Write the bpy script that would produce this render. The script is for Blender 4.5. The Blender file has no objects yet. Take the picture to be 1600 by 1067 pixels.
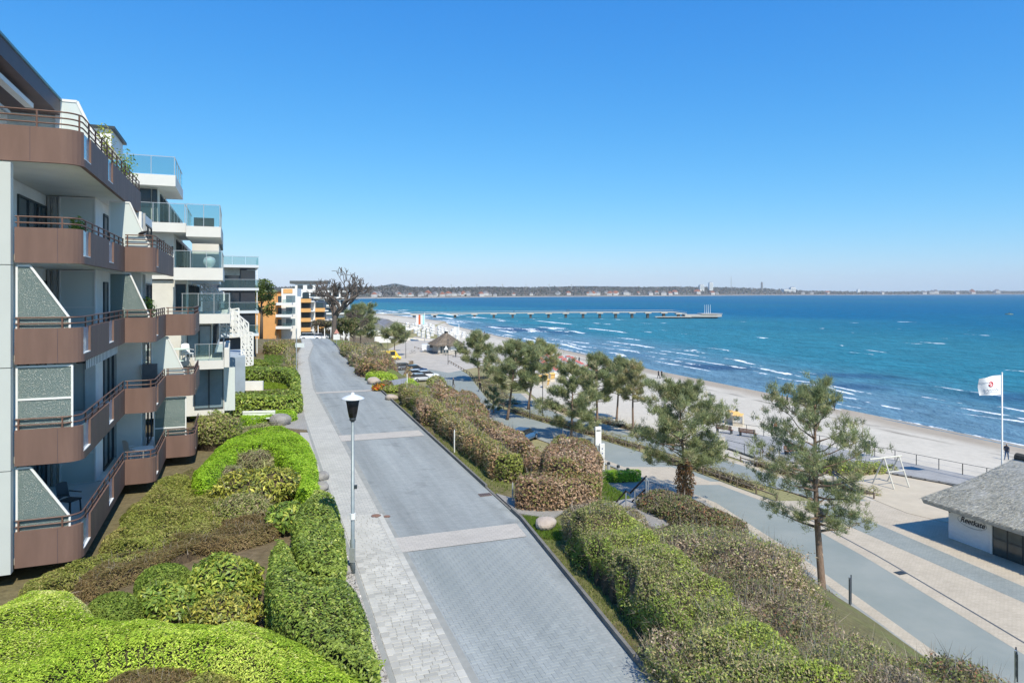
import bpy, bmesh, math, random
import numpy as np
from mathutils import Vector, Matrix
R = math.radians
rng = np.random.default_rng(11)
random.seed(5)
SC = bpy.context.scene
COL = SC.collection

# ------------------------------------------------------------------ camera, sky, sun, exposure
F = 1067.0                      # focal length in photograph pixels
HZ = 457.0                      # horizon row in the photograph
cd = bpy.data.cameras.new('camera'); cam = bpy.data.objects.new('camera', cd); COL.objects.link(cam)
cam.location = (0, 0, 0); cam.rotation_euler = (R(90), 0, 0)
cd.sensor_width = 36; cd.lens = 24.0
cd.shift_y = -(533.5 - HZ) / 1600.0
cd.clip_start = 0.5; cd.clip_end = 40000
SC.camera = cam

SUN_AZ = (0.46, -0.888)          # horizontal direction towards the sun
SUN_EL = R(51)
w = bpy.data.worlds.new('World'); SC.world = w; w.use_nodes = True
wn = w.node_tree.nodes; wl = w.node_tree.links; wn.clear()
sky = wn.new('ShaderNodeTexSky'); sky.sky_type = 'NISHITA'; sky.sun_disc = False
sky.sun_elevation = SUN_EL; sky.sun_rotation = math.atan2(SUN_AZ[0], SUN_AZ[1])
sky.air_density = 1.0; sky.dust_density = 0.3; sky.ozone_density = 6.0; sky.altitude = 0
EXPOSURE = 0.72
# camera-like colour response of the clear spring sky (one even curve per channel over the whole dome)
sep = wn.new('ShaderNodeSeparateColor'); cmb = wn.new('ShaderNodeCombineColor'); wl.new(sky.outputs[0], sep.inputs[0])
bg = wn.new('ShaderNodeBackground'); bg.inputs['Strength'].default_value = 0.12
for i, (p, k) in enumerate(((1.50, .045), (.85, .168), (.42, .470))):
    pw = wn.new('ShaderNodeMath'); pw.operation = 'POWER'; pw.inputs[1].default_value = p; wl.new(sep.outputs[i], pw.inputs[0])
    ml = wn.new('ShaderNodeMath'); ml.operation = 'MULTIPLY'; ml.inputs[1].default_value = k/.12/2**EXPOSURE; wl.new(pw.outputs[0], ml.inputs[0]); wl.new(ml.outputs[0], cmb.inputs[i])
wo = wn.new('ShaderNodeOutputWorld')
wl.new(cmb.outputs[0], bg.inputs[0]); wl.new(bg.outputs[0], wo.inputs[0])
sl = bpy.data.lights.new('sun', 'SUN'); sl.energy = 3.45; sl.angle = R(0.53); sl.color = (1.0, 0.925, 0.79)
so = bpy.data.objects.new('sun', sl); COL.objects.link(so)
sd = Vector((SUN_AZ[0]*math.cos(SUN_EL), SUN_AZ[1]*math.cos(SUN_EL), math.sin(SUN_EL)))
so.rotation_euler = sd.to_track_quat('Z', 'Y').to_euler(); so.location = (40, -40, 60)
SC.view_settings.view_transform = 'Standard'; SC.view_settings.look = 'None'
SC.view_settings.exposure = EXPOSURE; SC.view_settings.gamma = 1.0; SC.view_settings.use_curve_mapping = False
SC.cycles.max_bounces = 6; SC.cycles.transparent_max_bounces = 8

# ------------------------------------------------------------------ place: plan curves and terrain
def interp(xs, ys): return lambda t: np.interp(t, xs, ys)
SY = [-10, 14, 18.3, 24, 50.8, 87, 103, 140]
kerbX = interp(SY, [8.9, 2.85, 1.77, .3, -9.05, -21.6, -26.5, -39])          # right edge of the street
leftX = interp([-10, 14, 57, 83, 97, 103, 140], [7.7, -.85, -16.6, -24.8, -28.5, -30, -42])   # left edge of the carriageway
PY = [0, 34, 42.6, 53.5, 62, 70.7, 80, 93, 102, 137, 163, 186, 230]
promR = interp(PY, [27.5, 23.9, 22.9, 20.9, 17.1, 13.2, 7.9, 0, -3.3, -8.8, -15.7, -26.5, -46])
promL = interp(PY, [22.0, 18.1, 17, 15, 10.9, 6.4, 1.2, -6.5, -9.8, -15.3, -22.2, -33, -53])
shoreX = interp([0, 40, 80, 101.6, 120, 162, 211, 287, 356, 409, 492, 700, 1100, 2000, 3000],
                [94, 76, 60, 52.5, 46.5, 31.5, 18.5, -5.4, -26.7, -51, -88, -190, -420, -1300, -2600])
SEA = -18.2
def sstep(a, b, x):
    t = np.clip((x - a) / (b - a), 0, 1); return t*t*(3 - 2*t)
def zt(X, Y):
    X = np.asarray(X, float); Y = np.asarray(Y, float)
    up = -8.0 - 5.5*sstep(112, 185, Y) - 2.5*sstep(185, 260, Y)
    k = kerbX(Y) + 1.5 - 40*sstep(108, 190, Y)*0; p = np.minimum(promL(Y) - 1.2, kerbX(Y) + np.interp(Y, [23, 28, 34, 45, 80, 110], [21, 18.5, 13, 12, 10.5, 10]))
    fr = np.clip((X - k) / np.maximum(p - k, 1.0), 0, 1)
    prof = np.interp(fr, [0, .30, .42, .62, .82, .94, 1], [0, .04, .12, .34, .68, .93, 1])
    z = up + (-16.5 - up) * prof
    cut = sstep(0, 5, (X - 4.6)*1.5 + .35*(Y - 27.5))*(Y > 27.2)*(Y < 60)*(X > kerbX(Y) + 2)*sstep(27.2, 28.4, Y); z = np.maximum(z - 8.5*cut, np.minimum(z, -16.5))
    b0 = promR(Y) + 9
    s = shoreX(Y)
    fb = np.clip((X - b0) / np.maximum(s - b0, 4), 0, 1)
    z = z - 1.75*fb**1.3*(X > b0)
    z = np.where(X > s, SEA - .05 - np.minimum((X - s)*.05, 6), z)
    return z
def at(px, py, z):
    Y = -z*F/(py - HZ); return ((px - 800)/F*Y, Y)
def PX(px, Y): return (px - 800)/F*Y
def PZ(py, Y): return (HZ - py)/F*Y
def hit(px, py, dz=0.0):
    """first point of the sight line through a photograph pixel that comes within dz of the terrain"""
    Ys = np.concatenate([np.arange(6, 200, .05), np.arange(200, 900, .5)])
    d = PZ(py, Ys) - (zt(PX(px, Ys), Ys) + dz)
    i = int(np.argmax(d <= 0)) if (d <= 0).any() else len(Ys) - 1
    return (PX(px, Ys[i]), Ys[i])

# ------------------------------------------------------------------ materials
MATS = {}
def M(name, col=(.5, .5, .5), rough=.75, var=.12, scale=3.0, bump=0.0, bscale=40.0, metal=0.0, spec=.35, col2=None, rnd=0.0, stretch=None, detail=5, coat=0.0, world=None):
    if name in MATS: return MATS[name]
    m = bpy.data.materials.new(name); m.use_nodes = True; MATS[name] = m
    nt = m.node_tree; b = nt.nodes['Principled BSDF']; L = nt.links.new
    b.inputs['Roughness'].default_value = rough; b.inputs['Metallic'].default_value = metal
    b.inputs['Specular IOR Level'].default_value = spec; b.inputs['Coat Weight'].default_value = coat
    tc = nt.nodes.new('ShaderNodeTexCoord'); mp = nt.nodes.new('ShaderNodeMapping')
    if world is not None:
        ge = nt.nodes.new('ShaderNodeNewGeometry'); mr_ = nt.nodes.new('ShaderNodeMapping'); mr_.inputs['Rotation'].default_value = (0, 0, world); L(ge.outputs['Position'], mr_.inputs[0]); L(mr_.outputs[0], mp.inputs[0])
    else: L(tc.outputs['Object'], mp.inputs[0])
    if stretch: mp.inputs['Scale'].default_value = stretch
    nz = nt.nodes.new('ShaderNodeTexNoise'); nz.inputs['Scale'].default_value = scale; nz.inputs['Detail'].default_value = detail; nz.inputs['Roughness'].default_value = .6
    L(mp.outputs[0], nz.inputs['Vector'])
    c = np.array(col); c2 = np.array(col2) if col2 is not None else c*(1 + var); c1 = c if col2 is not None else c*(1 - var)
    rp = nt.nodes.new('ShaderNodeValToRGB'); rp.color_ramp.elements[0].position = .33; rp.color_ramp.elements[1].position = .67
    rp.color_ramp.elements[0].color = (*np.clip(c1, 0, 1), 1); rp.color_ramp.elements[1].color = (*np.clip(c2, 0, 1), 1)
    L(nz.outputs['Fac'], rp.inputs[0]); out = rp.outputs[0]
    if rnd:
        oi = nt.nodes.new('ShaderNodeObjectInfo'); mr = nt.nodes.new('ShaderNodeMapRange')
        mr.inputs['To Min'].default_value = 1 - rnd; mr.inputs['To Max'].default_value = 1 + rnd
        hv = nt.nodes.new('ShaderNodeHueSaturation')
        L(oi.outputs['Random'], mr.inputs['Value']); L(mr.outputs[0], hv.inputs['Value']); L(out, hv.inputs['Color']); out = hv.outputs[0]
    L(out, b.inputs['Base Color'])
    if bump:
        n2 = nt.nodes.new('ShaderNodeTexNoise'); n2.inputs['Scale'].default_value = bscale; n2.inputs['Detail'].default_value = 4
        L(mp.outputs[0], n2.inputs['Vector'])
        bp = nt.nodes.new('ShaderNodeBump'); bp.inputs['Strength'].default_value = bump; bp.inputs['Distance'].default_value = .02
        L(n2.outputs['Fac'], bp.inputs['Height']); L(bp.outputs[0], b.inputs['Normal'])
    return m
def leafmat(name, rough=.5, transl=.3, spec=.3):
    if name in MATS: return MATS[name]
    m = bpy.data.materials.new(name); m.use_nodes = True; MATS[name] = m
    nt = m.node_tree; b = nt.nodes['Principled BSDF']; L = nt.links.new; o = nt.nodes['Material Output']
    a = nt.nodes.new('ShaderNodeAttribute'); a.attribute_name = 'col'
    b.inputs['Roughness'].default_value = rough; b.inputs['Specular IOR Level'].default_value = spec
    L(a.outputs['Color'], b.inputs['Base Color'])
    t = nt.nodes.new('ShaderNodeBsdfTranslucent'); L(a.outputs['Color'], t.inputs[0])
    mx = nt.nodes.new('ShaderNodeMixShader'); mx.inputs[0].default_value = transl
    L(b.outputs[0], mx.inputs[1]); L(t.outputs[0], mx.inputs[2]); L(mx.outputs[0], o.inputs[0])
    return m
def glassmat(name, tint, alpha, rough=.05, bumpy=False):
    """pane: part see-through, part reflecting"""
    if name in MATS: return MATS[name]
    m = bpy.data.materials.new(name); m.use_nodes = True; MATS[name] = m
    nt = m.node_tree; b = nt.nodes['Principled BSDF']; L = nt.links.new; o = nt.nodes['Material Output']
    b.inputs['Base Color'].default_value = (*tint, 1); b.inputs['Roughness'].default_value = rough; b.inputs['Specular IOR Level'].default_value = .6
    tr = nt.nodes.new('ShaderNodeBsdfTransparent'); tr.inputs[0].default_value = (.86, .95, .95, 1)
    mx = nt.nodes.new('ShaderNodeMixShader'); mx.inputs[0].default_value = alpha
    L(tr.outputs[0], mx.inputs[1]); L(b.outputs[0], mx.inputs[2]); L(mx.outputs[0], o.inputs[0])
    if bumpy:
        tc = nt.nodes.new('ShaderNodeTexCoord'); v = nt.nodes.new('ShaderNodeTexVoronoi'); v.inputs['Scale'].default_value = 55
        bp = nt.nodes.new('ShaderNodeBump'); bp.inputs['Strength'].default_value = 1.0; bp.inputs['Distance'].default_value = .012
        L(tc.outputs['Object'], v.inputs['Vector']); L(v.outputs['Distance'], bp.inputs['Height']); L(bp.outputs[0], b.inputs['Normal'])
    return m

# ------------------------------------------------------------------ builders
class MB:
    def __init__(s): s.v = []; s.f = []; s.mi = []
    def add(s, verts, faces, m=0):
        n = len(s.v); s.v.extend([tuple(map(float, p)) for p in verts]); s.f.extend([tuple(i + n for i in f) for f in faces]); s.mi.extend([m]*len(faces)); return s
    def box(s, x0, x1, y0, y1, z0, z1, m=0):
        return s.add([(x0,y0,z0),(x1,y0,z0),(x1,y1,z0),(x0,y1,z0),(x0,y0,z1),(x1,y0,z1),(x1,y1,z1),(x0,y1,z1)],
                     [(0,3,2,1),(4,5,6,7),(0,1,5,4),(1,2,6,5),(2,3,7,6),(3,0,4,7)], m)
    def bar(s, a, b, wd, h, m=0):
        """box beam between two points"""
        a = Vector(a); b = Vector(b); d = (b - a).normalized(); up = Vector((0, 0, 1)) if abs(d.z) < .98 else Vector((0, 1, 0))
        x = d.cross(up).normalized()*wd/2; y = x.cross(d).normalized()*h/2
        vs = [a-x-y, a+x-y, a+x+y, a-x+y, b-x-y, b+x-y, b+x+y, b-x+y]
        return s.add(vs, [(0,1,2,3),(7,6,5,4),(0,4,5,1),(1,5,6,2),(2,6,7,3),(3,7,4,0)], m)
    def prism(s, poly, z0, z1, m=0):
        n = len(poly)
        z0s = z0 if hasattr(z0, '__len__') else [z0]*n; z1s = z1 if hasattr(z1, '__len__') else [z1]*n
        vs = [(p[0], p[1], z) for p, z in zip(poly, z0s)] + [(p[0], p[1], z) for p, z in zip(poly, z1s)]
        return s.add(vs, [tuple(range(n))[::-1], tuple(range(n, 2*n))] + [(i, (i+1) % n, (i+1) % n + n, i + n) for i in range(n)], m)
    def tube(s, pts, r, n=6, m=0, cap=True):
        pts = [Vector(p) for p in pts]; k = len(pts); rs = r if hasattr(r, '__len__') else [r]*k
        d0 = (pts[1]-pts[0]).normalized(); ref = Vector((0,0,1)) if abs(d0.z) < .9 else Vector((1,0,0))
        x = d0.cross(ref).normalized(); vs = []
        for i in range(k):
            d = (pts[min(i+1,k-1)]-pts[max(i-1,0)]).normalized(); x = (x - d*x.dot(d)).normalized(); y = d.cross(x)
            vs += [pts[i] + (x*math.cos(2*math.pi*j/n) + y*math.sin(2*math.pi*j/n))*rs[i] for j in range(n)]
        fs = [(i*n+j, i*n+(j+1)%n, (i+1)*n+(j+1)%n, (i+1)*n+j) for i in range(k-1) for j in range(n)]
        if cap: fs += [tuple(range(n))[::-1], tuple(range((k-1)*n, k*n))]
        return s.add(vs, fs, m)
    def lathe(s, prof, c=(0,0,0), n=16, m=0):
        vs = [(c[0]+r*math.cos(2*math.pi*j/n), c[1]+r*math.sin(2*math.pi*j/n), c[2]+z) for r, z in prof for j in range(n)]
        k = len(prof)
        fs = [(i*n+j, i*n+(j+1)%n, (i+1)*n+(j+1)%n, (i+1)*n+j) for i in range(k-1) for j in range(n)]
        fs += [tuple(range(n))[::-1], tuple(range((k-1)*n, k*n))]
        return s.add(vs, fs, m)
    def grid(s, fn, nu, nv, m=0, flip=False):
        vs = [fn(i/(nu-1), j/(nv-1)) for i in range(nu) for j in range(nv)]
        fs = [(i*nv+j, (i+1)*nv+j, (i+1)*nv+j+1, i*nv+j+1) for i in range(nu-1) for j in range(nv-1)]
        if flip: fs = [f[::-1] for f in fs]
        return s.add(vs, fs, m)
    def mesh(s, name, mats, smooth=False):
        me = bpy.data.meshes.new(name); me.from_pydata(s.v, [], s.f)
        for m in (mats if isinstance(mats, (list, tuple)) else [mats]): me.materials.append(m)
        me.polygons.foreach_set('material_index', s.mi)
        if smooth: me.polygons.foreach_set('use_smooth', [True]*len(s.f))
        me.update(); return me
    def build(s, name, mats, parent=None, smooth=False, loc=None, rz=None):
        o = bpy.data.objects.new(name, s.mesh(name, mats, smooth)); COL.objects.link(o)
        if parent: o.parent = parent
        if loc is not None: o.location = loc
        if rz is not None: o.rotation_euler = (0, 0, rz)
        return o
def tag(o, label, cat, group=None, kind=None):
    if label: o['label'] = label
    if cat: o['category'] = cat
    if group: o['group'] = group
    if kind: o['kind'] = kind
    return o
def empty(name, loc, rz=0.0, label=None, cat=None, group=None):
    o = bpy.data.objects.new(name, None); COL.objects.link(o); o.location = loc; o.rotation_euler = (0, 0, rz); o.empty_display_size = .2
    return tag(o, label, cat, group)
def struct(o): o['kind'] = 'structure'; return o
def copy_tree(o, parent=None, label=None, loc=None, rz=None, sc=None):
    c = o.copy(); COL.objects.link(c); c.parent = parent
    if label: c['label'] = label
    if loc is not None: c.location = loc
    if rz is not None: c.rotation_euler = (0, 0, rz)
    if sc is not None: c.scale = sc
    for ch in list(o.children): copy_tree(ch, c)
    return c
def box(name, mat, parent, *a, **k): return MB().box(*a).build(name, mat, parent, **k)
def np_mesh(name, V, faces_n, mats, parent=None, col=None, loc=None, smooth=False):
    """V (N,3) with consecutive runs of faces_n vertices per face"""
    me = bpy.data.meshes.new(name); n = len(V); nf = n//faces_n
    me.vertices.add(n); me.vertices.foreach_set('co', np.ascontiguousarray(V, dtype=np.float32).ravel())
    me.loops.add(n); me.loops.foreach_set('vertex_index', np.arange(n, dtype=np.int32))
    me.polygons.add(nf); me.polygons.foreach_set('loop_start', np.arange(0, n, faces_n, dtype=np.int32))
    if col is not None:
        a = me.attributes.new('col', 'FLOAT_COLOR', 'POINT')
        c = np.ones((n, 4), np.float32); c[:, :3] = np.repeat(np.clip(col, 0, 1), faces_n, axis=0); a.data.foreach_set('color', c.ravel())
    for m in (mats if isinstance(mats, (list, tuple)) else [mats]): me.materials.append(m)
    me.update(calc_edges=True)
    if smooth: me.polygons.foreach_set('use_smooth', [True]*nf)
    o = bpy.data.objects.new(name, me); COL.objects.link(o)
    if parent: o.parent = parent
    if loc is not None: o.location = loc
    return o
def fnoise(P, f, seed=0):
    r = np.random.default_rng(seed); o = np.zeros(len(P))
    for a in range(6):
        d = r.normal(size=3); d /= np.linalg.norm(d); k = f*(0.7 + .35*a)
        o += np.sin(P @ d*k + r.uniform(0, 6.28))/(1 + .35*a)
    return o/2.6
def unit(a): return a/np.maximum(np.linalg.norm(a, axis=1, keepdims=True), 1e-9)
def leaf_quads(P, N, ln, asp, tilt, rg, fold=.25, up=0.0):
    n = len(P); N = unit(N + rg.normal(size=(n, 3))*tilt + np.array([0, 0, up]))
    t = rg.normal(size=(n, 3)); t = unit(t - N*(t*N).sum(1, keepdims=True)); b = np.cross(N, t)
    l = (ln*(0.65 + .7*rg.random(n)))[:, None]; wd = l*asp
    V = np.empty((n, 4, 3)); V[:, 0] = P - t*l/2; V[:, 1] = P + b*wd/2 + N*l*fold*.3; V[:, 2] = P + t*l/2; V[:, 3] = P - b*wd/2 + N*l*fold*.3
    return V.reshape(-1, 3)
def blades(P, D, ln, wd, rg):
    """thin upright triangles"""
    n = len(P); s = rg.normal(size=(n, 3)); s = unit(s - D*(s*D).sum(1, keepdims=True))
    V = np.empty((n, 3, 3)); V[:, 0] = P - s*wd[:, None]/2; V[:, 1] = P + s*wd[:, None]/2; V[:, 2] = P + D*ln[:, None]
    return V.reshape(-1, 3)
def pick(pal, wts, n, rg, jit=.18):
    pal = np.array(pal, float); i = rg.choice(len(pal), size=n, p=np.array(wts)/sum(wts))
    return pal[i]*(1 + rg.normal(size=(n, 1))*jit)
# ------------------------------------------------------------------ planting
LM = leafmat('leaf_matt', .6, .4, .25); LG = leafmat('leaf_glossy', .42, .3, .4); LN = leafmat('leaf_needle', .55, .4, .25)
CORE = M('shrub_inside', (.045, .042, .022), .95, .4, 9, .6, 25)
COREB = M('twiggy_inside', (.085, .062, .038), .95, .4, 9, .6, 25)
# name: (palette A, weights, palette B, weights, leaf length, aspect, tilt, coverage, material, upward bias, core, twig share)
SP = {
 'juniper': ([(.26,.325,.045),(.33,.385,.075),(.17,.24,.025),(.41,.43,.14)], [4,4,3,2], [(.19,.28,.025),(.27,.34,.04),(.13,.195,.018)], [4,3,3], .066, .34, .42, 2.0, LN, .9, CORE, 0),
 'juniper_fine': ([(.19,.30,.022),(.26,.36,.04),(.14,.235,.016)], [4,3,3], [(.16,.27,.018),(.22,.32,.03)], [4,3], .07, .3, .42, 2.1, LN, .9, CORE, 0),
 'olive_mat': ([(.165,.185,.04),(.21,.225,.05),(.13,.15,.032),(.24,.21,.07)], [4,3,3,1], [(.20,.19,.06),(.16,.17,.042),(.24,.20,.085)], [3,4,1], .065, .3, .6, 2.3, LN, .4, CORE, 0),
 'laurel': ([(.12,.165,.028),(.165,.21,.036),(.085,.125,.022),(.25,.28,.07)], [5,4,4,2], [(.12,.18,.025),(.18,.23,.035),(.26,.28,.06)], [4,4,1], .092, .44, .5, 1.9, LG, .5, CORE, 0),
 'rhodo': ([(.10,.16,.025),(.15,.20,.035),(.07,.115,.02),(.30,.31,.06)], [5,4,4,2], [(.22,.24,.04),(.13,.18,.03)], [2,3], .15, .34, .7, 1.7, LG, .3, CORE, .02),
 'yellow_rhodo': ([(.28,.28,.045),(.21,.23,.04),(.38,.36,.07),(.12,.15,.03)], [4,4,2,2], [(.19,.21,.04),(.33,.30,.06),(.10,.12,.03)], [4,2,2], .13, .36, .75, 1.6, LG, .3, COREB, .04),
 'box_ball': ([(.105,.15,.024),(.14,.18,.03),(.075,.115,.02)], [4,3,3], [(.13,.16,.03),(.10,.13,.025)], [1,1], .055, .5, .6, 2.2, LM, .3, CORE, 0),
 'heath': ([(.185,.135,.06),(.225,.165,.08),(.14,.105,.045),(.18,.165,.06)], [4,3,3,2], [(.17,.15,.06),(.21,.16,.075),(.135,.12,.045)], [3,3,3], .09, .16, .45, 1.9, LM, 1.2, COREB, .03),
 'beech': ([(.31,.20,.125),(.38,.265,.175),(.23,.145,.09),(.45,.35,.25),(.18,.19,.06)], [5,4,4,3,2], [(.20,.21,.06),(.28,.19,.09),(.15,.17,.045),(.24,.15,.08)], [4,3,3,3], .072, .55, .7, 1.5, LM, .15, COREB, .08),
 'green_beech': ([(.17,.19,.045),(.21,.225,.06),(.13,.15,.035),(.29,.19,.10)], [5,3,4,3], [(.26,.21,.10),(.18,.18,.06),(.32,.22,.13),(.14,.15,.04)], [3,4,2,3], .064, .5, .6, 1.6, LM, .25, COREB, .07),
 'scrub': ([(.19,.22,.07),(.25,.27,.095),(.13,.15,.045),(.29,.25,.12)], [4,3,4,2], [(.29,.22,.15),(.22,.165,.105),(.17,.16,.07),(.36,.29,.21)], [4,3,3,2], .07, .4, .8, 1.6, LM, .2, COREB, .07),
 'grey_scrub': ([(.27,.22,.16),(.33,.28,.21),(.20,.165,.115),(.22,.21,.10)], [4,3,4,2], [(.18,.19,.07),(.25,.24,.11),(.24,.18,.13)], [3,2,3], .068, .36, .85, 1.4, LM, .2, COREB, .12),
 'lime_scrub': ([(.23,.28,.05),(.29,.33,.07),(.16,.21,.04),(.34,.34,.12)], [4,3,4,1], [(.22,.22,.09),(.28,.23,.13),(.15,.18,.05)], [3,2,3], .066, .45, .75, 1.7, LM, .2, COREB, .05),
 'rose_scrub': ([(.12,.10,.06),(.16,.13,.07),(.22,.11,.06),(.12,.15,.045)], [4,3,2,3], [(.10,.12,.04),(.15,.15,.06),(.19,.13,.09)], [3,3,2], .072, .45, .85, 1.5, LM, .3, COREB, .08),
 'beach_grass': ([(.33,.29,.16),(.28,.27,.12),(.38,.34,.21)], [3,3,2], [(.22,.24,.08),(.30,.28,.13)], [1,1], .22, .09, .5, .8, LM, 1.2, COREB, .1),
 'pale_grass': ([(.30,.31,.13),(.36,.35,.18),(.24,.26,.09)], [3,3,2], [(.33,.29,.17),(.26,.27,.12)], [1,1], .28, .07, .55, 1.1, LM, 1.1, COREB, .1),
 'flowers': ([(.62,.40,.02),(.50,.10,.03),(.14,.19,.03),(.45,.16,.05)], [3,2,4,2], [(.55,.2,.02),(.15,.2,.03)], [1,1], .09, .6, .8, 1.4, LM, .3, CORE, 0),
}
for k_, f_ in (('laurel', 1.75), ('rhodo', 2.0), ('yellow_rhodo', 1.6), ('box_ball', 2.1), ('heath', 1.6), ('beech', 1.55), ('green_beech', 1.85), ('scrub', 1.85), ('grey_scrub', 1.75), ('lime_scrub', 1.75), ('rose_scrub', 1.8), ('olive_mat', 1.95), ('juniper', 2.1), ('juniper_fine', 1.95), ('beach_grass', 1.2), ('pale_grass', 1.25), ('flowers', 1.3)):
    v_ = list(SP[k_]); v_[0] = [tuple(min(.78, c*f_) for c in q) for q in v_[0]]; v_[2] = [tuple(min(.78, c*f_) for c in q) for q in v_[2]]; SP[k_] = tuple(v_)
def chaikin(P, it=2):
    P = np.array(P, float)
    for _ in range(it):
        Q = np.roll(P, -1, 0); P = np.stack([.78*P + .22*Q, .22*P + .78*Q], 1).reshape(-1, 2)
    return P
def resample(P, step):
    out = []
    for a, b in zip(P, np.roll(P, -1, 0)):
        k = max(1, int(math.ceil(np.linalg.norm(b - a)/step))); out += [a + (b - a)*i/k for i in range(k)]
    return np.array(out)
def inside(P, X):
    r = np.zeros(len(X), bool)
    for a, b in zip(P, np.roll(P, -1, 0)):
        c = ((a[1] > X[:, 1]) != (b[1] > X[:, 1])); r ^= c & (X[:, 0] < (b[0]-a[0])*(X[:, 1]-a[1])/((b[1]-a[1]) or 1e-9) + a[0])
    return r
def edge_dist(P, X):
    d = np.full(len(X), 1e9)
    for a, b in zip(P, np.roll(P, -1, 0)):
        e = b - a; t = np.clip(((X - a) @ e)/max(e @ e, 1e-9), 0, 1); d = np.minimum(d, np.linalg.norm(X - a - t[:, None]*e, axis=1))
    return d
def dress(root, P, N, sp, scale, sd, loc, cover=1.0, twig=1.0):
    """foliage and twigs over sampled surface points P"""
    A, wa, B, wb, ln, asp, tilt, cov, mat, upb, core, tw = SP[sp]; rg = np.random.default_rng(sd); n = len(P)
    f = 1/(1 + np.exp(-4.0*fnoise(P, 2.1, sd) - 1.2*fnoise(P, 6.0, sd + 1)))
    cA = pick(A, wa, n, rg); cB = pick(B, wb, n, rg); col = np.where((rg.random(n) < f)[:, None], cA, cB)
    V = leaf_quads(P, N, ln*scale, asp, tilt, rg, up=upb)
    np_mesh('foliage', V - np.array(loc), 4, mat, root, col)['kind'] = 'stuff'
    if tw:
        k = int(n*tw); i = rg.choice(n, k); D = unit(N[i] + rg.normal(size=(k, 3))*.6 + np.array([0, 0, .5]))
        V = blades(P[i] - D*.12*scale, D, (.18 + .26*rg.random(k)*twig)*scale, np.full(k, .015*scale), rg)
        np_mesh('twigs', V - np.array(loc), 3, LM, root, pick([(.36,.30,.23),(.25,.19,.13),(.48,.42,.34)], [3,3,2], k, rg))['kind'] = 'stuff'
def lod(Y): return max(1.0, (Y/17.0)**.8)
SEED = [100]
def hedge(name, label, poly, h, sp, cat='hedge', r=.28, lump=.07, group=None, smooth=2, dz=0.0, cover=1.0):
    SEED[0] += 3; sd = SEED[0]; rg = np.random.default_rng(sd)
    P = chaikin(poly, smooth)
    if 0.5*np.sum(P[:, 0]*np.roll(P[:, 1], -1) - np.roll(P[:, 0], -1)*P[:, 1]) < 0: P = P[::-1]
    P = resample(P, .3); c = P.mean(0); zb = float(zt(c[0], c[1])) + dz; loc = (c[0], c[1], zb)
    root = empty(name, loc, 0, label, cat, group)
    A = SP[sp]; sc = lod(np.linalg.norm(c)); dens = .80*A[7]*cover/(A[4]*sc*A[4]*sc*A[5]*.5)
    nrm = np.roll(P, -1, 0) - np.roll(P, 1, 0); nrm = unit(np.stack([nrm[:, 1], -nrm[:, 0]], 1))   # outward
    zz = lambda X: zt(X[:, 0], X[:, 1]) + dz
    hf = lambda X: h*(1 + lump*1.2*fnoise(np.c_[X, np.zeros(len(X))], 1.9, sd))
    # inside mass: height field set back from the outline
    lo, hi = P.min(0), P.max(0); stp = .14*max(1, sc*.8); gx = np.arange(lo[0] - stp, hi[0] + stp*2, stp); gy = np.arange(lo[1] - stp, hi[1] + stp*2, stp); n = len(P)
    G = np.stack(np.meshgrid(gx, gy, indexing='ij'), -1).reshape(-1, 2); ing = inside(P, G); dg = np.where(ing, edge_dist(P, G), 0) - .10*min(sc, 2.0)
    rr_ = max(r*.8, .12); pf = np.where(dg <= 0, -.35, 1 - .35*np.clip(1 - dg/rr_, 0, 1)**2)
    zc = np.where(dg <= 0, -.35, hf(G)*pf*(.97 - lump*.55) - .09*min(sc, 2.0)); na, nb_ = len(gx), len(gy); ii = np.arange(na*nb_).reshape(na, nb_); Q = np.stack([ii[:-1, :-1], ii[1:, :-1], ii[1:, 1:], ii[:-1, 1:]], -1).reshape(-1, 4)
    Q = Q[(dg[Q] > 0).any(1)]; use = np.unique(Q); mp_ = np.full(na*nb_, -1); mp_[use] = np.arange(len(use))
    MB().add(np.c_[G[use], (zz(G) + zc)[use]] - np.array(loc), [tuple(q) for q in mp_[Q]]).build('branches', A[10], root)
    # surface samples: wall, shoulder, top
    L = np.linalg.norm(np.roll(P, -1, 0) - P, axis=1); per = L.sum()
    k = int(per*h*dens); i = rg.choice(n, k, p=L/per); t = rg.random(k)[:, None]; q = P[i]*(1-t) + np.roll(P, -1, 0)[i]*t; nn = nrm[i]
    H = hf(q); z = rg.random(k)**.85*H; over = np.clip((z - (H - r))/r, 0, 1); ang = over*math.pi/2
    q2 = q - nn*(r*(1 - np.cos(ang)))[:, None]; z2 = np.where(over > 0, H - r + r*np.sin(ang), z)
    bump = lump*fnoise(np.c_[q2, z2], 3.2, sd + 7)*1.2 - rg.random(k)**2*.1*sc
    Pw = np.c_[q2 + nn*bump[:, None], zz(q) + z2]; Nw = np.c_[nn*np.cos(ang)[:, None], np.sin(ang)]
    lo, hi = P.min(0), P.max(0); k = int(np.prod(hi - lo)*dens); q = lo + rg.random((k, 2))*(hi - lo); q = q[inside(P, q)]
    d = edge_dist(P, q); q = q[d > r*.55]; d = d[d > r*.55]
    H = hf(q); z = H - np.where(d < r, r*(1 - np.sqrt(np.clip(1 - (1 - d/r)**2, 0, 1))), 0) + lump*fnoise(np.c_[q, H], 4.0, sd + 9)*.8 - rg.random(len(q))**2*.1*sc
    Pt = np.c_[q, zz(q) + z]; Nt = np.tile([0., 0., 1.], (len(q), 1))
    dress(root, np.concatenate([Pw, Pt]), np.concatenate([Nw, Nt]), sp, sc, sd, loc)
    return root
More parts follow.
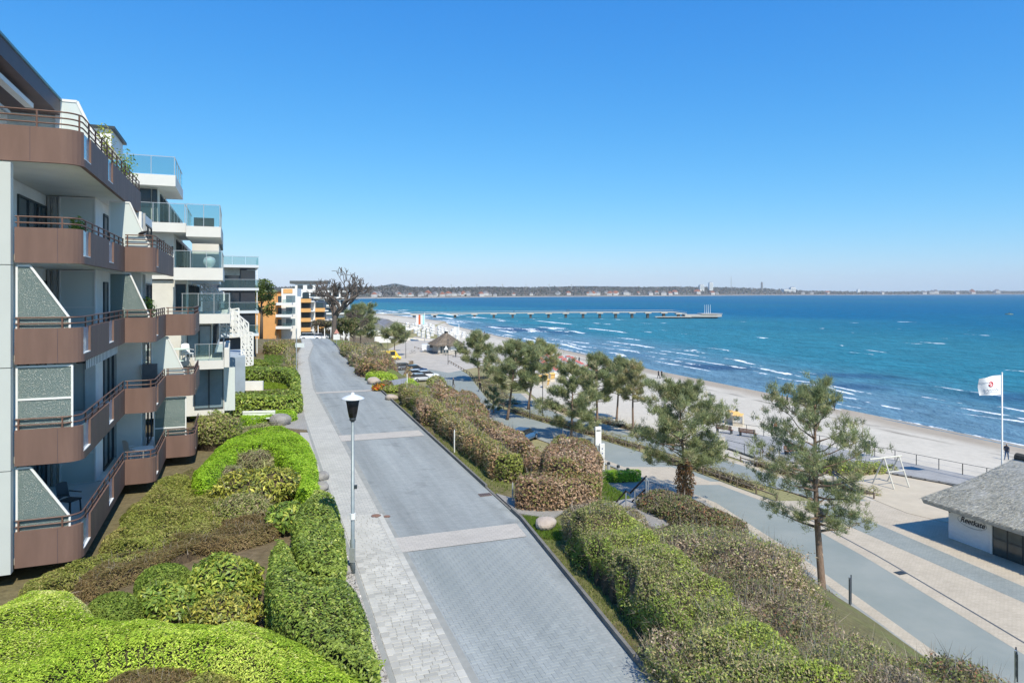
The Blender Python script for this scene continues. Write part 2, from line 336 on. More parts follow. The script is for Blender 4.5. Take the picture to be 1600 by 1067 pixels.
def dome(name, label, c, rx, ry, h, sp, cat='shrub', lump=.16, group=None, dz=0.0, cover=1.0, flat=1.0, low=-.25, shag=0.0):
    SEED[0] += 3; sd = SEED[0]; rg = np.random.default_rng(sd)
    zb = float(zt(c[0], c[1])) + dz; loc = (c[0], c[1], zb); root = empty(name, loc, 0, label, cat, group)
    A = SP[sp]; sc = lod(math.hypot(*c)); dens = .80*A[7]*cover/(A[4]*sc*A[4]*sc*A[5]*.5)
    cz = h*.42; rz = h - cz; Rr = np.array([rx, ry, rz])
    def rad(D): return 1 + lump*fnoise(D*np.array([rx, ry, h]), 2.6/max(.6, min(rx, ry)), sd) + lump*.6*fnoise(D*np.array([rx, ry, h]), 7/max(.6, min(rx, ry)), sd + 1)
    area = 2*math.pi*((rx*ry)**.8 + 2*(((rx + ry)/2)*h)**.8)/2.2
    k = int(area*dens); D = unit(rg.normal(size=(k*2, 3))); D = D[D[:, 2] > low - .2][:k]; k = len(D)
    rr = rad(D)*(1 - .22*rg.random(k)**2.2 + shag*rg.random(k)**5*(.3 + .7*np.clip(fnoise(D*4, 3.0, sd + 2) + .5, 0, 1)))
    if shag: rr *= 1 + .07*fnoise(D*np.array([rx, ry, h]), 15/max(.6, min(rx, ry)), sd + 4)
    Q = D*rr[:, None]*Rr; Q[:, 2] = np.where(D[:, 2] < 0, D[:, 2]*cz*1.25, Q[:, 2]*flat)
    N = unit(D/Rr)
    # inside mass
    nu, nv = 18, 9; g = []
    for a in range(nv):
        th = -.5 + (math.pi/2 + .5)*a/(nv - 1)
        for b in range(nu):
            ph = 2*math.pi*b/nu; g.append((math.cos(th)*math.cos(ph), math.cos(th)*math.sin(ph), math.sin(th)))
    g = np.array(g); V = g*(rad(g)*.80)[:, None]*Rr; V[:, 2] = np.where(g[:, 2] < 0, g[:, 2]*cz*2.2, V[:, 2]*flat) + cz
    fs = [(a*nu + b, a*nu + (b+1) % nu, (a+1)*nu + (b+1) % nu, (a+1)*nu + b) for a in range(nv-1) for b in range(nu)]
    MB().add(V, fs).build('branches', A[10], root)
    Pw = Q + np.array([c[0], c[1], zb + cz])
    dress(root, Pw, N, sp, sc, sd, loc, twig=1 + 2.5*shag)
    return root
NT = None
def tuft_template(n=34, seed=3):
    r = np.random.default_rng(seed); D = unit(r.normal(size=(n, 3))*np.array([1, 1, .75]) + np.array([0, 0, .75])); return D
def pine(name, label, base, H, cw, c0=.42, sd=1, lean=(0, 0), nb=30, tufts=430, ts=.30, needle=.02, dens=34, group='pines along the promenade', top=1.0, bark=None, prof=None, tint=(1, 1, 1)):
    rg = np.random.default_rng(sd); z0 = float(zt(*base)); root = empty(name, (base[0], base[1], z0 - .1), rg.uniform(0, .1), label, 'tree', group)
    tr = MB(); n = 9; pts = []; rs = []
    for i in range(n):
        t = i/(n-1); pts.append(Vector((lean[0]*t + .12*math.sin(3*t + sd), lean[1]*t + .1*math.sin(4*t + sd*2), H*.97*t))); rs.append((.022*H)*(1 - t)**.8*.75 + .02)
    rs[0] *= 1.25; tr.tube(pts, rs, 9)
    trunk = tr.build('trunk', bark or M('pine_bark', (.17, .115, .08), .95, .3, 6, .9, 22, col2=(.27, .19, .14), stretch=(3, 3, .6)), root, smooth=True)
    lm = MB(); C = []
    prof = prof or [(0, .62), (.2, 1.0), (.5, .88), (.8, .5), (1, .16)]
    for b in range(nb):
        u = (b + rg.random()*.6)/nb; t = c0 + (1.0 - c0)*u*.97; k = min(int(t*(n-1)), n-2); fr = t*(n-1) - k; p = pts[k].lerp(pts[k+1], fr)
        ang = b*2.399 + rg.uniform(-.4, .4); L = cw/2*np.interp(u, [q[0] for q in prof], [q[1] for q in prof])*(rg.uniform(.5, 1.15) if b % 3 else rg.uniform(.85, 1.2))
        pitch = np.interp(u, [0, .5, 1], [-.05, .25, .9]) + rg.uniform(-.15, .15); d = Vector((math.cos(ang), math.sin(ang), math.tan(pitch)*.8))
        bp = [p + d*L*s + Vector((0, 0, L*.22*s*s)) + Vector(rg.normal(size=3)*.05*L*s) for s in (0, .3, .6, .85, 1.0)]
        lm.tube(bp, [.012*H*(1-u)**.5*.55 + .012, .035*(1.2-u) + .008, .022, .012, .006], 5)
        m = max(5, int(1.15*tufts/nb*(.55 + .9*L/(cw/2))))
        for s in rg.uniform(.2, 1.0, m)**.6:
            q = s*4; a = min(int(q), 3); c = bp[a].lerp(bp[a+1], q - a)
            o = Vector(rg.normal(size=3)*np.array([.13, .13, .09])*L*(.4 + s*.6) + np.array([0, 0, .06*L])); c2 = c + o; C.append(c2)
            if rg.random() < .45: lm.tube([c, c.lerp(c2, .6) - Vector((0, 0, .04)), c2], [.012, .009, .005], 4)
    for s in range(int(tufts*.05)): C.append(pts[-1] + Vector(rg.normal(size=3)*np.array([.22, .22, .35])))
    lm.build('limbs', MATS['pine_limb'] if 'pine_limb' in MATS else M('pine_limb', (.20, .14, .10), .95, .3, 6, .8, 25), root, smooth=True)
    C = np.array([tuple(c) for c in C]); nc = len(C); D0 = tuft_template(dens); m = len(D0)
    ax = unit(C - np.array([0, 0, H*.55]) + np.array([0, 0, .8]))*.55 + np.array([0, 0, .45])
    sz = ts*(.7 + .75*rg.random(nc))
    a = rg.uniform(0, 6.28, nc); ca, sa = np.cos(a), np.sin(a)
    D = np.stack([D0[None, :, 0]*ca[:, None] - D0[None, :, 1]*sa[:, None], D0[None, :, 0]*sa[:, None] + D0[None, :, 1]*ca[:, None], np.repeat(D0[None, :, 2], nc, 0)], 2) + ax[:, None, :]*.5
    D = unit(D.reshape(-1, 3)); P = np.repeat(C, m, 0) + rg.normal(size=(nc*m, 3))*np.repeat(sz, m)[:, None]*.22
    ln = np.repeat(sz, m)*(.45 + .5*rg.random(nc*m))
    V = blades(P, D, ln, np.full(nc*m, needle*1.3), rg)
    pal = np.array([(.25, .29, .135), (.32, .36, .165), (.41, .42, .21), (.18, .22, .11), (.46, .42, .24)])*np.array(tint); ci = rg.choice(5, nc, p=[.3, .3, .18, .14, .08])
    col = np.repeat(pal[ci]*(1 + rg.normal(size=(nc, 1))*.15), m, 0)*(1 + rg.normal(size=(nc*m, 1))*.15)
    np_mesh('crown', V, 3, LN, root, col)['kind'] = 'stuff'
    return root
def broad_tree(name, label, base, H, cw, sp_pal, sd, n=2600, ls=.35, trunk_h=.35, group=None, z=None):
    rg = np.random.default_rng(sd); z0 = float(zt(*base)) if z is None else z; root = empty(name, (base[0], base[1], z0 - .1), 0, label, 'tree', group)
    mb = MB(); top = Vector((0, 0, H*.75)); mb.tube([(0, 0, 0), (.1, 0, H*trunk_h), top], [.03*H, .022*H, .006*H], 7)
    C = []
    for b in range(14):
        a = b*2.4; t = rg.uniform(trunk_h, .8); L = cw/2*rg.uniform(.55, .85); p = Vector((0, 0, H*t)); q = p + Vector((math.cos(a)*L, math.sin(a)*L, H*.18*rg.uniform(.3, 1.3)))
        mb.tube([p, p.lerp(q, .5) + Vector((0, 0, .05*H)), q], [.012*H, .008*H, .003*H], 5); C += [q, p.lerp(q, .6)]
    C.append(Vector((0, 0, H*.9))); mb.build('trunk', M('tree_bark', (.13, .10, .075), .95, .3, 5, .8, 20), root, smooth=True)
    C = np.array([tuple(c) for c in C]); i = rg.choice(len(C), n); D = unit(rg.normal(size=(n, 3))); P = C[i] + D*(rg.random(n)**.45*cw*.17)[:, None]*np.array([1, 1, .8])
    P[:, 2] = np.minimum(P[:, 2], H)
    np_mesh('crown', leaf_quads(P, D, ls, .6, .8, rg), 4, LM, root, pick(sp_pal, [1]*len(sp_pal), n, rg))
    return root
# ------------------------------------------------------------------ the setting
def sheet(name, mat, rows, zf, parent=None, kind='structure', colf=None):
    """rows: list of polylines (equal length) of XY points; zf gives the height"""
    G = np.array(rows, float); nu, nv = G.shape[:2]; X = G[..., 0].ravel(); Y = G[..., 1].ravel(); Z = zf(X, Y) if callable(zf) else np.full(len(X), zf)
    me = bpy.data.meshes.new(name); V = np.c_[X, Y, Z]
    idx = np.arange(nu*nv).reshape(nu, nv); Q = np.stack([idx[:-1, :-1], idx[1:, :-1], idx[1:, 1:], idx[:-1, 1:]], -1).reshape(-1, 4)
    a = V[Q[:, 0]]; n = np.cross(V[Q[:, 1]] - a, V[Q[:, 3]] - a)[:, 2]
    if n.mean() < 0: Q = Q[:, ::-1]
    me.from_pydata(V.tolist(), [], Q.tolist())
    if colf is not None:
        at_ = me.attributes.new('col', 'FLOAT_COLOR', 'POINT'); c = np.ones((len(V), 4), np.float32); c[:, :colf(X, Y).shape[1]] = colf(X, Y); at_.data.foreach_set('color', c.ravel())
    me.materials.append(mat); me.polygons.foreach_set('use_smooth', [True]*len(Q)); me.update()
    o = bpy.data.objects.new(name, me); COL.objects.link(o); o.parent = parent
    if kind: o['kind'] = kind
    return o
def strip(name, mat, xl, xr, ys, zf, n=2, **k):
    return sheet(name, mat, [[(xl(y) + (xr(y) - xl(y))*j/(n-1), y) for j in range(n)] for y in ys], zf, **k)
def brickmat(name, c1, c2, mortar, bw, bh, rot, rough=.85, msize=.012, patch=.12, bumpd=.004, streak=0.0):
    m = bpy.data.materials.new(name); m.use_nodes = True; MATS[name] = m; nt = m.node_tree; b = nt.nodes['Principled BSDF']; L = nt.links.new
    b.inputs['Roughness'].default_value = rough; b.inputs['Specular IOR Level'].default_value = .3
    tc = nt.nodes.new('ShaderNodeTexCoord'); mp = nt.nodes.new('ShaderNodeMapping'); mp.inputs['Rotation'].default_value = (0, 0, rot); L(tc.outputs['Object'], mp.inputs[0])
    br = nt.nodes.new('ShaderNodeTexBrick'); br.inputs['Color1'].default_value = (*c1, 1); br.inputs['Color2'].default_value = (*c2, 1); br.inputs['Mortar'].default_value = (*mortar, 1)
    br.inputs['Scale'].default_value = 1.0; br.inputs['Brick Width'].default_value = bw; br.inputs['Row Height'].default_value = bh; br.inputs['Mortar Size'].default_value = msize; br.inputs['Mortar Smooth'].default_value = .3
    L(mp.outputs[0], br.inputs['Vector'])
    nz = nt.nodes.new('ShaderNodeTexNoise'); nz.inputs['Scale'].default_value = .75 if streak else .55; nz.inputs['Detail'].default_value = 6; nz.inputs['Roughness'].default_value = .65
    mp2 = nt.nodes.new('ShaderNodeMapping'); mp2.inputs['Scale'].default_value = (1, .05 if streak else 1, 1); L(mp.outputs[0], mp2.inputs[0]); L(mp2.outputs[0], nz.inputs['Vector'])
    mr = nt.nodes.new('ShaderNodeMapRange'); mr.inputs['From Min'].default_value = .3; mr.inputs['From Max'].default_value = .7; mr.inputs['To Min'].default_value = 1 - patch; mr.inputs['To Max'].default_value = 1 + patch; L(nz.outputs['Fac'], mr.inputs['Value'])
    n3 = nt.nodes.new('ShaderNodeTexNoise'); n3.inputs['Scale'].default_value = 45; L(tc.outputs['Object'], n3.inputs['Vector'])
    m3 = nt.nodes.new('ShaderNodeMapRange'); m3.inputs['To Min'].default_value = .86; m3.inputs['To Max'].default_value = 1.14; L(n3.outputs['Fac'], m3.inputs['Value'])
    mu = nt.nodes.new('ShaderNodeMath'); mu.operation = 'MULTIPLY'; L(mr.outputs[0], mu.inputs[0]); L(m3.outputs[0], mu.inputs[1])
    if streak:
        n4 = nt.nodes.new('ShaderNodeTexNoise'); n4.inputs['Scale'].default_value = .9; n4.inputs['Detail'].default_value = 3; L(tc.outputs['Object'], n4.inputs['Vector']); m4 = nt.nodes.new('ShaderNodeMapRange'); m4.inputs['From Min'].default_value = .60; m4.inputs['From Max'].default_value = .74; m4.inputs['To Min'].default_value = 1.0; m4.inputs['To Max'].default_value = .74; L(n4.outputs['Fac'], m4.inputs['Value']); mu2 = nt.nodes.new('ShaderNodeMath'); mu2.operation = 'MULTIPLY'; L(mu.outputs[0], mu2.inputs[0]); L(m4.outputs[0], mu2.inputs[1]); mu = mu2
    hv = nt.nodes.new('ShaderNodeHueSaturation'); L(mu.outputs[0], hv.inputs['Value']); L(br.outputs['Color'], hv.inputs['Color']); L(hv.outputs[0], b.inputs['Base Color'])
    bp = nt.nodes.new('ShaderNodeBump'); bp.invert = True; bp.inputs['Strength'].default_value = .8; bp.inputs['Distance'].default_value = bumpd; L(br.outputs['Fac'], bp.inputs['Height']); L(bp.outputs[0], b.inputs['Normal'])
    return m
def attrmat(name, rough=.9, bump=.0, bscale=20, nvar=.12, nscale=8):
    m = bpy.data.materials.new(name); m.use_nodes = True; MATS[name] = m; nt = m.node_tree; b = nt.nodes['Principled BSDF']; L = nt.links.new
    b.inputs['Roughness'].default_value = rough; b.inputs['Specular IOR Level'].default_value = .2
    a = nt.nodes.new('ShaderNodeAttribute'); a.attribute_name = 'col'; tc = nt.nodes.new('ShaderNodeTexCoord')
    nz = nt.nodes.new('ShaderNodeTexNoise'); nz.inputs['Scale'].default_value = nscale; nz.inputs['Detail'].default_value = 8; L(tc.outputs['Object'], nz.inputs['Vector'])
    mr = nt.nodes.new('ShaderNodeMapRange'); mr.inputs['From Min'].default_value = .3; mr.inputs['From Max'].default_value = .7; mr.inputs['To Min'].default_value = 1 - nvar; mr.inputs['To Max'].default_value = 1 + nvar; L(nz.outputs['Fac'], mr.inputs['Value'])
    hv = nt.nodes.new('ShaderNodeHueSaturation'); L(mr.outputs[0], hv.inputs['Value']); L(a.outputs['Color'], hv.inputs['Color']); L(hv.outputs[0], b.inputs['Base Color'])
    if bump:
        n2 = nt.nodes.new('ShaderNodeTexNoise'); n2.inputs['Scale'].default_value = bscale; n2.inputs['Detail'].default_value = 5; L(tc.outputs['Object'], n2.inputs['Vector'])
        bp = nt.nodes.new('ShaderNodeBump'); bp.inputs['Strength'].default_value = bump; bp.inputs['Distance'].default_value = .06; L(n2.outputs['Fac'], bp.inputs['Height']); L(bp.outputs[0], b.inputs['Normal'])
    return m
xs = np.concatenate([[-9000, -3000, -1200, -500, -250, -140, -90, -70], np.arange(-56, 62, 1.0), [66, 72, 80, 100, 140]])
ys = np.concatenate([[-60, -20], np.arange(0, 200, 1.25), np.arange(200, 520, 8), [600, 750, 1000, 1400, 1800]])
def gcol(X, Y):
    P = np.c_[X, Y, X*0]; f = np.clip(.5 + .8*fnoise(P, .5, 4) + .4*fnoise(P, 2.2, 5), 0, 1)[:, None]
    f = np.clip(f*np.clip(.25 + .75*(X > kerbX(Y) - .5), 0, 1)[:, None] + .35*(X > kerbX(Y) + 1)[:, None], 0, 1); soil = np.array([.15, .11, .07]); grass = np.array([.14, .17, .045]); dry = np.array([.33, .28, .16])
    c = soil*(1 - f) + grass*f
    low = sstep(-14.5, -16.2, zt(X, Y))[:, None]
    return c*(1 - low) + (dry*(1 - .45*f) + grass*.45*f)*low
ground = sheet('ground', attrmat('ground_soil', .95, .7, 12, .25, 5), [[(x, y) for x in xs] for y in ys], lambda X, Y: zt(X, Y) - .04, colf=gcol)

TH = math.atan2(.361, 1)                                             # turn of the street
STREET_C = ((.255, .28, .272), (.295, .315, .305))
m_road = brickmat('road_pavers', STREET_C[0], STREET_C[1], (.245, .255, .25), .22, .11, -TH, .8, .007, .26, .003, streak=1)
m_walk = brickmat('sidewalk_slabs', (.40, .395, .355), (.47, .46, .41), (.29, .285, .255), .24, .15, -TH, .85, .009, .08, .004)
m_band = brickmat('crossing_band_bricks', (.42, .395, .35), (.47, .44, .39), (.34, .32, .285), .22, .11, -TH, .85, .009, .08, .003)
YS = np.concatenate([np.arange(4, 60, 1.0), np.arange(60, 141, 2.0)])
zst = lambda off: (lambda X, Y: np.where(Y > 108, zt(X, Y), -8.0) + off)
NEAR = 21.0
road = strip('road', m_road, lambda y: leftX(y), lambda y: kerbX(y), YS, zst(-.006), 3)
vdir = np.array([-math.sin(TH), math.cos(TH)]); rdir = np.array([math.cos(TH), math.sin(TH)])
O0 = np.array([-.85, 14.0])
def sr(p): q = np.asarray(p) - O0; return q @ rdir, q @ vdir
def rs(a, b): return O0 + rdir*a + vdir*b
sidewalk = strip('sidewalk', m_walk, lambda y: leftX(y) - 1.55, lambda y: leftX(y), YS, zst(.0), 3)
# cross bands of pale brick
def band(b0, b1, name):
    pts = []
    for t in np.linspace(0, 1, 8):
        row = []
        for b in (b0, b1):
            y0 = O0[1] + b*math.cos(TH); l = leftX(y0); k = kerbX(y0 + 1.6) - .25
            A = np.array([l, y0]); a, _ = sr((k, y0 + 1.6)); B = rs(a, b); row.append(A + (B - A)*t)
        pts.append(row)
    return sheet(name, m_band, pts, -7.9905, parent=road, kind=None)
band(7.45, 8.75, 'crossing_band'); band(24.1, 25.7, 'crossing_band'); band(42.5, 43.3, 'crossing_band')
# edge strips and kerb
m_gutter = M('gutter_concrete', (.29, .295, .27), .9, .12, 2, .3, 60)
strip('gutter', m_gutter, lambda y: leftX(y) - .02, lambda y: leftX(y) + .2, YS, zst(.004), 2)
strip('edging', m_gutter, lambda y: leftX(y) - 1.66, lambda y: leftX(y) - 1.53, YS, zst(.02), 2)
kb = MB(); m_kerb = M('kerb_granite', (.17, .165, .15), .85, .2, 4, .4, 60)
for a, b in zip(YS[:-1], YS[1:]):
    if b > 110: break
    if 24.6 < a < 27.2: h = .03
    else: h = .13
    xa, xb = kerbX(a), kerbX(b); kb.prism([(xa, a + .008), (xa + .09, a + .008), (xb + .09, b), (xb, b)], -8.1, -8 + h)
struct(kb.build('kerb', m_kerb))
# gravel bed between planting and walk
m_grav = M('gravel', (.34, .325, .29), .95, .3, 30, .9, 40, col2=(.50, .48, .44))
strip('gravel_bed', m_grav, lambda y: leftX(y) - 2.12, lambda y: leftX(y) - 1.66, np.arange(9, 40, 1.0), -7.985, 3, kind='structure')
gp = np.array([(leftX(y) - rng.uniform(1.68, 2.12), y, -7.975) for y in rng.uniform(12, 30, 2600)])
np_mesh('gravel', leaf_quads(gp, np.tile([0, 0, 1.], (len(gp), 1)), .06, .8, .5, rng, fold=.8), 4, LM, None, pick([(.5,.48,.45),(.65,.63,.6),(.38,.36,.33)], [3,3,2], len(gp), rng))['kind'] = 'stuff'
tag(bpy.data.objects['gravel'], 'loose pale gravel between the hedges and the sidewalk', 'gravel')

# real paving stones where they show 10 pixels or more
m_pv = M('paver_concrete', (.225, .25, .245), .8, .1, .75, .25, 90, col2=(.33, .355, .345), rnd=.06, world=-TH, stretch=(1, .06, 1))
m_sl = M('slab_concrete', (.39, .385, .345), .85, .1, 1.2, .3, 80, col2=(.48, .47, .42), rnd=.14, world=-TH)
def stone(w_, d_, h=.03, ch=.006):
    a, b = w_/2, d_/2; mb = MB()
    vs = [(-a,-b,-h),(a,-b,-h),(a,b,-h),(-a,b,-h),(-a,-b,-ch),(a,-b,-ch),(a,b,-ch),(-a,b,-ch),(-a+ch,-b+ch,0),(a-ch,-b+ch,0),(a-ch,b-ch,0),(-a+ch,b-ch,0)]
    return vs, [(8,9,10,11)] + [(i, (i+1) % 4, 4 + (i+1) % 4, 4 + i) for i in range(4)] + [(4+i, 4 + (i+1) % 4, 8 + (i+1) % 4, 8 + i) for i in range(4)]
def lay(spots, sizes, mat, parent, name, field, zc, near):
    """spots: (a, b, size index, turned); the `near` biggest ones in view become parts, the others one field"""
    spots = sorted(spots, key=lambda s: s[1]); ms = []
    for wd, d in sizes:
        mb = MB(); mb.add(*stone(wd, d)); ms.append(mb.mesh(name, mat))
    seen = []; rest = []
    for s in spots:
        p = rs(s[0], s[1]); row = HZ + 8*F/p[1]; px = 800 + p[0]/p[1]*F
        (seen if (row < 1066 and len(seen) < near) else rest).append(s)
    for a, b, k, tn in seen:
        o = bpy.data.objects.new(name, ms[k]); COL.objects.link(o); o.parent = parent; p = rs(a, b)
        o.location = (p[0], p[1], zc + random.uniform(-.002, .002)); o.rotation_euler = (random.gauss(0, .004), random.gauss(0, .004), TH + (math.pi/2 if tn else 0))
    mb = MB()
    for a, b, k, tn in rest:
        vs, fs = stone(*sizes[k]); t = TH + (math.pi/2 if tn else 0); c, s_ = math.cos(t), math.sin(t); p = rs(a, b); dz = random.uniform(-.002, .002)
        mb.add([(p[0] + c*x - s_*y, p[1] + s_*x + c*y, zc + z + dz) for x, y, z in vs], fs)
    if rest: mb.build(field, mat, parent)['kind'] = 'stuff'
W2 = .1125; sp_ = []
for i in range(-140, 140):
    for j in range(-90, 90):
        for tn, (cx, cy) in ((0, (1.0, .5)), (1, (.5, 2.0))):
            a = (i + 2*j + cx)*W2; b = (i - 2*j + cy)*W2
            if not (-1.6 < b < 7.35): continue
            p = rs(a, b)
            if p[0] < leftX(p[1]) + .30 or p[0] > kerbX(p[1]) - .42: continue
            sp_.append((a, b, 0, tn))
lay(sp_, [(.220, .1075)], m_pv, road, 'paving_stone', 'paver_field', -8.0, 300)
sp_ = []; b = -1.8; k = 0
sizes = [(.205, .135), (.265, .135), (.165, .135), (.19, .26)]
while b < 11.5:
    a = -1.22 + random.uniform(-.1, 0)
    while a < -.22:
        q = random.choice([0, 0, 1, 2]); wd = sizes[q][0]
        if a + wd > -.18: break
        y = O0[1] + b*math.cos(TH); sp_.append((a + wd/2 + (leftX(y) - (O0[0] - (y - 14)*.3663))*.93, b, q, 0)); a += wd + .012
    b += .147
b = -1.8
while b < 11.5:
    y = O0[1] + b*math.cos(TH); off = (leftX(y) - (O0[0] - (y - 14)*.3663))*.93
    sp_.append((-.085 + off, b, 3, 0)); sp_.append((-1.335 + off, b, 3, 0)); b += .272
lay(sp_, sizes, m_sl, sidewalk, 'paving_slab', 'slab_field', .012 - 8.0, 300)
# driveway apron and landing towards the steps
m_apron = brickmat('apron_pavers', (.29, .28, .255), (.34, .325, .295), (.22, .21, .19), .22, .11, -TH, .85, .009, .12)
def flat(name, mat, pts, z, kind='structure', parent=None, th=.06):
    o = MB().prism(pts if sum((pts[i][0]*pts[(i+1) % len(pts)][1] - pts[(i+1) % len(pts)][0]*pts[i][1]) for i in range(len(pts))) > 0 else pts[::-1], z - th, z).build(name, mat, parent)
    if kind: o['kind'] = kind
    return o
flat('path', m_apron, [(kerbX(24.7) + .14, 24.7), at(862, 812, -8), at(880, 800, -8), (4.9, 23.2), (6.9, 24.6), (5.9, 26.9), (4.3, 26.3), (2.9, 25.4), at(850, 793, -8), (kerbX(27.1) + .14, 27.1)], -7.96)
flat('path', m_apron, [(0, 50), (12.0, 50.2), (12.0, 54.4), (14.4, 54.6), (11.0, 61.2), (9, 63.5), (4, 62)], -16.455)
flat('forecourt', m_apron, [at(436, 668, -8), at(480, 672, -8), at(474, 640, -8), at(425, 640, -8)], -7.97)

# lower road and promenade
PYS = np.concatenate([np.arange(22, 105, 1.5), np.arange(105, 200, 3.0)])
m_asph = M('promenade_asphalt', (.22, .25, .232), .85, .08, .35, .3, 80, col2=(.27, .292, .268))
m_beige = brickmat('promenade_pavers', (.44, .385, .295), (.49, .43, .335), (.35, .305, .24), .25, .125, -.15, .85, .01, .1, .002)
m_greyp = brickmat('grey_pavers', (.23, .258, .243), (.27, .293, .273), (.185, .203, .19), .25, .125, -.15, .85, .01, .1, .002)
zp = lambda X, Y: np.full(len(X), -16.47)
promenade = strip('promenade', m_asph, promL, promR, PYS, zp, 3)
strip('verge', M('verge_turf', (.235, .25, .185), .95, .2, .8, .5, 30, col2=(.30, .30, .235)), lambda y: promL(y) - 2.3, lambda y: promL(y) - .1, np.arange(22, 50, 1.5), lambda X, Y: np.maximum(zt(X, Y), -16.5) + .02, 6)
strip('promenade_border', m_beige, lambda y: promL(y) + .25, lambda y: promL(y) + 1.0, np.arange(22, 74, 1.5), lambda X, Y: zp(X, Y) + .005, 2, parent=promenade, kind=None)
strip('promenade_edge', m_gutter, lambda y: promL(y) - .1, lambda y: promL(y) + .25, np.arange(22, 100, 1.5), lambda X, Y: zp(X, Y) + .01, 2, parent=promenade, kind=None)
strip('promenade_border', m_beige, lambda y: promR(y) - .9, lambda y: promR(y) - .06, np.arange(22, 60, 1.5), lambda X, Y: zp(X, Y) + .005, 2, parent=promenade, kind=None)
strip('crossing_band', m_beige, lambda y: promL(y) + 1.0, lambda y: promR(y) - .9, np.arange(58.5, 64.6, 1.5), lambda X, Y: zp(X, Y) + .004, 3, parent=promenade, kind=None)
strip('drain_slot', M('drain_iron', (.09, .10, .11), .6, .1, 5), lambda y: promR(y) - .06, lambda y: promR(y) + .06, np.arange(22, 56, 1.5), lambda X, Y: zp(X, Y) + .009, 2)
strip('plaza', m_beige, lambda y: promR(y) + .06, lambda y: 46 - .1*y, np.arange(20, 54.1, 1.0), lambda X, Y: zp(X, Y) + .002, 4)
B1 = interp([20, 36.3, 49.7, 53], [31.9, 27.2, 23.3, 22.6]); B2 = interp([20, 38.2, 49.9, 53.5], [33.4, 28.7, 25.7, 25.2])
strip('grey_band', m_greyp, B1, B2, np.arange(20, 53.1, 1.0), lambda X, Y: zp(X, Y) + .006, 3, parent=bpy.data.objects['plaza'], kind=None)
walk_l = lambda y: promR(y) + 2.6 + 1.2*sstep(60, 54, y)
walk_r = lambda y: promR(y) + 6.2 + 1.5*sstep(62, 52, y)
strip('walkway', m_greyp, walk_l, walk_r, np.arange(53.2, 112, 1.5), lambda X, Y: zp(X, Y) - .002, 3)
strip('walkway_border', m_beige, lambda y: walk_r(y), lambda y: walk_r(y) + .9, np.arange(53.2, 112, 1.5), lambda X, Y: zp(X, Y) - .003, 2)
flat('parking', m_asph, [(-30, 120), (-20, 118), (-14.5, 134), (-22, 165), (-40, 190), (-48, 186)], -16.475)
flat('square', M('pale_square', (.42, .385, .33), .9, .1, .4, .2, 40), [(-28, 160), (-13, 140), (2, 170), (-8, 215), (-40, 260), (-70, 245), (-48, 192)], -16.46)
# beach
def bcol(X, Y):
    t = shoreX(Y) - X; P = np.c_[X, Y, X*0]; n1 = fnoise(P, .35, 8); n2 = fnoise(P, 1.4, 9); n3 = fnoise(P, 3.3, 10)
    dry = np.array([.50, .46, .385]); wet = np.array([.35, .30, .235]); wr = np.array([.10, .085, .065])
    wf = sstep(7.5, 2.5, t + 1.3*n1)[:, None]; c = dry*(1 + .05*n1 + .05*n2)[:, None]*(1 - wf) + wet*(1 + .08*n2)[:, None]*wf
    k = (np.exp(-((t - 8.5 - 1.0*n1)/.65)**2)*np.clip(.35 + 1.0*n3 + .5*n2, 0, 1) + .8*np.exp(-((t - 6.2 - .7*n2)/.4)**2)*np.clip(n3 - .1, 0, 1))[:, None]
    return c*(1 - .85*k) + wr*.85*k
by = np.concatenate([np.arange(30, 330, 1.4), np.arange(330, 700, 6.0)])
bt = np.concatenate([np.arange(-3, 16, .5), np.arange(16, 30, 1.5), [34, 40, 48, 58]])
rows = []
for y in by:
    s = shoreX(y); lim = max(s - (promR(y) + 7.8), 6) if y < 235 else 30; rows.append([(s - min(t, lim), y) for t in bt])
beach = sheet('beach', attrmat('beach_sand', .95, .5, 3.0, .07, 1.5), rows, lambda X, Y: np.where(X > shoreX(Y), SEA + .12 - (X - shoreX(Y))*.12, zt(X, Y)) + .03, colf=bcol)
flat('sand_pit', M('play_sand', (.48, .42, .32), .95, .06, 1, .5, 12), [(29.5, 51), (27.5, 60), (34, 64.5), (38, 57), (40, 50), (36, 47.5), (31, 49)], -16.44)
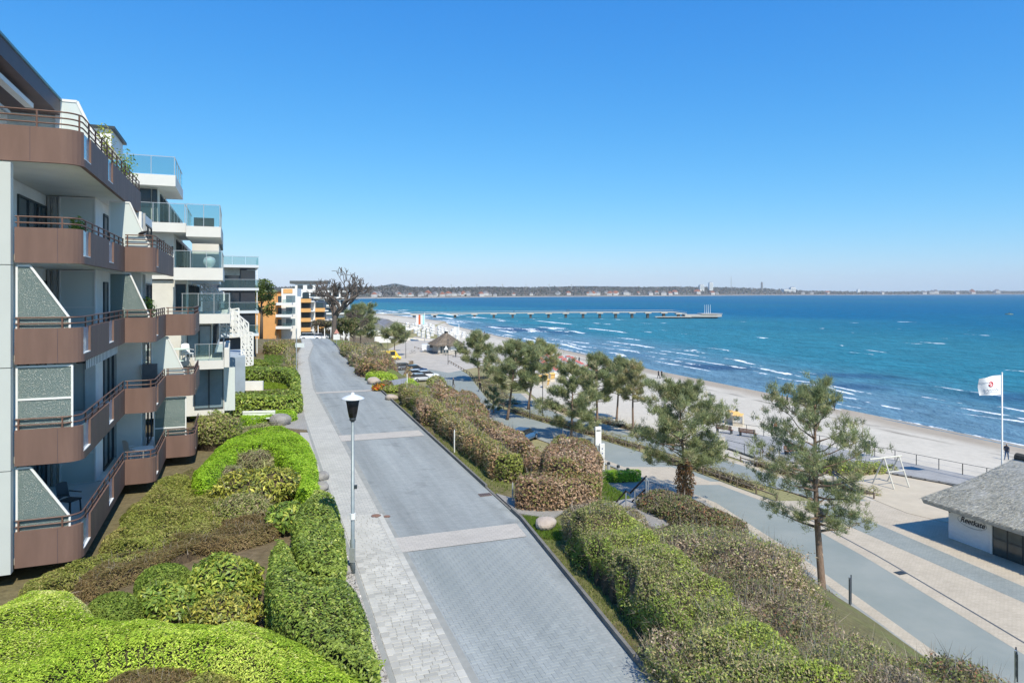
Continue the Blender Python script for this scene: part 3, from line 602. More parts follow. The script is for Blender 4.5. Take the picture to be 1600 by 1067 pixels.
# sea
def seamat():
    m = bpy.data.materials.new('sea_water'); m.use_nodes = True; nt = m.node_tree; b = nt.nodes['Principled BSDF']; L = nt.links.new
    a = nt.nodes.new('ShaderNodeAttribute'); a.attribute_name = 'col'; tc = nt.nodes.new('ShaderNodeTexCoord')
    f = nt.nodes.new('ShaderNodeAttribute'); f.attribute_name = 'foam'
    nz = nt.nodes.new('ShaderNodeTexNoise'); nz.inputs['Scale'].default_value = .9; nz.inputs['Detail'].default_value = 7; nz.inputs['Roughness'].default_value = .7
    mp = nt.nodes.new('ShaderNodeMapping'); mp.inputs['Rotation'].default_value = (0, 0, -.5); mp.inputs['Scale'].default_value = (1.3, .5, 1); L(tc.outputs['Object'], mp.inputs[0]); L(mp.outputs[0], nz.inputs['Vector'])
    ad = nt.nodes.new('ShaderNodeMath'); ad.operation = 'ADD'; L(f.outputs['Fac'], ad.inputs[0]); L(nz.outputs['Fac'], ad.inputs[1])
    rp = nt.nodes.new('ShaderNodeValToRGB'); rp.color_ramp.elements[0].position = .83; rp.color_ramp.elements[1].position = 1.0; L(ad.outputs[0], rp.inputs[0])
    mx = nt.nodes.new('ShaderNodeMix'); mx.data_type = 'RGBA'; mx.inputs[7].default_value = (.86, .88, .88, 1); L(rp.outputs[0], mx.inputs[0]); ch = nt.nodes.new('ShaderNodeTexNoise'); ch.inputs['Scale'].default_value = .42; ch.inputs['Detail'].default_value = 8; ch.inputs['Roughness'].default_value = .72; mpc = nt.nodes.new('ShaderNodeMapping'); mpc.inputs['Scale'].default_value = (1.0, .28, 1); mpr = nt.nodes.new('ShaderNodeMapping'); mpr.inputs['Rotation'].default_value = (0, 0, -.38); L(tc.outputs['Object'], mpr.inputs[0]); L(mpr.outputs[0], mpc.inputs[0]); L(mpc.outputs[0], ch.inputs['Vector']); cr = nt.nodes.new('ShaderNodeMapRange'); cr.inputs['From Min'].default_value = .3; cr.inputs['From Max'].default_value = .7; cr.inputs['To Min'].default_value = .62; cr.inputs['To Max'].default_value = 1.32; L(ch.outputs['Fac'], cr.inputs['Value']); hc = nt.nodes.new('ShaderNodeHueSaturation'); L(cr.outputs[0], hc.inputs['Value']); L(a.outputs['Color'], hc.inputs['Color']); L(hc.outputs[0], mx.inputs[6]); L(mx.outputs[2], b.inputs['Base Color'])  # light crests and dark troughs of the chop are painted into the water colour
    mr = nt.nodes.new('ShaderNodeMapRange'); mr.inputs['To Min'].default_value = .22; mr.inputs['To Max'].default_value = .85; L(rp.outputs[0], mr.inputs['Value']); L(mr.outputs[0], b.inputs['Roughness'])
    b.inputs['Specular IOR Level'].default_value = 0.0
    gl = nt.nodes.new('ShaderNodeBsdfGlossy'); gl.inputs['Roughness'].default_value = .22; lw = nt.nodes.new('ShaderNodeLayerWeight'); lw.inputs['Blend'].default_value = .5
    pw = nt.nodes.new('ShaderNodeMath'); pw.operation = 'POWER'; pw.inputs[1].default_value = 4.0; L(lw.outputs['Facing'], pw.inputs[0])
    ma = nt.nodes.new('ShaderNodeMath'); ma.operation = 'MULTIPLY_ADD'; ma.inputs[1].default_value = .09; ma.inputs[2].default_value = .02; L(pw.outputs[0], ma.inputs[0])
    ms = nt.nodes.new('ShaderNodeMixShader'); L(ma.outputs[0], ms.inputs[0]); L(b.outputs[0], ms.inputs[1]); L(gl.outputs[0], ms.inputs[2]); L(ms.outputs[0], nt.nodes['Material Output'].inputs[0])
    w1 = nt.nodes.new('ShaderNodeTexNoise'); w1.inputs['Scale'].default_value = .55; w1.inputs['Detail'].default_value = 6; w1.inputs['Roughness'].default_value = .6
    mp2 = nt.nodes.new('ShaderNodeMapping'); mp2.inputs['Rotation'].default_value = (0, 0, -.5); mp2.inputs['Scale'].default_value = (1.2, .45, 1); L(tc.outputs['Object'], mp2.inputs[0]); L(mp2.outputs[0], w1.inputs['Vector'])
    bp = nt.nodes.new('ShaderNodeBump'); bp.inputs['Strength'].default_value = 1.0; bp.inputs['Distance'].default_value = 1.1; L(w1.outputs['Fac'], bp.inputs['Height']); L(bp.outputs[0], b.inputs['Normal']); L(bp.outputs[0], gl.inputs['Normal'])
    return m
sy = np.concatenate([np.arange(58, 250, 1.25), np.arange(250, 760, 4.0), np.geomspace(765, 30000, 42)])
st = np.concatenate([np.arange(-3, 95, .6), np.arange(95, 420, 4.5), np.geomspace(425, 60000, 36)])
X = (shoreX(sy)[:, None] + st[None, :]); Yg = np.repeat(sy[:, None], len(st), 1)
slope = np.gradient(shoreX(sy), sy); cosf = 1/np.sqrt(1 + slope**2); T = st[None, :]*np.clip(cosf, .35, 1)[:, None]
Pn = np.c_[X.ravel(), Yg.ravel(), np.zeros(X.size)]
n1 = fnoise(Pn, .045, 21).reshape(X.shape); n2 = fnoise(Pn, .18, 22).reshape(X.shape); n3 = fnoise(Pn, .9, 23).reshape(X.shape)
foam = np.zeros_like(X); zs = np.zeros_like(X); rf = np.random.default_rng(77)
br = []
for t0 in (5.5, 9.5, 14, 19, 25, 31, 38, 46):                                # breaking lines along the shore, in broken runs
    y0 = 60.0
    while y0 < 330:
        L_ = rf.uniform(6, 24); y0 += L_
        if rf.random() < (.78 if t0 < 35 else .5): br.append((y0, t0 + rf.normal()*1.1 + .03*max(0, y0 - 120)*rf.random(), L_*rf.uniform(.6, 1.0), rf.uniform(.6, 1.5)))
        y0 += L_*rf.uniform(.3, 1.2)
for k in range(60): br.append((70 + rf.random()*420, rf.uniform(44, 280), rf.uniform(2, 8), rf.uniform(.6, 1.3)))
for k in range(50): br.append((300 + rf.random()*420, rf.uniform(5, 75), rf.uniform(10, 34), rf.uniform(.8, 1.7)))
for y0, t0, L_, th in br:
    i0, i1 = np.searchsorted(sy, [y0 - L_*1.6, y0 + L_*1.6]); 
    if i1 - i0 < 1: continue
    th = max(th, .012*y0)
    dy = (Yg[i0:i1] - y0)/L_; dt = T[i0:i1] - t0 - 1.1*np.sin(dy*1.7 + t0) - 1.3*n2[i0:i1]
    g = np.exp(-dy**4)*np.where(dt > 0, np.exp(-(dt/(.55*th))**2), np.exp(-(dt/(.75*th))**2))
    foam[i0:i1] = np.maximum(foam[i0:i1], .64*g*(.74 + .4*n3[i0:i1])); zs[i0:i1] += .30*np.exp(-dy**4)*np.exp(-((dt + .4*th)/(1.3*th))**2)*(t0 < 120)
foam = np.maximum(foam, .50*np.exp(-((T - .7 - 1.0*n2)/.55)**2)*(T > -2))
zs += .10*np.sin(T*.75 + 1.4*n1 + .6*n2)*np.exp(-T/140)
near = sstep(58, 6, T + 8*n1); mid = sstep(330, 90, T + 40*n1)
deep = np.array([.002, .115, .235]); tur = np.array([.03, .185, .255]); sha = np.array([.135, .235, .315]); weed = np.array([.022, .06, .15])
col = deep + (tur - deep)*mid[..., None]; col = col + (sha - col)*(near*.85)[..., None]
wd = np.clip(sstep(.15, .75, n1*.7 + n2*.55)*sstep(62, 30, T)*sstep(8, 16, T), 0, 1)[..., None]*.75; col = col + (weed - col)*wd
gr = sstep(-.2, .8, fnoise(Pn*np.array([1, .35, 1]), .02, 30).reshape(X.shape))[..., None]*.3; col = col + (np.array([.02, .16, .20]) - col)*gr*(T > 60)[..., None]
me = bpy.data.meshes.new('sea'); nu, nv = X.shape; V = np.c_[X.ravel(), Yg.ravel(), (SEA + zs).ravel()]
idx = np.arange(nu*nv).reshape(nu, nv); Q = np.stack([idx[:-1, :-1], idx[:-1, 1:], idx[1:, 1:], idx[1:, :-1]], -1).reshape(-1, 4)
me.vertices.add(len(V)); me.vertices.foreach_set('co', V.astype(np.float32).ravel()); me.loops.add(Q.size); me.loops.foreach_set('vertex_index', Q.astype(np.int32).ravel())
me.polygons.add(len(Q)); me.polygons.foreach_set('loop_start', np.arange(0, Q.size, 4, dtype=np.int32))
a_ = me.attributes.new('col', 'FLOAT_COLOR', 'POINT'); cc = np.ones((len(V), 4), np.float32); cc[:, :3] = col.reshape(-1, 3); a_.data.foreach_set('color', cc.ravel())
a_ = me.attributes.new('foam', 'FLOAT', 'POINT'); a_.data.foreach_set('value', foam.astype(np.float32).ravel())
me.materials.append(seamat()); me.update(calc_edges=True); me.polygons.foreach_set('use_smooth', [True]*len(Q))
so_ = bpy.data.objects.new('sea', me); COL.objects.link(so_); struct(so_)

# far shore
cy = interp([300, 560, 760, 900, 1050, 1200, 1400, 1750], [1500, 2000, 2500, 2900, 3400, 4300, 5200, 7000])
cpx = np.concatenate([np.arange(300, 1760, 6.0)])
def ridge(px, s): 
    P = np.c_[px, px*0, px*0]; return fnoise(P, .02, s) + .6*fnoise(P, .06, s + 1) + .35*fnoise(P, .17, s + 2)
rowtop = np.interp(cpx, [300, 540, 560, 600, 617, 640, 700, 760, 830, 900, 1000, 1060, 1150, 1215, 1260, 1300, 1400, 1480, 1600, 1750], [450, 449, 450, 448.5, 446.0, 449.5, 450.5, 449.5, 450, 448.5, 449.5, 449, 450, 452.5, 455, 456, 456.5, 455, 455.5, 455.5])
rows = []; n = len(cpx)
def coast(name, mat, off, frac, top, seed, amp):
    rows = []
    for k in range(9):
        u = k/8; Yk = cy(cpx)*(1 + off + frac*u); h = SEA + 1.0 + (np.maximum(PZ(top, cy(cpx)*(1 + off + frac)) - SEA, 4) - 1)*u**.75*(1 + amp*ridge(cpx*3, seed + k)*.25*(u > .1))
        rows.append(np.c_[PX(cpx, Yk), Yk, h])
    G = np.array(rows); V = G.reshape(-1, 3); idx = np.arange(9*n).reshape(9, n); Q = np.stack([idx[:-1, :-1], idx[:-1, 1:], idx[1:, 1:], idx[1:, :-1]], -1).reshape(-1, 4)
    m_ = MB(); m_.add(V, [tuple(q) for q in Q]); back = V[-n:].copy(); back[:, 1] *= 1.15; back[:, 0] *= 1.15; m_.add(np.concatenate([V[-n:], np.c_[back[:, :2], np.full(n, SEA)]]), [(i, i+1, n+i+1, n+i) for i in range(n-1)])
    return struct(m_.build(name, mat, smooth=False))
m_wood1 = M('far_wood', (.095, .10, .095), .95, .35, .02, 0, col2=(.15, .14, .125), stretch=(1, .4, 3), detail=8)
m_wood2 = M('hazy_ridge_wood', (.065, .095, .105), .95, .3, .012, 0, col2=(.10, .12, .12), stretch=(1, .4, 3), detail=8)  # ridge wood tinted bluish: distance haze put into its colour
bump_ = 3.2*np.exp(-((cpx - 617)/26)**2) + 1.5*np.exp(-((cpx - 740)/60)**2) + 1.6*np.exp(-((cpx - 930)/70)**2) + .9*np.exp(-((cpx - 1080)/60)**2)
coast('hills', m_wood1, .02, .10, rowtop + 1.6, 40, .5)
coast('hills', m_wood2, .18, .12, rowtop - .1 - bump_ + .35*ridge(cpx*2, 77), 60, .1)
fb = []
for px in cpx: Y0 = cy(px); fb.append([(PX(px, Y0*.985), Y0*.985), (PX(px, Y0*1.035), Y0*1.035)])
sheet('beach', M('far_sand', (.62, .58, .50), .95, .06, .01), fb, lambda X, Y: np.full(len(X), SEA + .6) + np.tile([0, 1.0], len(X)//2))
# wood on the far shore: leafless crowns
rg = np.random.default_rng(5); N_ = 13000; px = rg.uniform(330, 1700, N_); u = rg.random(N_); Yf = cy(px)*(1.026 + .098*u)
top = PZ(np.interp(px, cpx, rowtop + 1.2), cy(px)*1.12); hh = SEA + 2 + (top - SEA)*((Yf/cy(px) - 1.02)/.10)**.75
P = np.c_[PX(px, Yf), Yf, hh + rg.random(N_)*4*(Yf/2500)]; s = (4.5 + 5*rg.random(N_))*(Yf/2600)**.6
D = np.tile([0, -1., .4], (N_, 1)); V = np.concatenate([leaf_quads(P, D, 1.0, .8, .6, rg).reshape(N_, 4, 3)*1]).reshape(N_, 4, 3); V = (V - P[:, None])*s[:, None, None] + P[:, None]
np_mesh('far_wood', V.reshape(-1, 3), 4, LM, None, pick([(.115,.115,.11),(.145,.135,.125),(.09,.105,.09),(.08,.105,.08),(.17,.155,.14)], [4,3,3,2,1], N_, rg, .12))['kind'] = 'stuff'
tag(bpy.data.objects['far_wood'], 'leafless grey-brown wood covering the far shore of the bay', 'wood')
# ------------------------------------------------------------------ buildings
TB = math.atan(.4058); OB = np.array([-13.67, 18.75]); nB = np.array([math.cos(TB), math.sin(TB)]); uB = np.array([-math.sin(TB), math.cos(TB)])
def WB(x, y): return OB + nB*x + uB*y
m_brown = M('brown_cladding', (.168, .104, .082), .62, .11, 1.6, .08, 60, spec=.3, stretch=(1.6, 1.6, .3))
m_brownr = M('brown_rail_paint', (.135, .075, .055), .5, .1, 4)
m_dbrown = M('dark_brown_fascia', (.105, .072, .072), .55, .1, 2)
m_wht = M('white_render', (.78, .78, .74), .8, .05, 1.5, .1, 50)
m_whp = M('white_panel', (.50, .53, .50), .55, .03, .8)
m_whf = M('white_frame_paint', (.74, .74, .71), .45, .03, 3)
m_ceil = M('pale_soffit', (.72, .72, .66), .85, .05, 1)
m_dkf = M('dark_window_frame', (.04, .05, .055), .45, .1, 4)
m_pane = M('window_glass', (.035, .06, .075), .06, .2, .7, spec=.7)
m_paneb = M('window_glass_pale', (.16, .22, .25), .08, .25, .5, spec=.6)
m_frost = glassmat('patterned_glass', (.17, .225, .21), .82, .18, True)
m_frosp = glassmat('frosted_pale_glass', (.66, .72, .69), .9, .3)
m_clear = glassmat('railing_glass', (.12, .18, .18), .15, .04)
m_slotg = glassmat('slot_glass', (.33, .48, .58), .8, .08)
m_pipe = M('downpipe_grey', (.36, .37, .36), .5, .1, 3)
m_steel = M('galvanised_steel', (.46, .49, .50), .42, .08, 6, metal=.55)
m_conc = M('concrete', (.42, .40, .36), .9, .12, 2, .3, 30)

def path_len(P): P = np.array(P); return np.concatenate([[0], np.cumsum(np.linalg.norm(P[1:] - P[:-1], axis=1))])
def path_at(P, s):
    P = np.array(P, float); L = path_len(P); s = np.clip(s, 0, L[-1]); return np.array([np.interp(s, L, P[:, 0]), np.interp(s, L, P[:, 1])])
def sub(P, a, b):
    L = path_len(P); ss = [a] + [l for l in L if a + 1e-4 < l < b - 1e-4] + [b]; return [path_at(P, s) for s in ss]
def offs(P, d):
    P = np.array(P, float); t = np.gradient(P, axis=0); t = unit(t); return P + np.c_[-t[:, 1], t[:, 0]]*d
def wallrun(mb, P, th, z0, z1, m=0):
    Q = offs(P, th)
    for i in range(len(P) - 1): mb.prism([P[i], P[i+1], Q[i+1], Q[i]], z0, z1, m)
def corner_path(p0, c, p2, r, n=7):
    """p0 -> corner c (rounded with r) -> p2, right angle"""
    p0, c, p2 = map(lambda q: np.array(q, float), (p0, c, p2)); a = (p0 - c)/np.linalg.norm(p0 - c); b = (p2 - c)/np.linalg.norm(p2 - c); o = c + (a + b)*r
    arc = [o - b*r*math.cos(t) - a*r*math.sin(t) for t in np.linspace(0, math.pi/2, n)]
    return [p0] + arc + [p2]

BR = empty('apartment_building', (*WB(0, 0), -8.3), TB, 'brown and white apartment block with stepped rounded balconies, beside the sloping garden', 'building')
Z = lambda z: z + 8.3
def balcony(P, zb, slab, rails=2, slots=(), post=1.05, hp=.98, seam=None):
    mb = MB(); ent = sorted(slots); s0 = 0; Ltot = path_len(P)[-1]
    for a, b in ent:
        wallrun(mb, sub(P, s0, a), .12, Z(zb), Z(zb + hp)); wallrun(mb, sub(P, a, b), .12, Z(zb), Z(zb + .22)); s0 = b
    wallrun(mb, sub(P, s0, Ltot), .12, Z(zb), Z(zb + hp))
    o = mb.build('balcony', m_brown, BR)
    MB().prism(slab, Z(zb + .06), Z(zb + .24)).build('slab', m_ceil, o)
    for a, b in ent:
        q = offs(sub(P, a, b), .06); g = MB(); wallrun(g, q, .012, Z(zb + .22), Z(zb + hp)); g.build('slot_pane', m_slotg, o)
        g = MB(); c0 = path_at(P, a + .02); c1 = path_at(P, b - .02)
        wallrun(g, sub(P, a, b), .125, Z(zb + .215), Z(zb + .245)); g.build('slot_sill', m_whf, o)
    for sj in np.arange(1.0, Ltot - .3, 2.45):
        if any(a - .1 < sj < b + .1 for a, b in ent): continue
        g = MB(); wallrun(g, offs(sub(P, sj, sj + .018), -.0025), .004, Z(zb + .004), Z(zb + hp - .004)); g.build('panel_joint', m_dbrown, o)
    MB().tube([(*p, Z(zb + hp + .012)) for p in offs(P, .06)], .02, 4).build('coping', m_dbrown, o) if False else None
    q = offs(P, .06); step = .17
    for k in range(rails): MB().tube([(*p, Z(zb + hp + .13 + step*k)) for p in q], .023, 6).build('rail', m_brownr, o)
    n = max(2, int(round(Ltot/post))); top = hp + .13 + step*(rails - 1)
    pm = MB().box(-.022, .022, -.022, .022, 0, top - hp + .03).mesh('post', m_brownr)
    Pq = q
    for i in range(n + 1):
        p = path_at(Pq, .08 + (path_len(Pq)[-1] - .16)*i/n); po = bpy.data.objects.new('post', pm); COL.objects.link(po); po.parent = o; po.location = (p[0], p[1], Z(zb + hp - .02))
    return o
ZB = [3.62 - 2.8*k for k in range(5)]
W1, W2b, W3, Y1, Y2, Y3 = 1.6, 2.69, 3.9, 8.13, 12.4, 16.6
P0 = corner_path((-8, 0), (W1, 0), (W1, 13.0), .5); balcony(P0, ZB[0], [(-8, .13), (1.2, .13), (1.47, .5), (1.47, 13), (-8, 13)], 3, [(9.75, 10.7), (13.7, 14.7)])
for k in range(1, 5):
    P = corner_path((0, 0), (W1, 0), (W1, Y1), .45); balcony(P, ZB[k], [(-1, .13), (1.15, .13), (1.47, .45), (1.47, Y1), (-1, Y1)], 2, [(1.72, 2.65), (5.9, 6.9)])
    e2 = Y2 if k > 1 else Y3
    P = corner_path((W1, Y1), (W2b, Y1), (W2b, e2), .4); balcony(P, ZB[k], [(.6, Y1 + .13), (2.3, Y1 + .13), (2.56, Y1 + .4), (2.56, e2), (.6, e2)], 3 if k == 1 else 2, [(1.25, 1.85)], .9)
    if k > 1:
        P = corner_path((W2b, Y2), (W3, Y2), (W3, Y3), .4); balcony(P, ZB[k], [(1.7, Y2 + .13), (3.5, Y2 + .13), (3.77, Y2 + .4), (3.77, Y3), (1.7, Y3)], 2, [(1.5, 1.8)], .9)
# masses
def bb(name, mat, *a, parent=BR): return box(name, mat, parent, a[0], a[1], a[2], a[3], Z(a[4]), Z(a[5]))
bb('wall', m_wht, -9, -1, .05, Y1, -7.6, 3.66)
bb('wall', m_wht, -9, .6, Y1, Y2, -7.6, 3.67)
bb('wall', m_wht, -9, 1.7, Y2, Y3, -7.6, 3.65)
bb('wall', m_wht, -9, -1.9, .3, 6.6, 3.85, 6.5)
bb('wall', m_wht, -9, -2.2, 8.6, 12.6, 3.85, 6.3)
bb('base_wall', m_conc, -9, -.9, .4, Y3 - .2, -8.6, -7.6)
for k in range(4): bb('wall_panel', m_whp, -9, -.03, -.22, .03, ZB[k+1] - .07 + (.35 if k == 3 else .012) - (.0 if k < 3 else .35), ZB[k] - .08)
for x, y in ((-.7, .2), (.9, 4), (.9, 7.6), (2.1, 12), (3.1, 16)): bb('pillar', m_conc, x - .15, x + .15, y - .15, y + .15, -8.8, -7.55)
bb('roof', m_dbrown, -10, -.26, -6, 6.75, 6.42, 6.95); bb('roof_edge', M('teal_roof_edge', (.12, .24, .27), .4, .1, 3), -10, -.22, -6, 6.79, 6.953, 7.03)
o = bb('roof', m_wht, -6, .45, 12.8, 16.2, 6.55, 7.35); MB().prism([(-6, 12.65), (.6, 12.65), (.6, 16.4), (-6, 16.4)], Z(7.353), Z(7.47)).build('roof_edge', m_dkf, BR)
bb('awning_cassette', m_whf, -.75, -.52, -5.5, 4.2, 6.05, 6.2); bb('awning_arm', m_steel, -1.2, -1.1, -5, 4.0, 5.75, 5.85)
for a in range(5): bb('window', m_pane, -1.93, -1.87, -5.5 + 2.2*a + 5.9*(a > 9), -3.5 + 2.2*a, 3.9, 5.9) if a > 2 else None
def window(x, y0, y1, z0, z1, n=3, axis='x', frame=m_dkf, glass=m_pane, th=.06, parent=BR, zf=Z):
    """framed window on a wall plane; axis 'x': plane at constant x"""
    f = MB()
    def b_(a0, a1, c0, c1, t0, t1, mb):
        if axis == 'x': mb.box(x + t0, x + t1, a0, a1, zf(c0), zf(c1))
        else: mb.box(a0, a1, x - t1, x - t0, zf(c0), zf(c1))
    b_(y0, y1, z0, z0 + .07, 0, th, f); b_(y0, y1, z1 - .07, z1, 0, th, f)
    for i in range(n + 1): c = y0 + (y1 - y0)*i/n; b_(max(y0, c - .035), min(y1, c + .035), z0 + .07, z1 - .07, 0, th, f)
    o = f.build('window', frame, parent)
    for i in range(n):
        g = MB(); b_(y0 + (y1 - y0)*i/n + .035, y0 + (y1 - y0)*(i+1)/n - .035, z0 + .07, z1 - .07, .004, .022, g); g.build('pane', glass, o)
    return o
def screen(y, x0, pts, panes, glass, w_=.055, mid=None, parent=BR):
    """privacy screen standing across a balcony: pts is the outline (x, z)"""
    f = MB(); n = len(pts)
    for i in range(n):
        a, b = pts[i], pts[(i+1) % n]; f.bar((a[0], y, Z(a[1])), (b[0], y, Z(b[1])), .05, w_)
    if mid is not None: f.bar((pts[0][0], y + .001, Z(mid)), (max(p[0] for p in pts), y + .001, Z(mid)), .045, w_)
    o = f.build('privacy_screen', m_whf, parent)
    v = [(p[0], y, Z(p[1])) for p in pts]; v2 = [(p[0], y + .012, Z(p[1])) for p in pts]
    MB().add(v + v2, [tuple(range(n)), tuple(range(n, 2*n))[::-1]] + [(i, n + i, n + (i+1) % n, (i+1) % n) for i in range(n)]).build('pane', glass, o)
    return o
for k in (1, 2, 3, 4):
    zb = ZB[k]; fl = zb + .26; ct = zb + 2.8
    window(-1, 4.3, 7.9, fl, fl + 2.15, 3)
    window(.6, Y1 + 1.6, Y2 - .3, fl, fl + 2.15, 2); window(1.7, Y2 + .8, Y3 - .5, fl, fl + 2.15, 2)
    if k in (1, 2, 4):
        screen(Y1 - .12, 0, [(-.55, fl), (.6, fl), (.6, ct), (-.55, ct)], 2, m_frosp, mid=fl + 1.15)
        bb('downpipe', m_pipe, -.78, -.66, Y1 - .16, Y1 - .04, fl, ct); bb('downpipe', m_pipe, -.95, -.87, Y1 - .16, Y1 - .04, fl, ct)
    else:
        f = bb('door', m_whp, -.7, .2, Y1 - .05, Y1 - .01, fl, fl + 2.4); bb('door_frame', m_pipe, .2, .26, Y1 - .07, Y1 - .01, fl, fl + 2.4, parent=f); bb('door_frame', m_pipe, -.76, -.7, Y1 - .07, Y1 - .01, fl, fl + 2.4, parent=f)
    bb('downpipe', m_pipe, .62, .72, Y2 - .14, Y2 - .04, fl, ct); bb('downpipe', m_pipe, 1.72, 1.82, Y2 + .3, Y2 + .4, fl, ct)
    if k in (2, 4):
        screen(.12, 0, [(.03, fl + .3), (1.28, fl + .3), (1.28, zb + 1.25), (.34, ct - .08), (.03, ct - .08)], 1, m_frost)
    if k == 3: screen(.12, 0, [(.03, fl + .3), (1.34, fl + .3), (1.34, ct - .08), (.03, ct - .08)], 1, m_frost, mid=fl + 1.55)
    if k in (1, 2): screen(Y1 + .14, 0, [(1.05, fl + .3), (2.42, fl + .3), (2.42, zb + 1.1), (1.75, ct - .06), (1.05, ct - .06)], 1, m_frost if k == 2 else m_frosp)
    if k in (3,): screen(Y2 + .14, 0, [(2.1, fl + .3), (3.45, fl + .3), (3.45, zb + 1.1), (2.75, ct - .06), (2.1, ct - .06)], 1, m_frosp)
    if k == 4: screen(Y2 + .14, 0, [(2.2, fl + .3), (3.5, fl + .3), (3.5, ct - .06), (2.2, ct - .06)], 1, m_frost, mid=fl + 1.1)
screen(6.72, 0, [(-1.9, 3.9), (1.15, 3.9), (1.15, 4.95), (.25, 7.0), (-1.9, 7.0)], 1, m_frosp, .09)
bb('screen_post', m_whf, -.42, -.24, 6.62, 6.8, 3.9, 6.96)
a_ = bb('awning', m_dkf, 1.2, 1.42, 1.4, 7.4, ZB[2] - .16, ZB[2] - .02)
for i in range(44): bb('awning_stripe', m_whf if i % 2 else m_dkf, 1.425, 1.44 + .004*(i % 2), 1.4 + i*.136, 1.4 + i*.136 + .134, ZB[2] - .34, ZB[2] - .03, parent=a_)
bb('air_unit', M('air_unit_dark', (.11, .12, .13), .6, .1, 4), 1.75, 2.35, Y2 - .3, Y2 - .05, ZB[3] + .3, ZB[3] + 1.55)

# balcony furniture seen over the parapets
def garden_table(name, label, x, y, z, mat, r=.42):
    p = WB(x, y); t = empty(name, (p[0], p[1], z), TB, label, 'table')
    MB().lathe([(r, .70), (r, .735)], n=16).build('table_top', mat, t); MB().lathe([(.03, 0.03), (.03, .70)], n=8).build('leg', mat, t); MB().lathe([(.22, 0), (.2, .03)], n=12).build('base', mat, t)
    return t
def garden_chair(name, label, x, y, z, mat, rz=0):
    p = WB(x, y); t = empty(name, (p[0], p[1], z), TB + rz, label, 'chair')
    MB().box(-.24, .24, -.24, .24, .40, .44).build('seat', mat, t)
    MB().grid(lambda u, v: (-.24 + .48*u, .24 + .1*v, .44 + .5*v + .06*math.sin(math.pi*u)), 7, 4).build('backrest', mat, t)
    for a in (-.22, .22):
        for b in (-.22, .22): MB().bar((a, b, 0), (a*.92, b*.92, .40), .035, .035).build('leg', mat, t)
        MB().bar((a*1.1, -.22, .63), (a*1.1, .26, .64), .04, .03).build('armrest', mat, t)
    return t
m_plw = M('white_plastic', (.78, .80, .80), .45, .03, 2)
garden_table('balcony_table', 'white round balcony table on the lowest middle balcony of the brown block', 2.0, Y1 + 2.2, ZB[4] + .24, m_plw)
garden_chair('balcony_chair', 'white plastic chair beside the table on the lowest middle brown balcony', 1.5, Y1 + 3.0, ZB[4] + .24, m_plw, 2.2)
garden_chair('balcony_chair', 'dark lounge chair on the lowest front balcony of the brown block', .5, 4.2, ZB[4] + .24, m_dkf, 1.0)
garden_chair('balcony_chair', 'dark wire chair on the brown block top terrace near the white screen', .0, 4.4, ZB[0] + .24, m_dkf, 1.9)
def roof_plant(name, label, x, y, z, h, r, sp):
    p = WB(x, y); root = empty(name, (p[0], p[1], z), 0, label, 'plant'); sd = int(x*100 + y*10) + 5; rg = np.random.default_rng(sd)
    MB().lathe([(.16, 0), (.22, .35), (.24, .36)], n=12).build('pot', M('terracotta', (.36, .17, .10), .8, .1, 4), root)
    MB().tube([(0, 0, .3), (.05, 0, h*.6), (0, .05, h*.9)], [.03, .02, .01], 5).build('stem', M('tree_bark', (.13, .10, .075), .95, .3, 5, .8, 20), root)
    n = 520; D = unit(rg.normal(size=(n, 3))); P = D*(rg.random(n)**.5)[:, None]*np.array([r, r, h*.42]) + np.array([0, 0, h*.62])
    np_mesh('foliage', leaf_quads(P, D, .13, .45, .7, rg), 4, LM, root, pick(SP[sp][0], SP[sp][1], n, rg))
roof_plant('potted_shrub', 'potted evergreen shrub on the top terrace near the end of its railing', 1.05, 11.9, 3.88, 2.45, .6, 'box_ball')
roof_plant('potted_shrub', 'potted shrub with yellowish leaves behind the white screen on the top terrace', .9, 7.9, 3.88, 2.6, .45, 'yellow_rhodo')

roof_plant('potted_plant', 'leafy potted plant on the middle brown balcony with the patterned screen', 2.1, Y1 + 2.4, ZB[2] + .24, 1.5, .4, 'rhodo')
roof_plant('potted_plant', 'small potted plant on the third-floor front brown balcony', .9, 3.2, ZB[1] + .24, 1.35, .3, 'box_ball')
garden_chair('balcony_chair', 'white chair on the front brown balcony behind the slanted patterned screen', .7, 3.0, ZB[2] + .24, m_plw, .9)
garden_table('balcony_table', 'dark round table on the top terrace of the brown block', .4, 2.6, ZB[0] + .24, m_dkf)

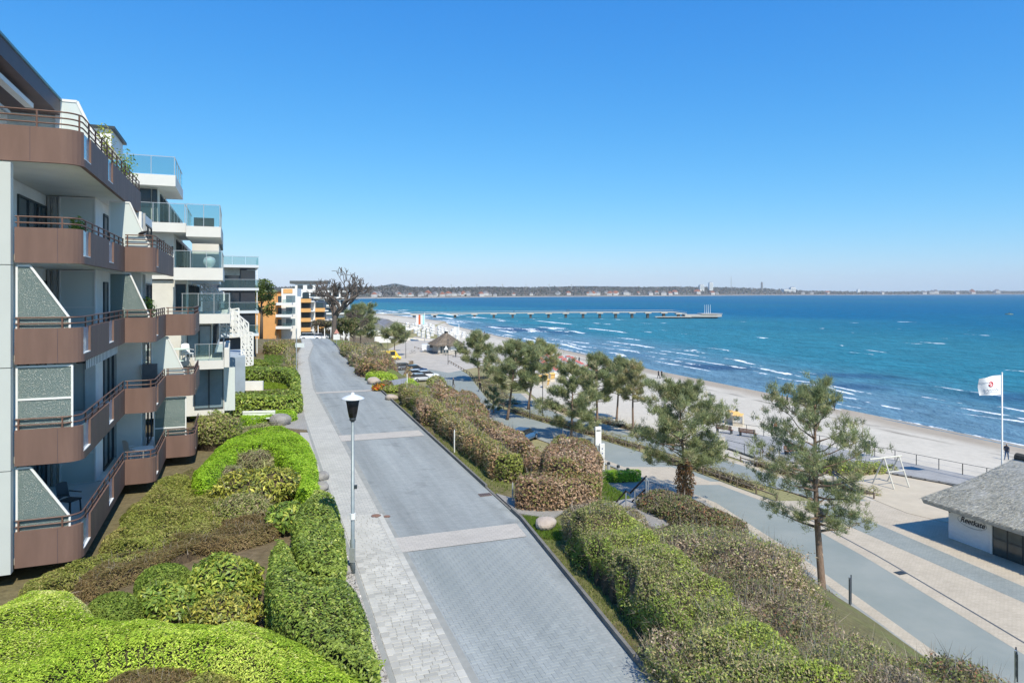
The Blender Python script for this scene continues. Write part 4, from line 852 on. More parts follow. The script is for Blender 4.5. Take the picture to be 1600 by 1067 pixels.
# ---- white terraced block
OFF = (2.0, 26.0); WH = empty('apartment_building', (*WB(*OFF), -7.4), TB, 'white stepped apartment block with glass-railed terraces behind the brown block', 'building')
ZW = lambda z: z + 7.4
def wb(name, mat, x0, x1, y0, y1, z0, z1, parent=WH): return box(name, mat, parent, x0 - OFF[0], x1 - OFF[0], y0 - OFF[1], y1 - OFF[1], ZW(z0), ZW(z1))
m_wsun = M('white_paint_facade', (.64, .63, .58), .75, .03, 1.2, .06, 60)
m_beigew = M('cream_facade', (.62, .60, .53), .85, .05, 1.4, .1, 60)
m_alu = M('aluminium', (.50, .52, .52), .35, .05, 6, metal=.6)
def terrace(x0, x1, y0, y1, zt_, hf=.6, gl=1.0, n=3, ny=4):
    o = wb('terrace', m_wsun, x0, x1, y0, y1, zt_ - hf, zt_)
    def pane(a0, a1, b0, b1): wb('pane', m_clear, a0, a1, b0, b1, zt_ + .05, zt_ + gl, o)
    for i in range(n):
        a = x0 + .04 + (x1 - x0 - .08)*i/n; b = x0 + .04 + (x1 - x0 - .08)*(i+1)/n; pane(a + .02, b - .02, y0 + .05, y0 + .062); wb('post', m_alu, a - .018, a + .018, y0 + .035, y0 + .075, zt_, zt_ + gl + .02, o)
    for i in range(ny):
        a = y0 + .06 + (y1 - y0 - .1)*i/ny; b = y0 + .06 + (y1 - y0 - .1)*(i+1)/ny; pane(x1 - .062, x1 - .05, a + .02, b - .02); wb('post', m_alu, x1 - .075, x1 - .035, a - .018, a + .018, zt_, zt_ + gl + .02, o)
    wb('handrail', m_alu, x0, x1 - .03, y0 + .032, y0 + .08, zt_ + gl + .021, zt_ + gl + .055, o); wb('handrail', m_alu, x1 - .08, x1 - .032, y0 + .081, y1, zt_ + gl + .021, zt_ + gl + .055, o)
    return o
terrace(-1.5, 2.34, 22.6, 29, 6.95, .65, 1.05); terrace(.3, 2.92, 22.2, 29, 4.1, .55, 1.1); terrace(2.96, 4.84, 21.7, 28, 3.9, .62, 1.25, 2)
terrace(2.3, 4.95, 21.6, 28, 1.45, .72, .95, 3); terrace(2.7, 5.35, 22.0, 29, -1.3, .55, 1.2, 3); terrace(3.4, 5.0, 21.8, 28, -4.05, .5, .95, 2)
wb('wall', m_beigew, -9, 1.3, 23.6, 45, 3.6, 6.3); wb('wall', m_wsun, -9, 2.2, 23.2, 44, .8, 3.55); wb('wall', m_beigew, -9, 2.9, 23.4, 45, -1.8, .73)
wb('wall', m_beigew, -9, 4.3, 23.6, 46, -4.5, -1.86); wb('wall', m_wsun, -9, 5.0, 23.8, 46, -7.6, -4.56)
def wwin(x0, x1, y, z0, z1, n=2, glass=m_pane, frame=m_dkf):
    return window(y - OFF[1], x0 - OFF[0], x1 - OFF[0], z0, z1, n, 'y', frame, glass, parent=WH, zf=ZW)
wwin(1.0, 1.28, 23.6, 4.2, 6.2, 1); wwin(.5, 1.7, 23.2, 1.55, 3.1, 1, m_whp); wwin(2.3, 2.85, 23.4, -1.1, .5, 1); wwin(2.9, 4.25, 23.6, -3.9, -2.0, 2, m_paneb); wwin(3.3, 4.95, 23.8, -7.2, -4.7, 2, m_paneb)
wwin(.2, .95, 23.6, 4.2, 6.2, 1); wb('roller_shutter', m_whp, .55, 1.75, 23.12, 23.18, 1.5, 3.0)
for y in (25, 27.5, 30, 33, 36, 39):
    for xw, z0, z1 in ((1.3, 4.3, 6.1), (2.2, 1.6, 3.3), (2.9, -1.2, .5), (4.3, -3.9, -2.1), (5.0, -7, -4.8)):
        window(xw - OFF[0], y - OFF[1], y - OFF[1] + 1.7, z0, z1, 2, 'x', m_dkf, m_pane, parent=WH, zf=ZW)
wb('wall', m_wsun, 2.9, 4.6, 29, 36, .6, 4.3); wb('cornice', m_dkf, 4.6, 4.75, 28.8, 36.2, 3.3, 4.6)
wb('parapet', m_wsun, 5.02, 5.3, 22.0, 30, -4.5, -3.4); wb('spotlight', m_dkf, 2.1, 2.2, 22.9, 23.1, 2.55, 2.75)
wb('privacy_panel', m_frosp, 5.01, 5.62, 23.9, 23.98, -7.4, -4.7)
# perforated sail-like screens stepping down the white block
def lattice(px0, px1, ytop0, ytop1, ybot0, ybot1, Yd):
    """panel given by its four corners at the depth Yd"""
    A = lambda px, py: np.array([PX(px, Yd), Yd, PZ(py, Yd)]); a, b, c, d = A(px0, ytop0), A(px1, ytop1), A(px1, ybot1), A(px0, ybot0)
    inv = Matrix.Rotation(-TB, 3, 'Z'); o0 = np.array([*WB(*OFF), -7.4]); mb = MB(); nx = max(3, int(round(abs(px1 - px0)/8.5))); nz = max(3, int(round(abs(ybot0 - ytop0)/8.5)))
    def q(u, v): p = (a*(1-u) + b*u)*(1-v) + (d*(1-u) + c*u)*v; return inv @ Vector(p - o0)
    for i in range(nx + 1): mb.bar(q(i/nx, 0), q(i/nx, 1), .10, .10)
    for j in range(nz + 1): mb.bar(q(0, j/nz), q(1, j/nz), .10, .09)
    for i in range(nx):
        for j in range(nz): mb.bar(q(i/nx, j/nz), q((i+1)/nx, (j+1)/nz), .08, .10)
    mb.build('perforated_screen', m_whf, WH)
lattice(313, 350, 441, 458, 470, 470, 47.5); lattice(344, 373, 486, 482, 528, 526, 46); lattice(358, 388, 481, 505, 500, 545, 52); lattice(377, 395, 517, 520, 572, 570, 50)
wb('wall', M('blue_shadow_facade', (.30, .36, .42), .8, .1, 1), 5.0, 6.3, 30, 37, -7.4, -4.6)  # bluish shade of the white facade is put into this wall's colour
p = WB(4.3, 22.3)
garden_chair('terrace_chair', 'white chair on the low white terrace next to the brown balconies', 3.0, 22.6, -4.05, m_plw, .5)
garden_table('terrace_table', 'pale green table on the low white terrace next to the brown balconies', 2.6, 22.3, -4.05, M('pale_green_plastic', (.55, .68, .60), .5, .03, 2), .55)
o = MB().lathe([(.05, 0), (.12, .03), (.3, .25), (.36, .42), (.28, .60), (.1, .68)], n=18).build('covered_grill', m_plw, None, True); o.location = (*WB(4.2, 22.2), 1.45); tag(o, 'white rounded cover on the white block terrace above the lattice screens', 'cover')
o = MB().box(-.55, .55, -.25, .25, 0, .55).build('planter_box', M('anthracite', (.06, .065, .07), .6, .1, 3)); o.location = (*WB(3.9, 22.4), 3.9); o.rotation_euler = (0, 0, TB); tag(o, 'dark planter box behind the glass railing of an upper white terrace', 'planter')

# ---- dark block with glass balconies
DK = empty('apartment_building', (PX(372, 85), 85, -8.4), TB, 'dark apartment block with stacked glass balconies behind the white block', 'building')
def db(name, mat, x0, x1, y0, y1, z0, z1, parent=DK): return box(name, mat, parent, x0, x1, y0, y1, z0 + 8.4, z1 + 8.4)
m_navy = M('dark_blue_facade', (.06, .075, .10), .5, .15, 2); m_slabw = M('pale_slab', (.60, .63, .64), .7, .05, 1)
for k, z in enumerate((3.35, .55, -2.25, -5.05)):
    o = db('balcony', m_slabw, -2.2, 2.35, -2.0, 9, z - .3, z)
    for i in range(3): db('pane', m_clear, -2.15 + 1.5*i, -.70 + 1.5*i, -1.96, -1.94, z + .05, z + 1.0, o)
    for i in range(5): db('pane', m_clear, 2.29, 2.31, -1.9 + 2.1*i, .15 + 2.1*i, z + .05, z + 1.0, o)
    db('handrail', m_alu, -2.2, 2.34, -1.98, -1.93, z + 1.01, z + 1.06, o)
    for i in range(2): db('window', m_pane, -1.6 + 1.9*i, .1 + 1.9*i, -.06, -.01, z + .1 - 2.8*0, z + 2.2, DK) if k else None
    db('post', m_whf, 2.1, 2.2, -1.8, -1.7, z - 2.45, z - .3, o)
db('wall', m_navy, -6, 2.0, 0, 12, -8.4, 3.0); db('wall', M('brick_grey', (.36, .35, .31), .9, .2, 5, .3, 30), -2.4, .2, -.5, 8, 2.1, 3.3); db('window', m_paneb, 1.0, 2.0, -.05, -.01, 1.7, 2.9); db('window', m_whp, -2.0, -.4, -.06, -.02, -1.9, -1.0)

# ---- orange block
OR = empty('apartment_building', (PX(412, 150), 150, -10.2), TB*.6, 'orange apartment block with white balconies beyond the small lawn', 'building')
m_or = M('orange_render', (.62, .31, .105), .8, .05, .5, .05, 40); m_orb = M('orange_band', (.68, .38, .14), .8, .05, .5)
def ob(name, mat, x0, x1, y0, y1, z0, z1, parent=OR): return box(name, mat, parent, x0, x1, y0, y1, z0 + 10.2, z1 + 10.2)
ob('wall', m_or, -1.8, 2.6, 0, 16, -11, .1); ob('wall', m_or, 1.6, 3.4, 1.5, 16, -11, -.3); ob('roof', M('green_flat_roof', (.20, .25, .16), .9, .15, 1), -3, 2.7, -.3, 16, .102, .55)
for z in (-2.6, -5.2, -7.8):
    o = ob('balcony', m_whf, -3.6, -1.8, .5, 3, z - .2, z + .25); ob('parasol_pole', m_whf, -3.2, -3.1, 1, 1.1, z, z + 1.6, o)
    o = ob('balcony', m_whf, 2.6, 6.0, -1.2, 2, z - .2, z + .35); ob('pane', m_clear, 4.0, 6.0, -1.23, -1.21, z + .36, z + 1.1, o); ob('window', m_pane, 2.8, 3.6, 1.44, 1.5, z + .4, z + 1.8)
    ob('window', m_paneb, 4.4, 6.4, 2.94, 3.0, z + .4, z + 1.9)
ob('wall', m_whf, 3.4, 6.8, 3.0, 16, -11, .9); ob('wall', m_orb, 3.8, 5.8, 2.9, 16, -.2, .8)
for k, (x0, x1, y0) in enumerate(((6.8, 9.6, 4.0), (9.8, 12.6, 6.5))):
    ob('wall', m_navy, x0, x1, y0 + .8, 18 + k, -11, -1.3 - k*.9); ob('pier', m_whf, x0 - .25, x0 + .75, y0 - .4, y0 + 1.0, -11, -.9 - k*1.3)
    for z in (-1.9, -4.1, -6.3, -8.5)[k:]:
        o = ob('balcony', m_orb, x0 + .76, x1 + .1, y0 - .3, y0 + 3, z - .4, z + .45); ob('window', m_pane, x0 + 1.0, x1 - .3, y0 + .74, y0 + .79, z + .5, z + 1.7)
        ob('slab', m_whf, x1 + .1, x1 + .9, y0, y0 + 2.5, z - .3, z - .05, o)
HT = empty('hotel', (PX(485, 205), 205, -14), TB*.5, 'long white hotel with dark roof behind the orange block', 'building')
def hb(name, mat, x0, x1, y0, y1, z0, z1, parent=HT): return box(name, mat, parent, x0, x1, y0, y1, z0 + 14, z1 + 14)
hb('wall', m_whf, -7, 11, 0, 14, -14, .6); hb('wall', m_whf, -4.5, 1.5, .5, 10, .6, 2.6); hb('roof', M('slate_roof', (.09, .10, .10), .8, .2, 1), -6, 5, .2, 11, 2.6, 3.5)
for z in (-.9, -3.3, -5.7): 
    for i in range(8): hb('window', m_pane, -6.6 + 2.2*i, -4.9 + 2.2*i, -.06, -.01, z - .4, z + .9)
    hb('balcony', m_whf, -7.2, 11.2, -1.0, -.02, z - .9, z - .5)
for i in range(2): hb('window', m_pane, -3.8 + 2.8*i, -2.2 + 2.8*i, .44, .49, 1.0, 2.2)
def house(name, label, x, y, z, wx, wy, h, rh, rz, mw, mr, group=None, win=True):
    t = empty(name, (x, y, z), rz, label, 'house', group)
    MB().box(-wx/2, wx/2, -wy/2, wy/2, -1, h).build('wall', mw, t)
    MB().add([(-wx/2-.3, -wy/2-.3, h), (wx/2+.3, -wy/2-.3, h), (wx/2+.3, wy/2+.3, h), (-wx/2-.3, wy/2+.3, h), (0, -wy/2-.3, h+rh), (0, wy/2+.3, h+rh)], [(0,1,4), (2,3,5), (1,2,5,4), (3,0,4,5), (3,2,1,0)]).build('roof', mr, t)
    if win:
        for i in (-1, 1): MB().box(i*wx*.25 - wx*.1, i*wx*.25 + wx*.1, -wy/2 - .06, -wy/2 - .01, h*.3, h*.75).build('window', m_pane, t)
    return t
m_rred = M('red_tile_roof', (.30, .12, .075), .85, .15, .5); m_rgr = M('grey_tile_roof', (.20, .20, .21), .85, .15, .5)
house('house', 'small white gabled house behind the bare tree beside the orange block', PX(505, 190), 190, -14.3, 7, 9, 5.2, 2.6, .2, m_whf, m_rgr)
rg = np.random.default_rng(9)
hp = np.concatenate([rg.normal(660, 45, 26), rg.normal(735, 30, 10), rg.normal(960, 35, 18), rg.uniform(800, 1200, 12), rg.uniform(1250, 1590, 12)])
for i, px in enumerate(hp):
    px = float(np.clip(px, 585, 1590)); Y0 = float(cy(px))*rg.uniform(1.022, 1.036); s = (Y0/2400)*rg.uniform(.9, 1.6)
    house('far_house', 'tiny white house in the village on the far shore', PX(px, Y0), Y0, SEA + 2.5 + (Y0/float(cy(px)) - 1.02)*420, 12*s, 11*s, 6*s, 5*s, rg.uniform(-.5, .5), M('far_house_wall', (.40, .40, .39), .8, .1, .1), m_rred if rg.random() < .55 else m_rgr, 'white houses on the far shore', win=False)
def tower(name, label, px, top, base, wpx, mat, d=None, rows=5, cat='building'):
    Y0 = float(cy(px))*1.07; wd = wpx/F*Y0; h = (base - top)/F*Y0; zb = PZ(base, Y0); t = empty(name, (PX(px, Y0), Y0, zb), .15, label, cat)
    MB().box(-wd/2, wd/2, -wd*.4, wd*.4, -20, h).build('wall', mat, t); MB().box(-wd*.3, wd*.3, -wd*.25, wd*.25, h, h*1.06 + 1).build('roof_room', m_rgr, t)
    for r_ in range(rows): MB().box(-wd*.42, wd*.42, -wd*.4 - .6, -wd*.4 - .1, h*(.15 + .8*r_/rows), h*(.15 + .8*r_/rows) + h*.06).build('window_band', m_paneb, t)
tower('tower_block', 'wide white tower block on the far shore, left of a thinner one', 1096, 445.5, 453, 7, m_whf); tower('tower_block', 'taller white tower block on the far shore beside a lower one', 1110.5, 442, 453, 6, m_whf)
tower('tower', 'dark slender tower standing alone on the far shore', 1190.5, 441.5, 454, 2.4, m_rgr, cat='tower', rows=3); tower('tower_block', 'white hotel slab by the water on the far shore, lower half of a pair', 1228, 452.5, 460, 11, m_whf); tower('tower_block', 'white hotel slab by the water on the far shore, taller half of a pair', 1238, 449.5, 460, 8, m_whf)
tower('tower', 'small pale tower on the low far shore farther along the bay', 1341, 452.5, 457, 3.5, m_whf, cat='tower', rows=2)
def mast(name, label, px, top, base, r, group=None, arms=0):
    Y0 = float(cy(px))*1.1; h = (base - top)/F*Y0; t = empty(name, (PX(px, Y0), Y0, PZ(base, Y0)), 0, label, 'mast', group)
    MB().tube([(0, 0, -10), (0, 0, h*.6), (0, 0, h)], [r*1.3, r, r*.5], 6).build('pole', m_pipe, t)
    for k in range(arms): MB().bar((-h*.13, 0, h*(.72 + .13*k)), (h*.13, 0, h*(.72 + .13*k)), r, r).build('cross_arm', m_pipe, t)
mast('radio_mast', 'tall thin radio mast on the far hills', 1142.5, 432, 452, 1.6)
for px in (705, 745, 785, 822, 858, 893): mast('pylon', 'faint power pylon standing on the ridge across the bay', px, 443.5, 451, 1.0, 'power pylons on the far ridge', 2)
# ------------------------------------------------------------------ planting, left garden
def poly(pts, z): return [at(px, py, z) for px, py in pts]
hedge('juniper_hedge', 'bright lime-green juniper curving round the hollow in the bottom corner', poly([(-90, 960), (0, 930), (55, 908), (105, 908), (140, 928), (160, 955), (280, 950), (400, 962), (480, 996), (560, 1036), (640, 1095), (690, 1140), (590, 1150), (500, 1110), (430, 1065), (390, 1028), (300, 1004), (180, 1008), (95, 1045), (40, 1110), (-80, 1130), (-150, 1030)], -7.0), 1.0, 'juniper', r=.5, lump=.11)
for i, (px, py, w_, sp) in enumerate(((230, 1075, 1.0, 'heath'), (330, 1085, .9, 'olive_mat'), (140, 1110, .9, 'box_ball'))):
    dome('low_shrub', ['brown heath clump in the hollow of the lime juniper', 'olive low shrub in the hollow of the lime juniper', 'small dark shrub at the edge of the lime juniper hollow'][i], at(px, py, -7.7), w_, w_*.8, .55, sp)
c = at(174, 935, -7.1); dome('box_shrub', 'clipped dark green ball shrub behind the lime juniper', c, .66, .62, 1.0, 'box_ball', lump=.06)
c = at(257, 886, -7.1); dome('box_shrub', 'clipped olive-green ball shrub beside the brown heath strip', c, .72, .62, .95, 'box_ball', lump=.06)
dome('rhododendron', 'large-leaved rhododendron between the clipped balls and the yellowing bush', at(262, 925, -7.3), .72, .6, .95, 'rhodo')
dome('rhododendron', 'dark glossy rhododendron at the near end of the brown heath strip', at(352, 880, -7.0), .98, .85, 1.15, 'rhodo')
dome('rhododendron', 'yellowing rhododendron just behind the lime juniper arc', at(355, 938, -7.3), .85, .6, .85, 'yellow_rhodo')
hedge('heath', 'strip of brown heath running from the brown block to the yellow bush', poly([(105, 915), (160, 880), (250, 850), (330, 820), (400, 800), (445, 800), (450, 822), (400, 840), (330, 850), (250, 880), (170, 905), (130, 925)], -7.7), .38, 'heath', 'heath', r=.2, lump=.2)
hedge('low_juniper', 'narrow green juniper strip below the brown heath near the brown block', poly([(20, 925), (75, 893), (150, 868), (230, 850), (300, 825), (350, 803), (355, 812), (300, 838), (210, 868), (140, 888), (95, 905), (50, 930)], -7.6), .42, 'olive_mat', 'shrub', r=.2, lump=.2)
hedge('low_juniper', 'broad olive juniper mat below the lowest brown balconies', poly([(150, 864), (192, 800), (228, 772), (290, 760), (348, 768), (356, 790), (310, 815), (235, 842)], -7.55), .5, 'olive_mat', 'shrub', r=.3, lump=.2)
hedge('low_juniper', 'small olive juniper mat under the end of the brown balconies', poly([(220, 772), (250, 748), (290, 738), (305, 752), (270, 768)], -7.6), .45, 'olive_mat', 'shrub', r=.25, lump=.2)
hedge('laurel_hedge', 'clipped laurel hedge block beside the lamp post', poly([(470, 782), (490, 764), (520, 768), (534, 800), (541, 840), (538, 890), (490, 898), (462, 860), (455, 815)], -6.75), 1.25, 'laurel', r=.25, lump=.06)
hedge('laurel_hedge', 'large clipped laurel hedge along the sidewalk at the bottom edge', poly([(415, 850), (455, 838), (470, 895), (545, 900), (572, 945), (604, 1048), (560, 1046), (505, 1000), (465, 975), (415, 930)], -6.75), 1.25, 'laurel', r=.25, lump=.06)
dome('rhododendron', 'broad yellow-green rhododendron behind the laurel block', at(405, 752, -7.2), 1.75, 1.3, 1.35, 'yellow_rhodo')
dome('rhododendron', 'pale leafy shrub below the broad yellow-green rhododendron', at(378, 785, -7.4), 1.0, .8, .9, 'lime_scrub')
dome('rhododendron', 'dark leafy shrub between the laurel block and yellow rhododendron', at(448, 800, -7.4), .7, .7, .9, 'rhodo')
hedge('juniper_hedge', 'bright green juniper hedge bending round the grass tufts near the forecourt', poly([(292, 742), (330, 705), (362, 676), (400, 668), (440, 664), (472, 672), (492, 700), (497, 748), (490, 764), (466, 758), (447, 722), (432, 700), (400, 694), (368, 702), (345, 722), (322, 752)], -7.05), .95, 'juniper_fine', r=.4, lump=.09)
dome('grass_tuft', 'pale grass tuft inside the bend of the juniper hedge', at(400, 716, -7.6), 1.2, .9, .75, 'pale_grass', 'grass tuft')
dome('grass_tuft', 'thin grass tuft beside the olive juniper mat', at(350, 740, -7.7), .8, .8, .6, 'pale_grass', 'grass tuft')
dome('shrub', 'loose brownish-green shrub against the end of the brown balconies', at(338, 672, -7.1), 1.15, 1.0, 1.9, 'lime_scrub')
hedge('laurel_hedge', 'long laurel hedge in front of the white block', poly([(300, 613), (345, 611), (420, 610), (471, 611), (474, 620), (440, 622), (360, 623), (302, 622)], -6.85), 1.15, 'laurel', r=.3, lump=.07)
hedge('laurel_hedge', 'laurel hedge on the far side of the narrow lawn by the white block', poly([(366, 572), (420, 572), (466, 572), (471, 608), (456, 608), (453, 579), (368, 578)], -6.9), 1.1, 'laurel', r=.3, lump=.07)
hedge('low_hedge', 'low yellow-green hedge behind the white bench', poly([(372, 650), (425, 642), (462, 640), (464, 647), (425, 650), (378, 658)], -7.5), .55, 'juniper_fine', r=.2, lump=.1)
hedge('low_hedge', 'pale groundcover edging in front of the white bench', poly([(360, 672), (395, 664), (440, 662), (440, 668), (395, 671), (365, 678)], -7.7), .35, 'pale_grass', r=.15, lump=.2)
dome('shrub', 'round green shrub on the white block garden wall', at(402, 560, -7.0), 1.1, 1.0, .9, 'box_ball')
dome('shrub', 'small shrub hiding the foot of the white block', at(318, 640, -7.4), 1.3, .9, 1.1, 'laurel')
hedge('hedge', 'dark hedge at the far edge of the small lawn', poly([(412, 533), (462, 532), (464, 540), (412, 541)], -6.8), 1.3, 'green_beech', r=.3)
hedge('hedge', 'green hedge beside the far end of the sidewalk', poly([(445, 545), (462, 545), (464, 574), (447, 574)], -6.9), 1.2, 'green_beech', r=.3)
def lawn(name, label, pts, n, h=.07, pal=None, sd=4, dz=0.0):
    P = np.array(pts); rg = np.random.default_rng(sd); lo, hi = P.min(0), P.max(0); q = lo + rg.random((n*2, 2))*(hi - lo); q = q[inside(P, q)][:n]; k = len(q); s = lod(np.linalg.norm(P.mean(0)))
    D = unit(rg.normal(size=(k, 3))*.45 + np.array([0, 0, 1.])); B = np.c_[q, zt(q[:, 0], q[:, 1]) - .03 + dz]
    o = np_mesh(name, blades(B, D, h*s**.4*(.6 + .8*rg.random(k)), np.full(k, .016*s), rg), 3, LM, None, pick(pal or [(.15,.26,.03),(.20,.31,.045),(.12,.20,.025),(.26,.28,.08)], [4,3,3,1][:len(pal or [1]*4)], k, rg))
    return tag(o, label, 'grass', kind='stuff')
lawn('grass', 'small green lawn between the white block and the sidewalk end', poly([(414, 541), (460, 541), (464, 573), (412, 571)], -8), 14000, .1)
lawn('grass', 'narrow strip of lawn between the two laurel hedges', poly([(372, 597), (450, 595), (452, 607), (368, 609)], -8), 7000, .1, [(.24,.36,.03),(.30,.40,.045),(.19,.30,.025)])
lawn('grass', 'thin grass and moss on the slope under the brown balconies', poly([(190, 835), (225, 775), (300, 730), (330, 760), (350, 800), (250, 860)], -8), 9000, .06, [(.2,.2,.06),(.28,.24,.12),(.15,.17,.045)])
# ------------------------------------------------------------------ planting, right of the street
K = lambda y, d: (float(kerbX(y)) + d, y)
def along(y0, y1, d0, d1, n=7):
    ys_ = np.linspace(y0, y1, n); return [K(y, d0) for y in ys_] + [K(y, d1) for y in ys_[::-1]]
lawn('grass', 'grass verge between the near kerb and the scrub hedge', along(11.5, 24.5, .14, 1.3), 9000, .09, [(.13,.20,.03),(.20,.25,.05),(.27,.26,.10),(.10,.15,.025)], 5)
lawn('grass', 'bright green grass corner beside the path and pale boulder', [K(24.5, .15), K(22.3, .15), K(22.0, 1.3), at(868, 815, -8), at(860, 808, -8)], 5000, .09, None, 6)
lawn('grass', 'grass verge along the far kerb under the clipped hedge', along(27.3, 60, .14, 1.0), 12000, .09, [(.15,.22,.03),(.20,.26,.05),(.25,.25,.09)], 7)
lawn('grass', 'green grass slope around the brown hedge beside the steps', [(2.0, 26.9), (4.6, 27.0), (4.9, 28.0), (3.6, 31), (2.5, 33), (.2, 33), (-.4, 29.5)], 15000, .11, None, 8)
lawn('grass', 'grass among the bushes on the near embankment below the landing', [(4.2, 22.9), (7.0, 24.3), (9.5, 24), (9, 19), (5, 17), (4, 20)], 12000, .12, [(.15,.24,.03),(.20,.27,.05),(.26,.27,.09)], 9)
hedge('scrub_hedge', 'green and dark scrub hedge running along the near kerb', along(11.8, 21.6, .62, 2.8), 1.2, 'lime_scrub', r=.45, lump=.2)
hedge('scrub_hedge', 'greyish clipped hedge end at the path beside the pale boulder', [K(21.4, .75), K(22.4, .85), (3.9, 22.3), (4.5, 21.6), (3.6, 20.6), K(20.8, 2.0)], 1.15, 'grey_scrub', r=.35, lump=.1)
BU = [ # px, py (crown centre), rx, ry, h, species, label
 (1040, 838, 1.3, 1.0, .75, 'lime_scrub', 'low green shrub just behind the clipped hedge end by the landing'),
 (1052, 870, .8, .8, 1.0, 'grey_scrub', 'round brownish-purple twiggy bush in the near scrub'),
 (1118, 848, 1.7, 1.4, 1.5, 'scrub', 'broad olive bush with a brown crown below the landing'),
 (1176, 880, 1.4, 1.3, 1.6, 'scrub', 'tall olive bush at the outer corner of the near scrub'),
 (1080, 912, 1.4, 1.2, 1.25, 'lime_scrub', 'green shrub with pale twigs in the middle of the embankment'),
 (1140, 915, 1.5, 1.2, 1.5, 'rose_scrub', 'dark reddish bush on the embankment facing the promenade'),
 (1196, 950, 1.2, 1.1, 1.5, 'grey_scrub', 'grey twiggy bush nearest the tall pine trunk'),
 (1130, 978, 1.4, 1.2, 1.4, 'scrub', 'thick olive-brown bush midway down the near embankment'),
 (1195, 1000, 1.3, 1.2, 1.4, 'rose_scrub', 'dark bush with brown leaves below the tall pine'),
 (1255, 1012, 1.3, 1.1, 1.4, 'lime_scrub', 'green leafy bush at the foot of the tall pine'),
 (1325, 1030, 1.2, 1.1, 1.4, 'scrub', 'brownish bush under the dark signpost'),
 (1180, 1040, 1.3, 1.1, 1.5, 'lime_scrub', 'lime-leaved bush at the bottom edge of the embankment'),
 (1265, 1060, 1.3, 1.1, 1.6, 'scrub', 'mixed brown and green bush at the bottom edge of the embankment'),
 (1345, 1072, 1.3, 1.1, 1.7, 'grey_scrub', 'twiggy grey bush at the bottom edge below the signpost'),
 (1415, 1060, 1.3, 1.1, 1.4, 'lime_scrub', 'leafy green bush at the end of the near scrub, beside the promenade'),
 (1500, 1062, 1.2, 1.0, 1.6, 'rose_scrub', 'reddish-brown bush in the bottom edge nearest the promenade kerb'),
 (1180, 1095, 1.4, 1.1, 1.4, 'scrub', 'olive bush cut by the bottom edge of the picture'),
 (1420, 1095, 1.4, 1.1, 1.6, 'grey_scrub', 'grey bush cut by the bottom edge of the picture'),
]
for px, py, rx, ry, h, sp, lb in BU: dome('bush', lb, hit(px, py, h*.7), rx*1.12, ry*1.12, h*.86, sp, 'bush', lump=.30, dz=-.1, shag=.28, group='bushes on the near embankment')
def rows_poly(pts, dz): return [hit(px, py, dz) for px, py in pts]
hedge('clipped_hedge', 'long clipped green-brown hedge along the far kerb', along(28.7, 52, .7, 2.05, 9), 1.1, 'green_beech', r=.35, lump=.07)
hedge('clipped_hedge', 'brown beech hedge end with pale dry leaves at the driveway corner', rows_poly([(803, 742), (836, 736), (900, 737), (940, 744), (938, 752), (880, 755), (806, 753)], 1.1), 1.1, 'beech', r=.25, lump=.06)
dome('shrub', 'small green shrub at the foot of the brown beech hedge end', hit(885, 772, .5), .6, .5, .75, 'lime_scrub')
hedge('clipped_hedge', 'tall rounded brown beech hedge on the grass slope above the steps', rows_poly([(842, 696), (870, 684), (910, 686), (938, 700), (942, 722), (900, 724), (850, 718)], 1.6), 1.65, 'beech', r=.45, lump=.1)
hedge('clipped_hedge', 'brown hedge block joining the two beech hedges', rows_poly([(822, 700), (842, 694), (852, 716), (828, 716)], 1.2), 1.2, 'beech', r=.3, lump=.1)
hedge('clipped_hedge', 'pale brown hedge slanting down from the kerb hedge towards the promenade', rows_poly([(716, 640), (750, 646), (798, 664), (836, 686), (820, 697), (790, 685), (750, 664), (716, 652)], 1.1), 1.15, 'beech', r=.35, lump=.1)
hedge('clipped_hedge', 'low wavy copper hedge behind the kerb hedge', rows_poly([(684, 624), (720, 620), (756, 632), (770, 644), (730, 646), (700, 640)], 1.1), 1.1, 'beech', r=.3, lump=.1)
hedge('clipped_hedge', 'copper beech hedge bordering the parking place', rows_poly([(672, 606), (712, 606), (744, 614), (752, 626), (712, 622), (676, 616)], 1.1), 1.15, 'beech', r=.3, lump=.1)
hedge('clipped_hedge', 'short copper hedge piece between kerb hedge and wavy hedge', rows_poly([(646, 622), (676, 624), (684, 638), (655, 636)], 1.1), 1.15, 'beech', r=.3, lump=.08)
hedge('clipped_hedge', 'clipped hedge start by the two boulders at the kerb', rows_poly([(622, 606), (668, 602), (676, 612), (640, 614)], 1.1), 1.1, 'green_beech', r=.3, lump=.08)
hedge('clipped_hedge', 'brown hedge beside the parked cars', rows_poly([(553, 560), (590, 556), (640, 562), (648, 568), (600, 571), (560, 570)], 1.2), 1.25, 'beech', r=.35, lump=.08)
hedge('clipped_hedge', 'brown hedge behind the one beside the parked cars', rows_poly([(543, 549), (570, 547), (606, 551), (608, 556), (560, 557), (547, 555)], 1.2), 1.2, 'scrub', r=.35, lump=.08)
hedge('clipped_hedge', 'green hedge at the top end of the street', rows_poly([(530, 536), (545, 534), (580, 541), (584, 546), (548, 546), (535, 542)], 1.2), 1.25, 'green_beech', r=.35, lump=.08)
hedge('low_hedge', 'lime-green low shrub bed in front of the brown hedge by the cars', rows_poly([(568, 584), (590, 580), (620, 584), (622, 589), (582, 590)], .5), .55, 'juniper', r=.3, lump=.12)
hedge('low_hedge', 'lime-green low shrub bed beside the parking place', rows_poly([(630, 594), (645, 590), (656, 600), (650, 608), (634, 606)], .6), .65, 'juniper', r=.3, lump=.12)
dome('flower_bed', 'bed of yellow and red flowers beside the kerb boulders', hit(594, 604, .3), .7, .6, .5, 'flowers', 'flowers')
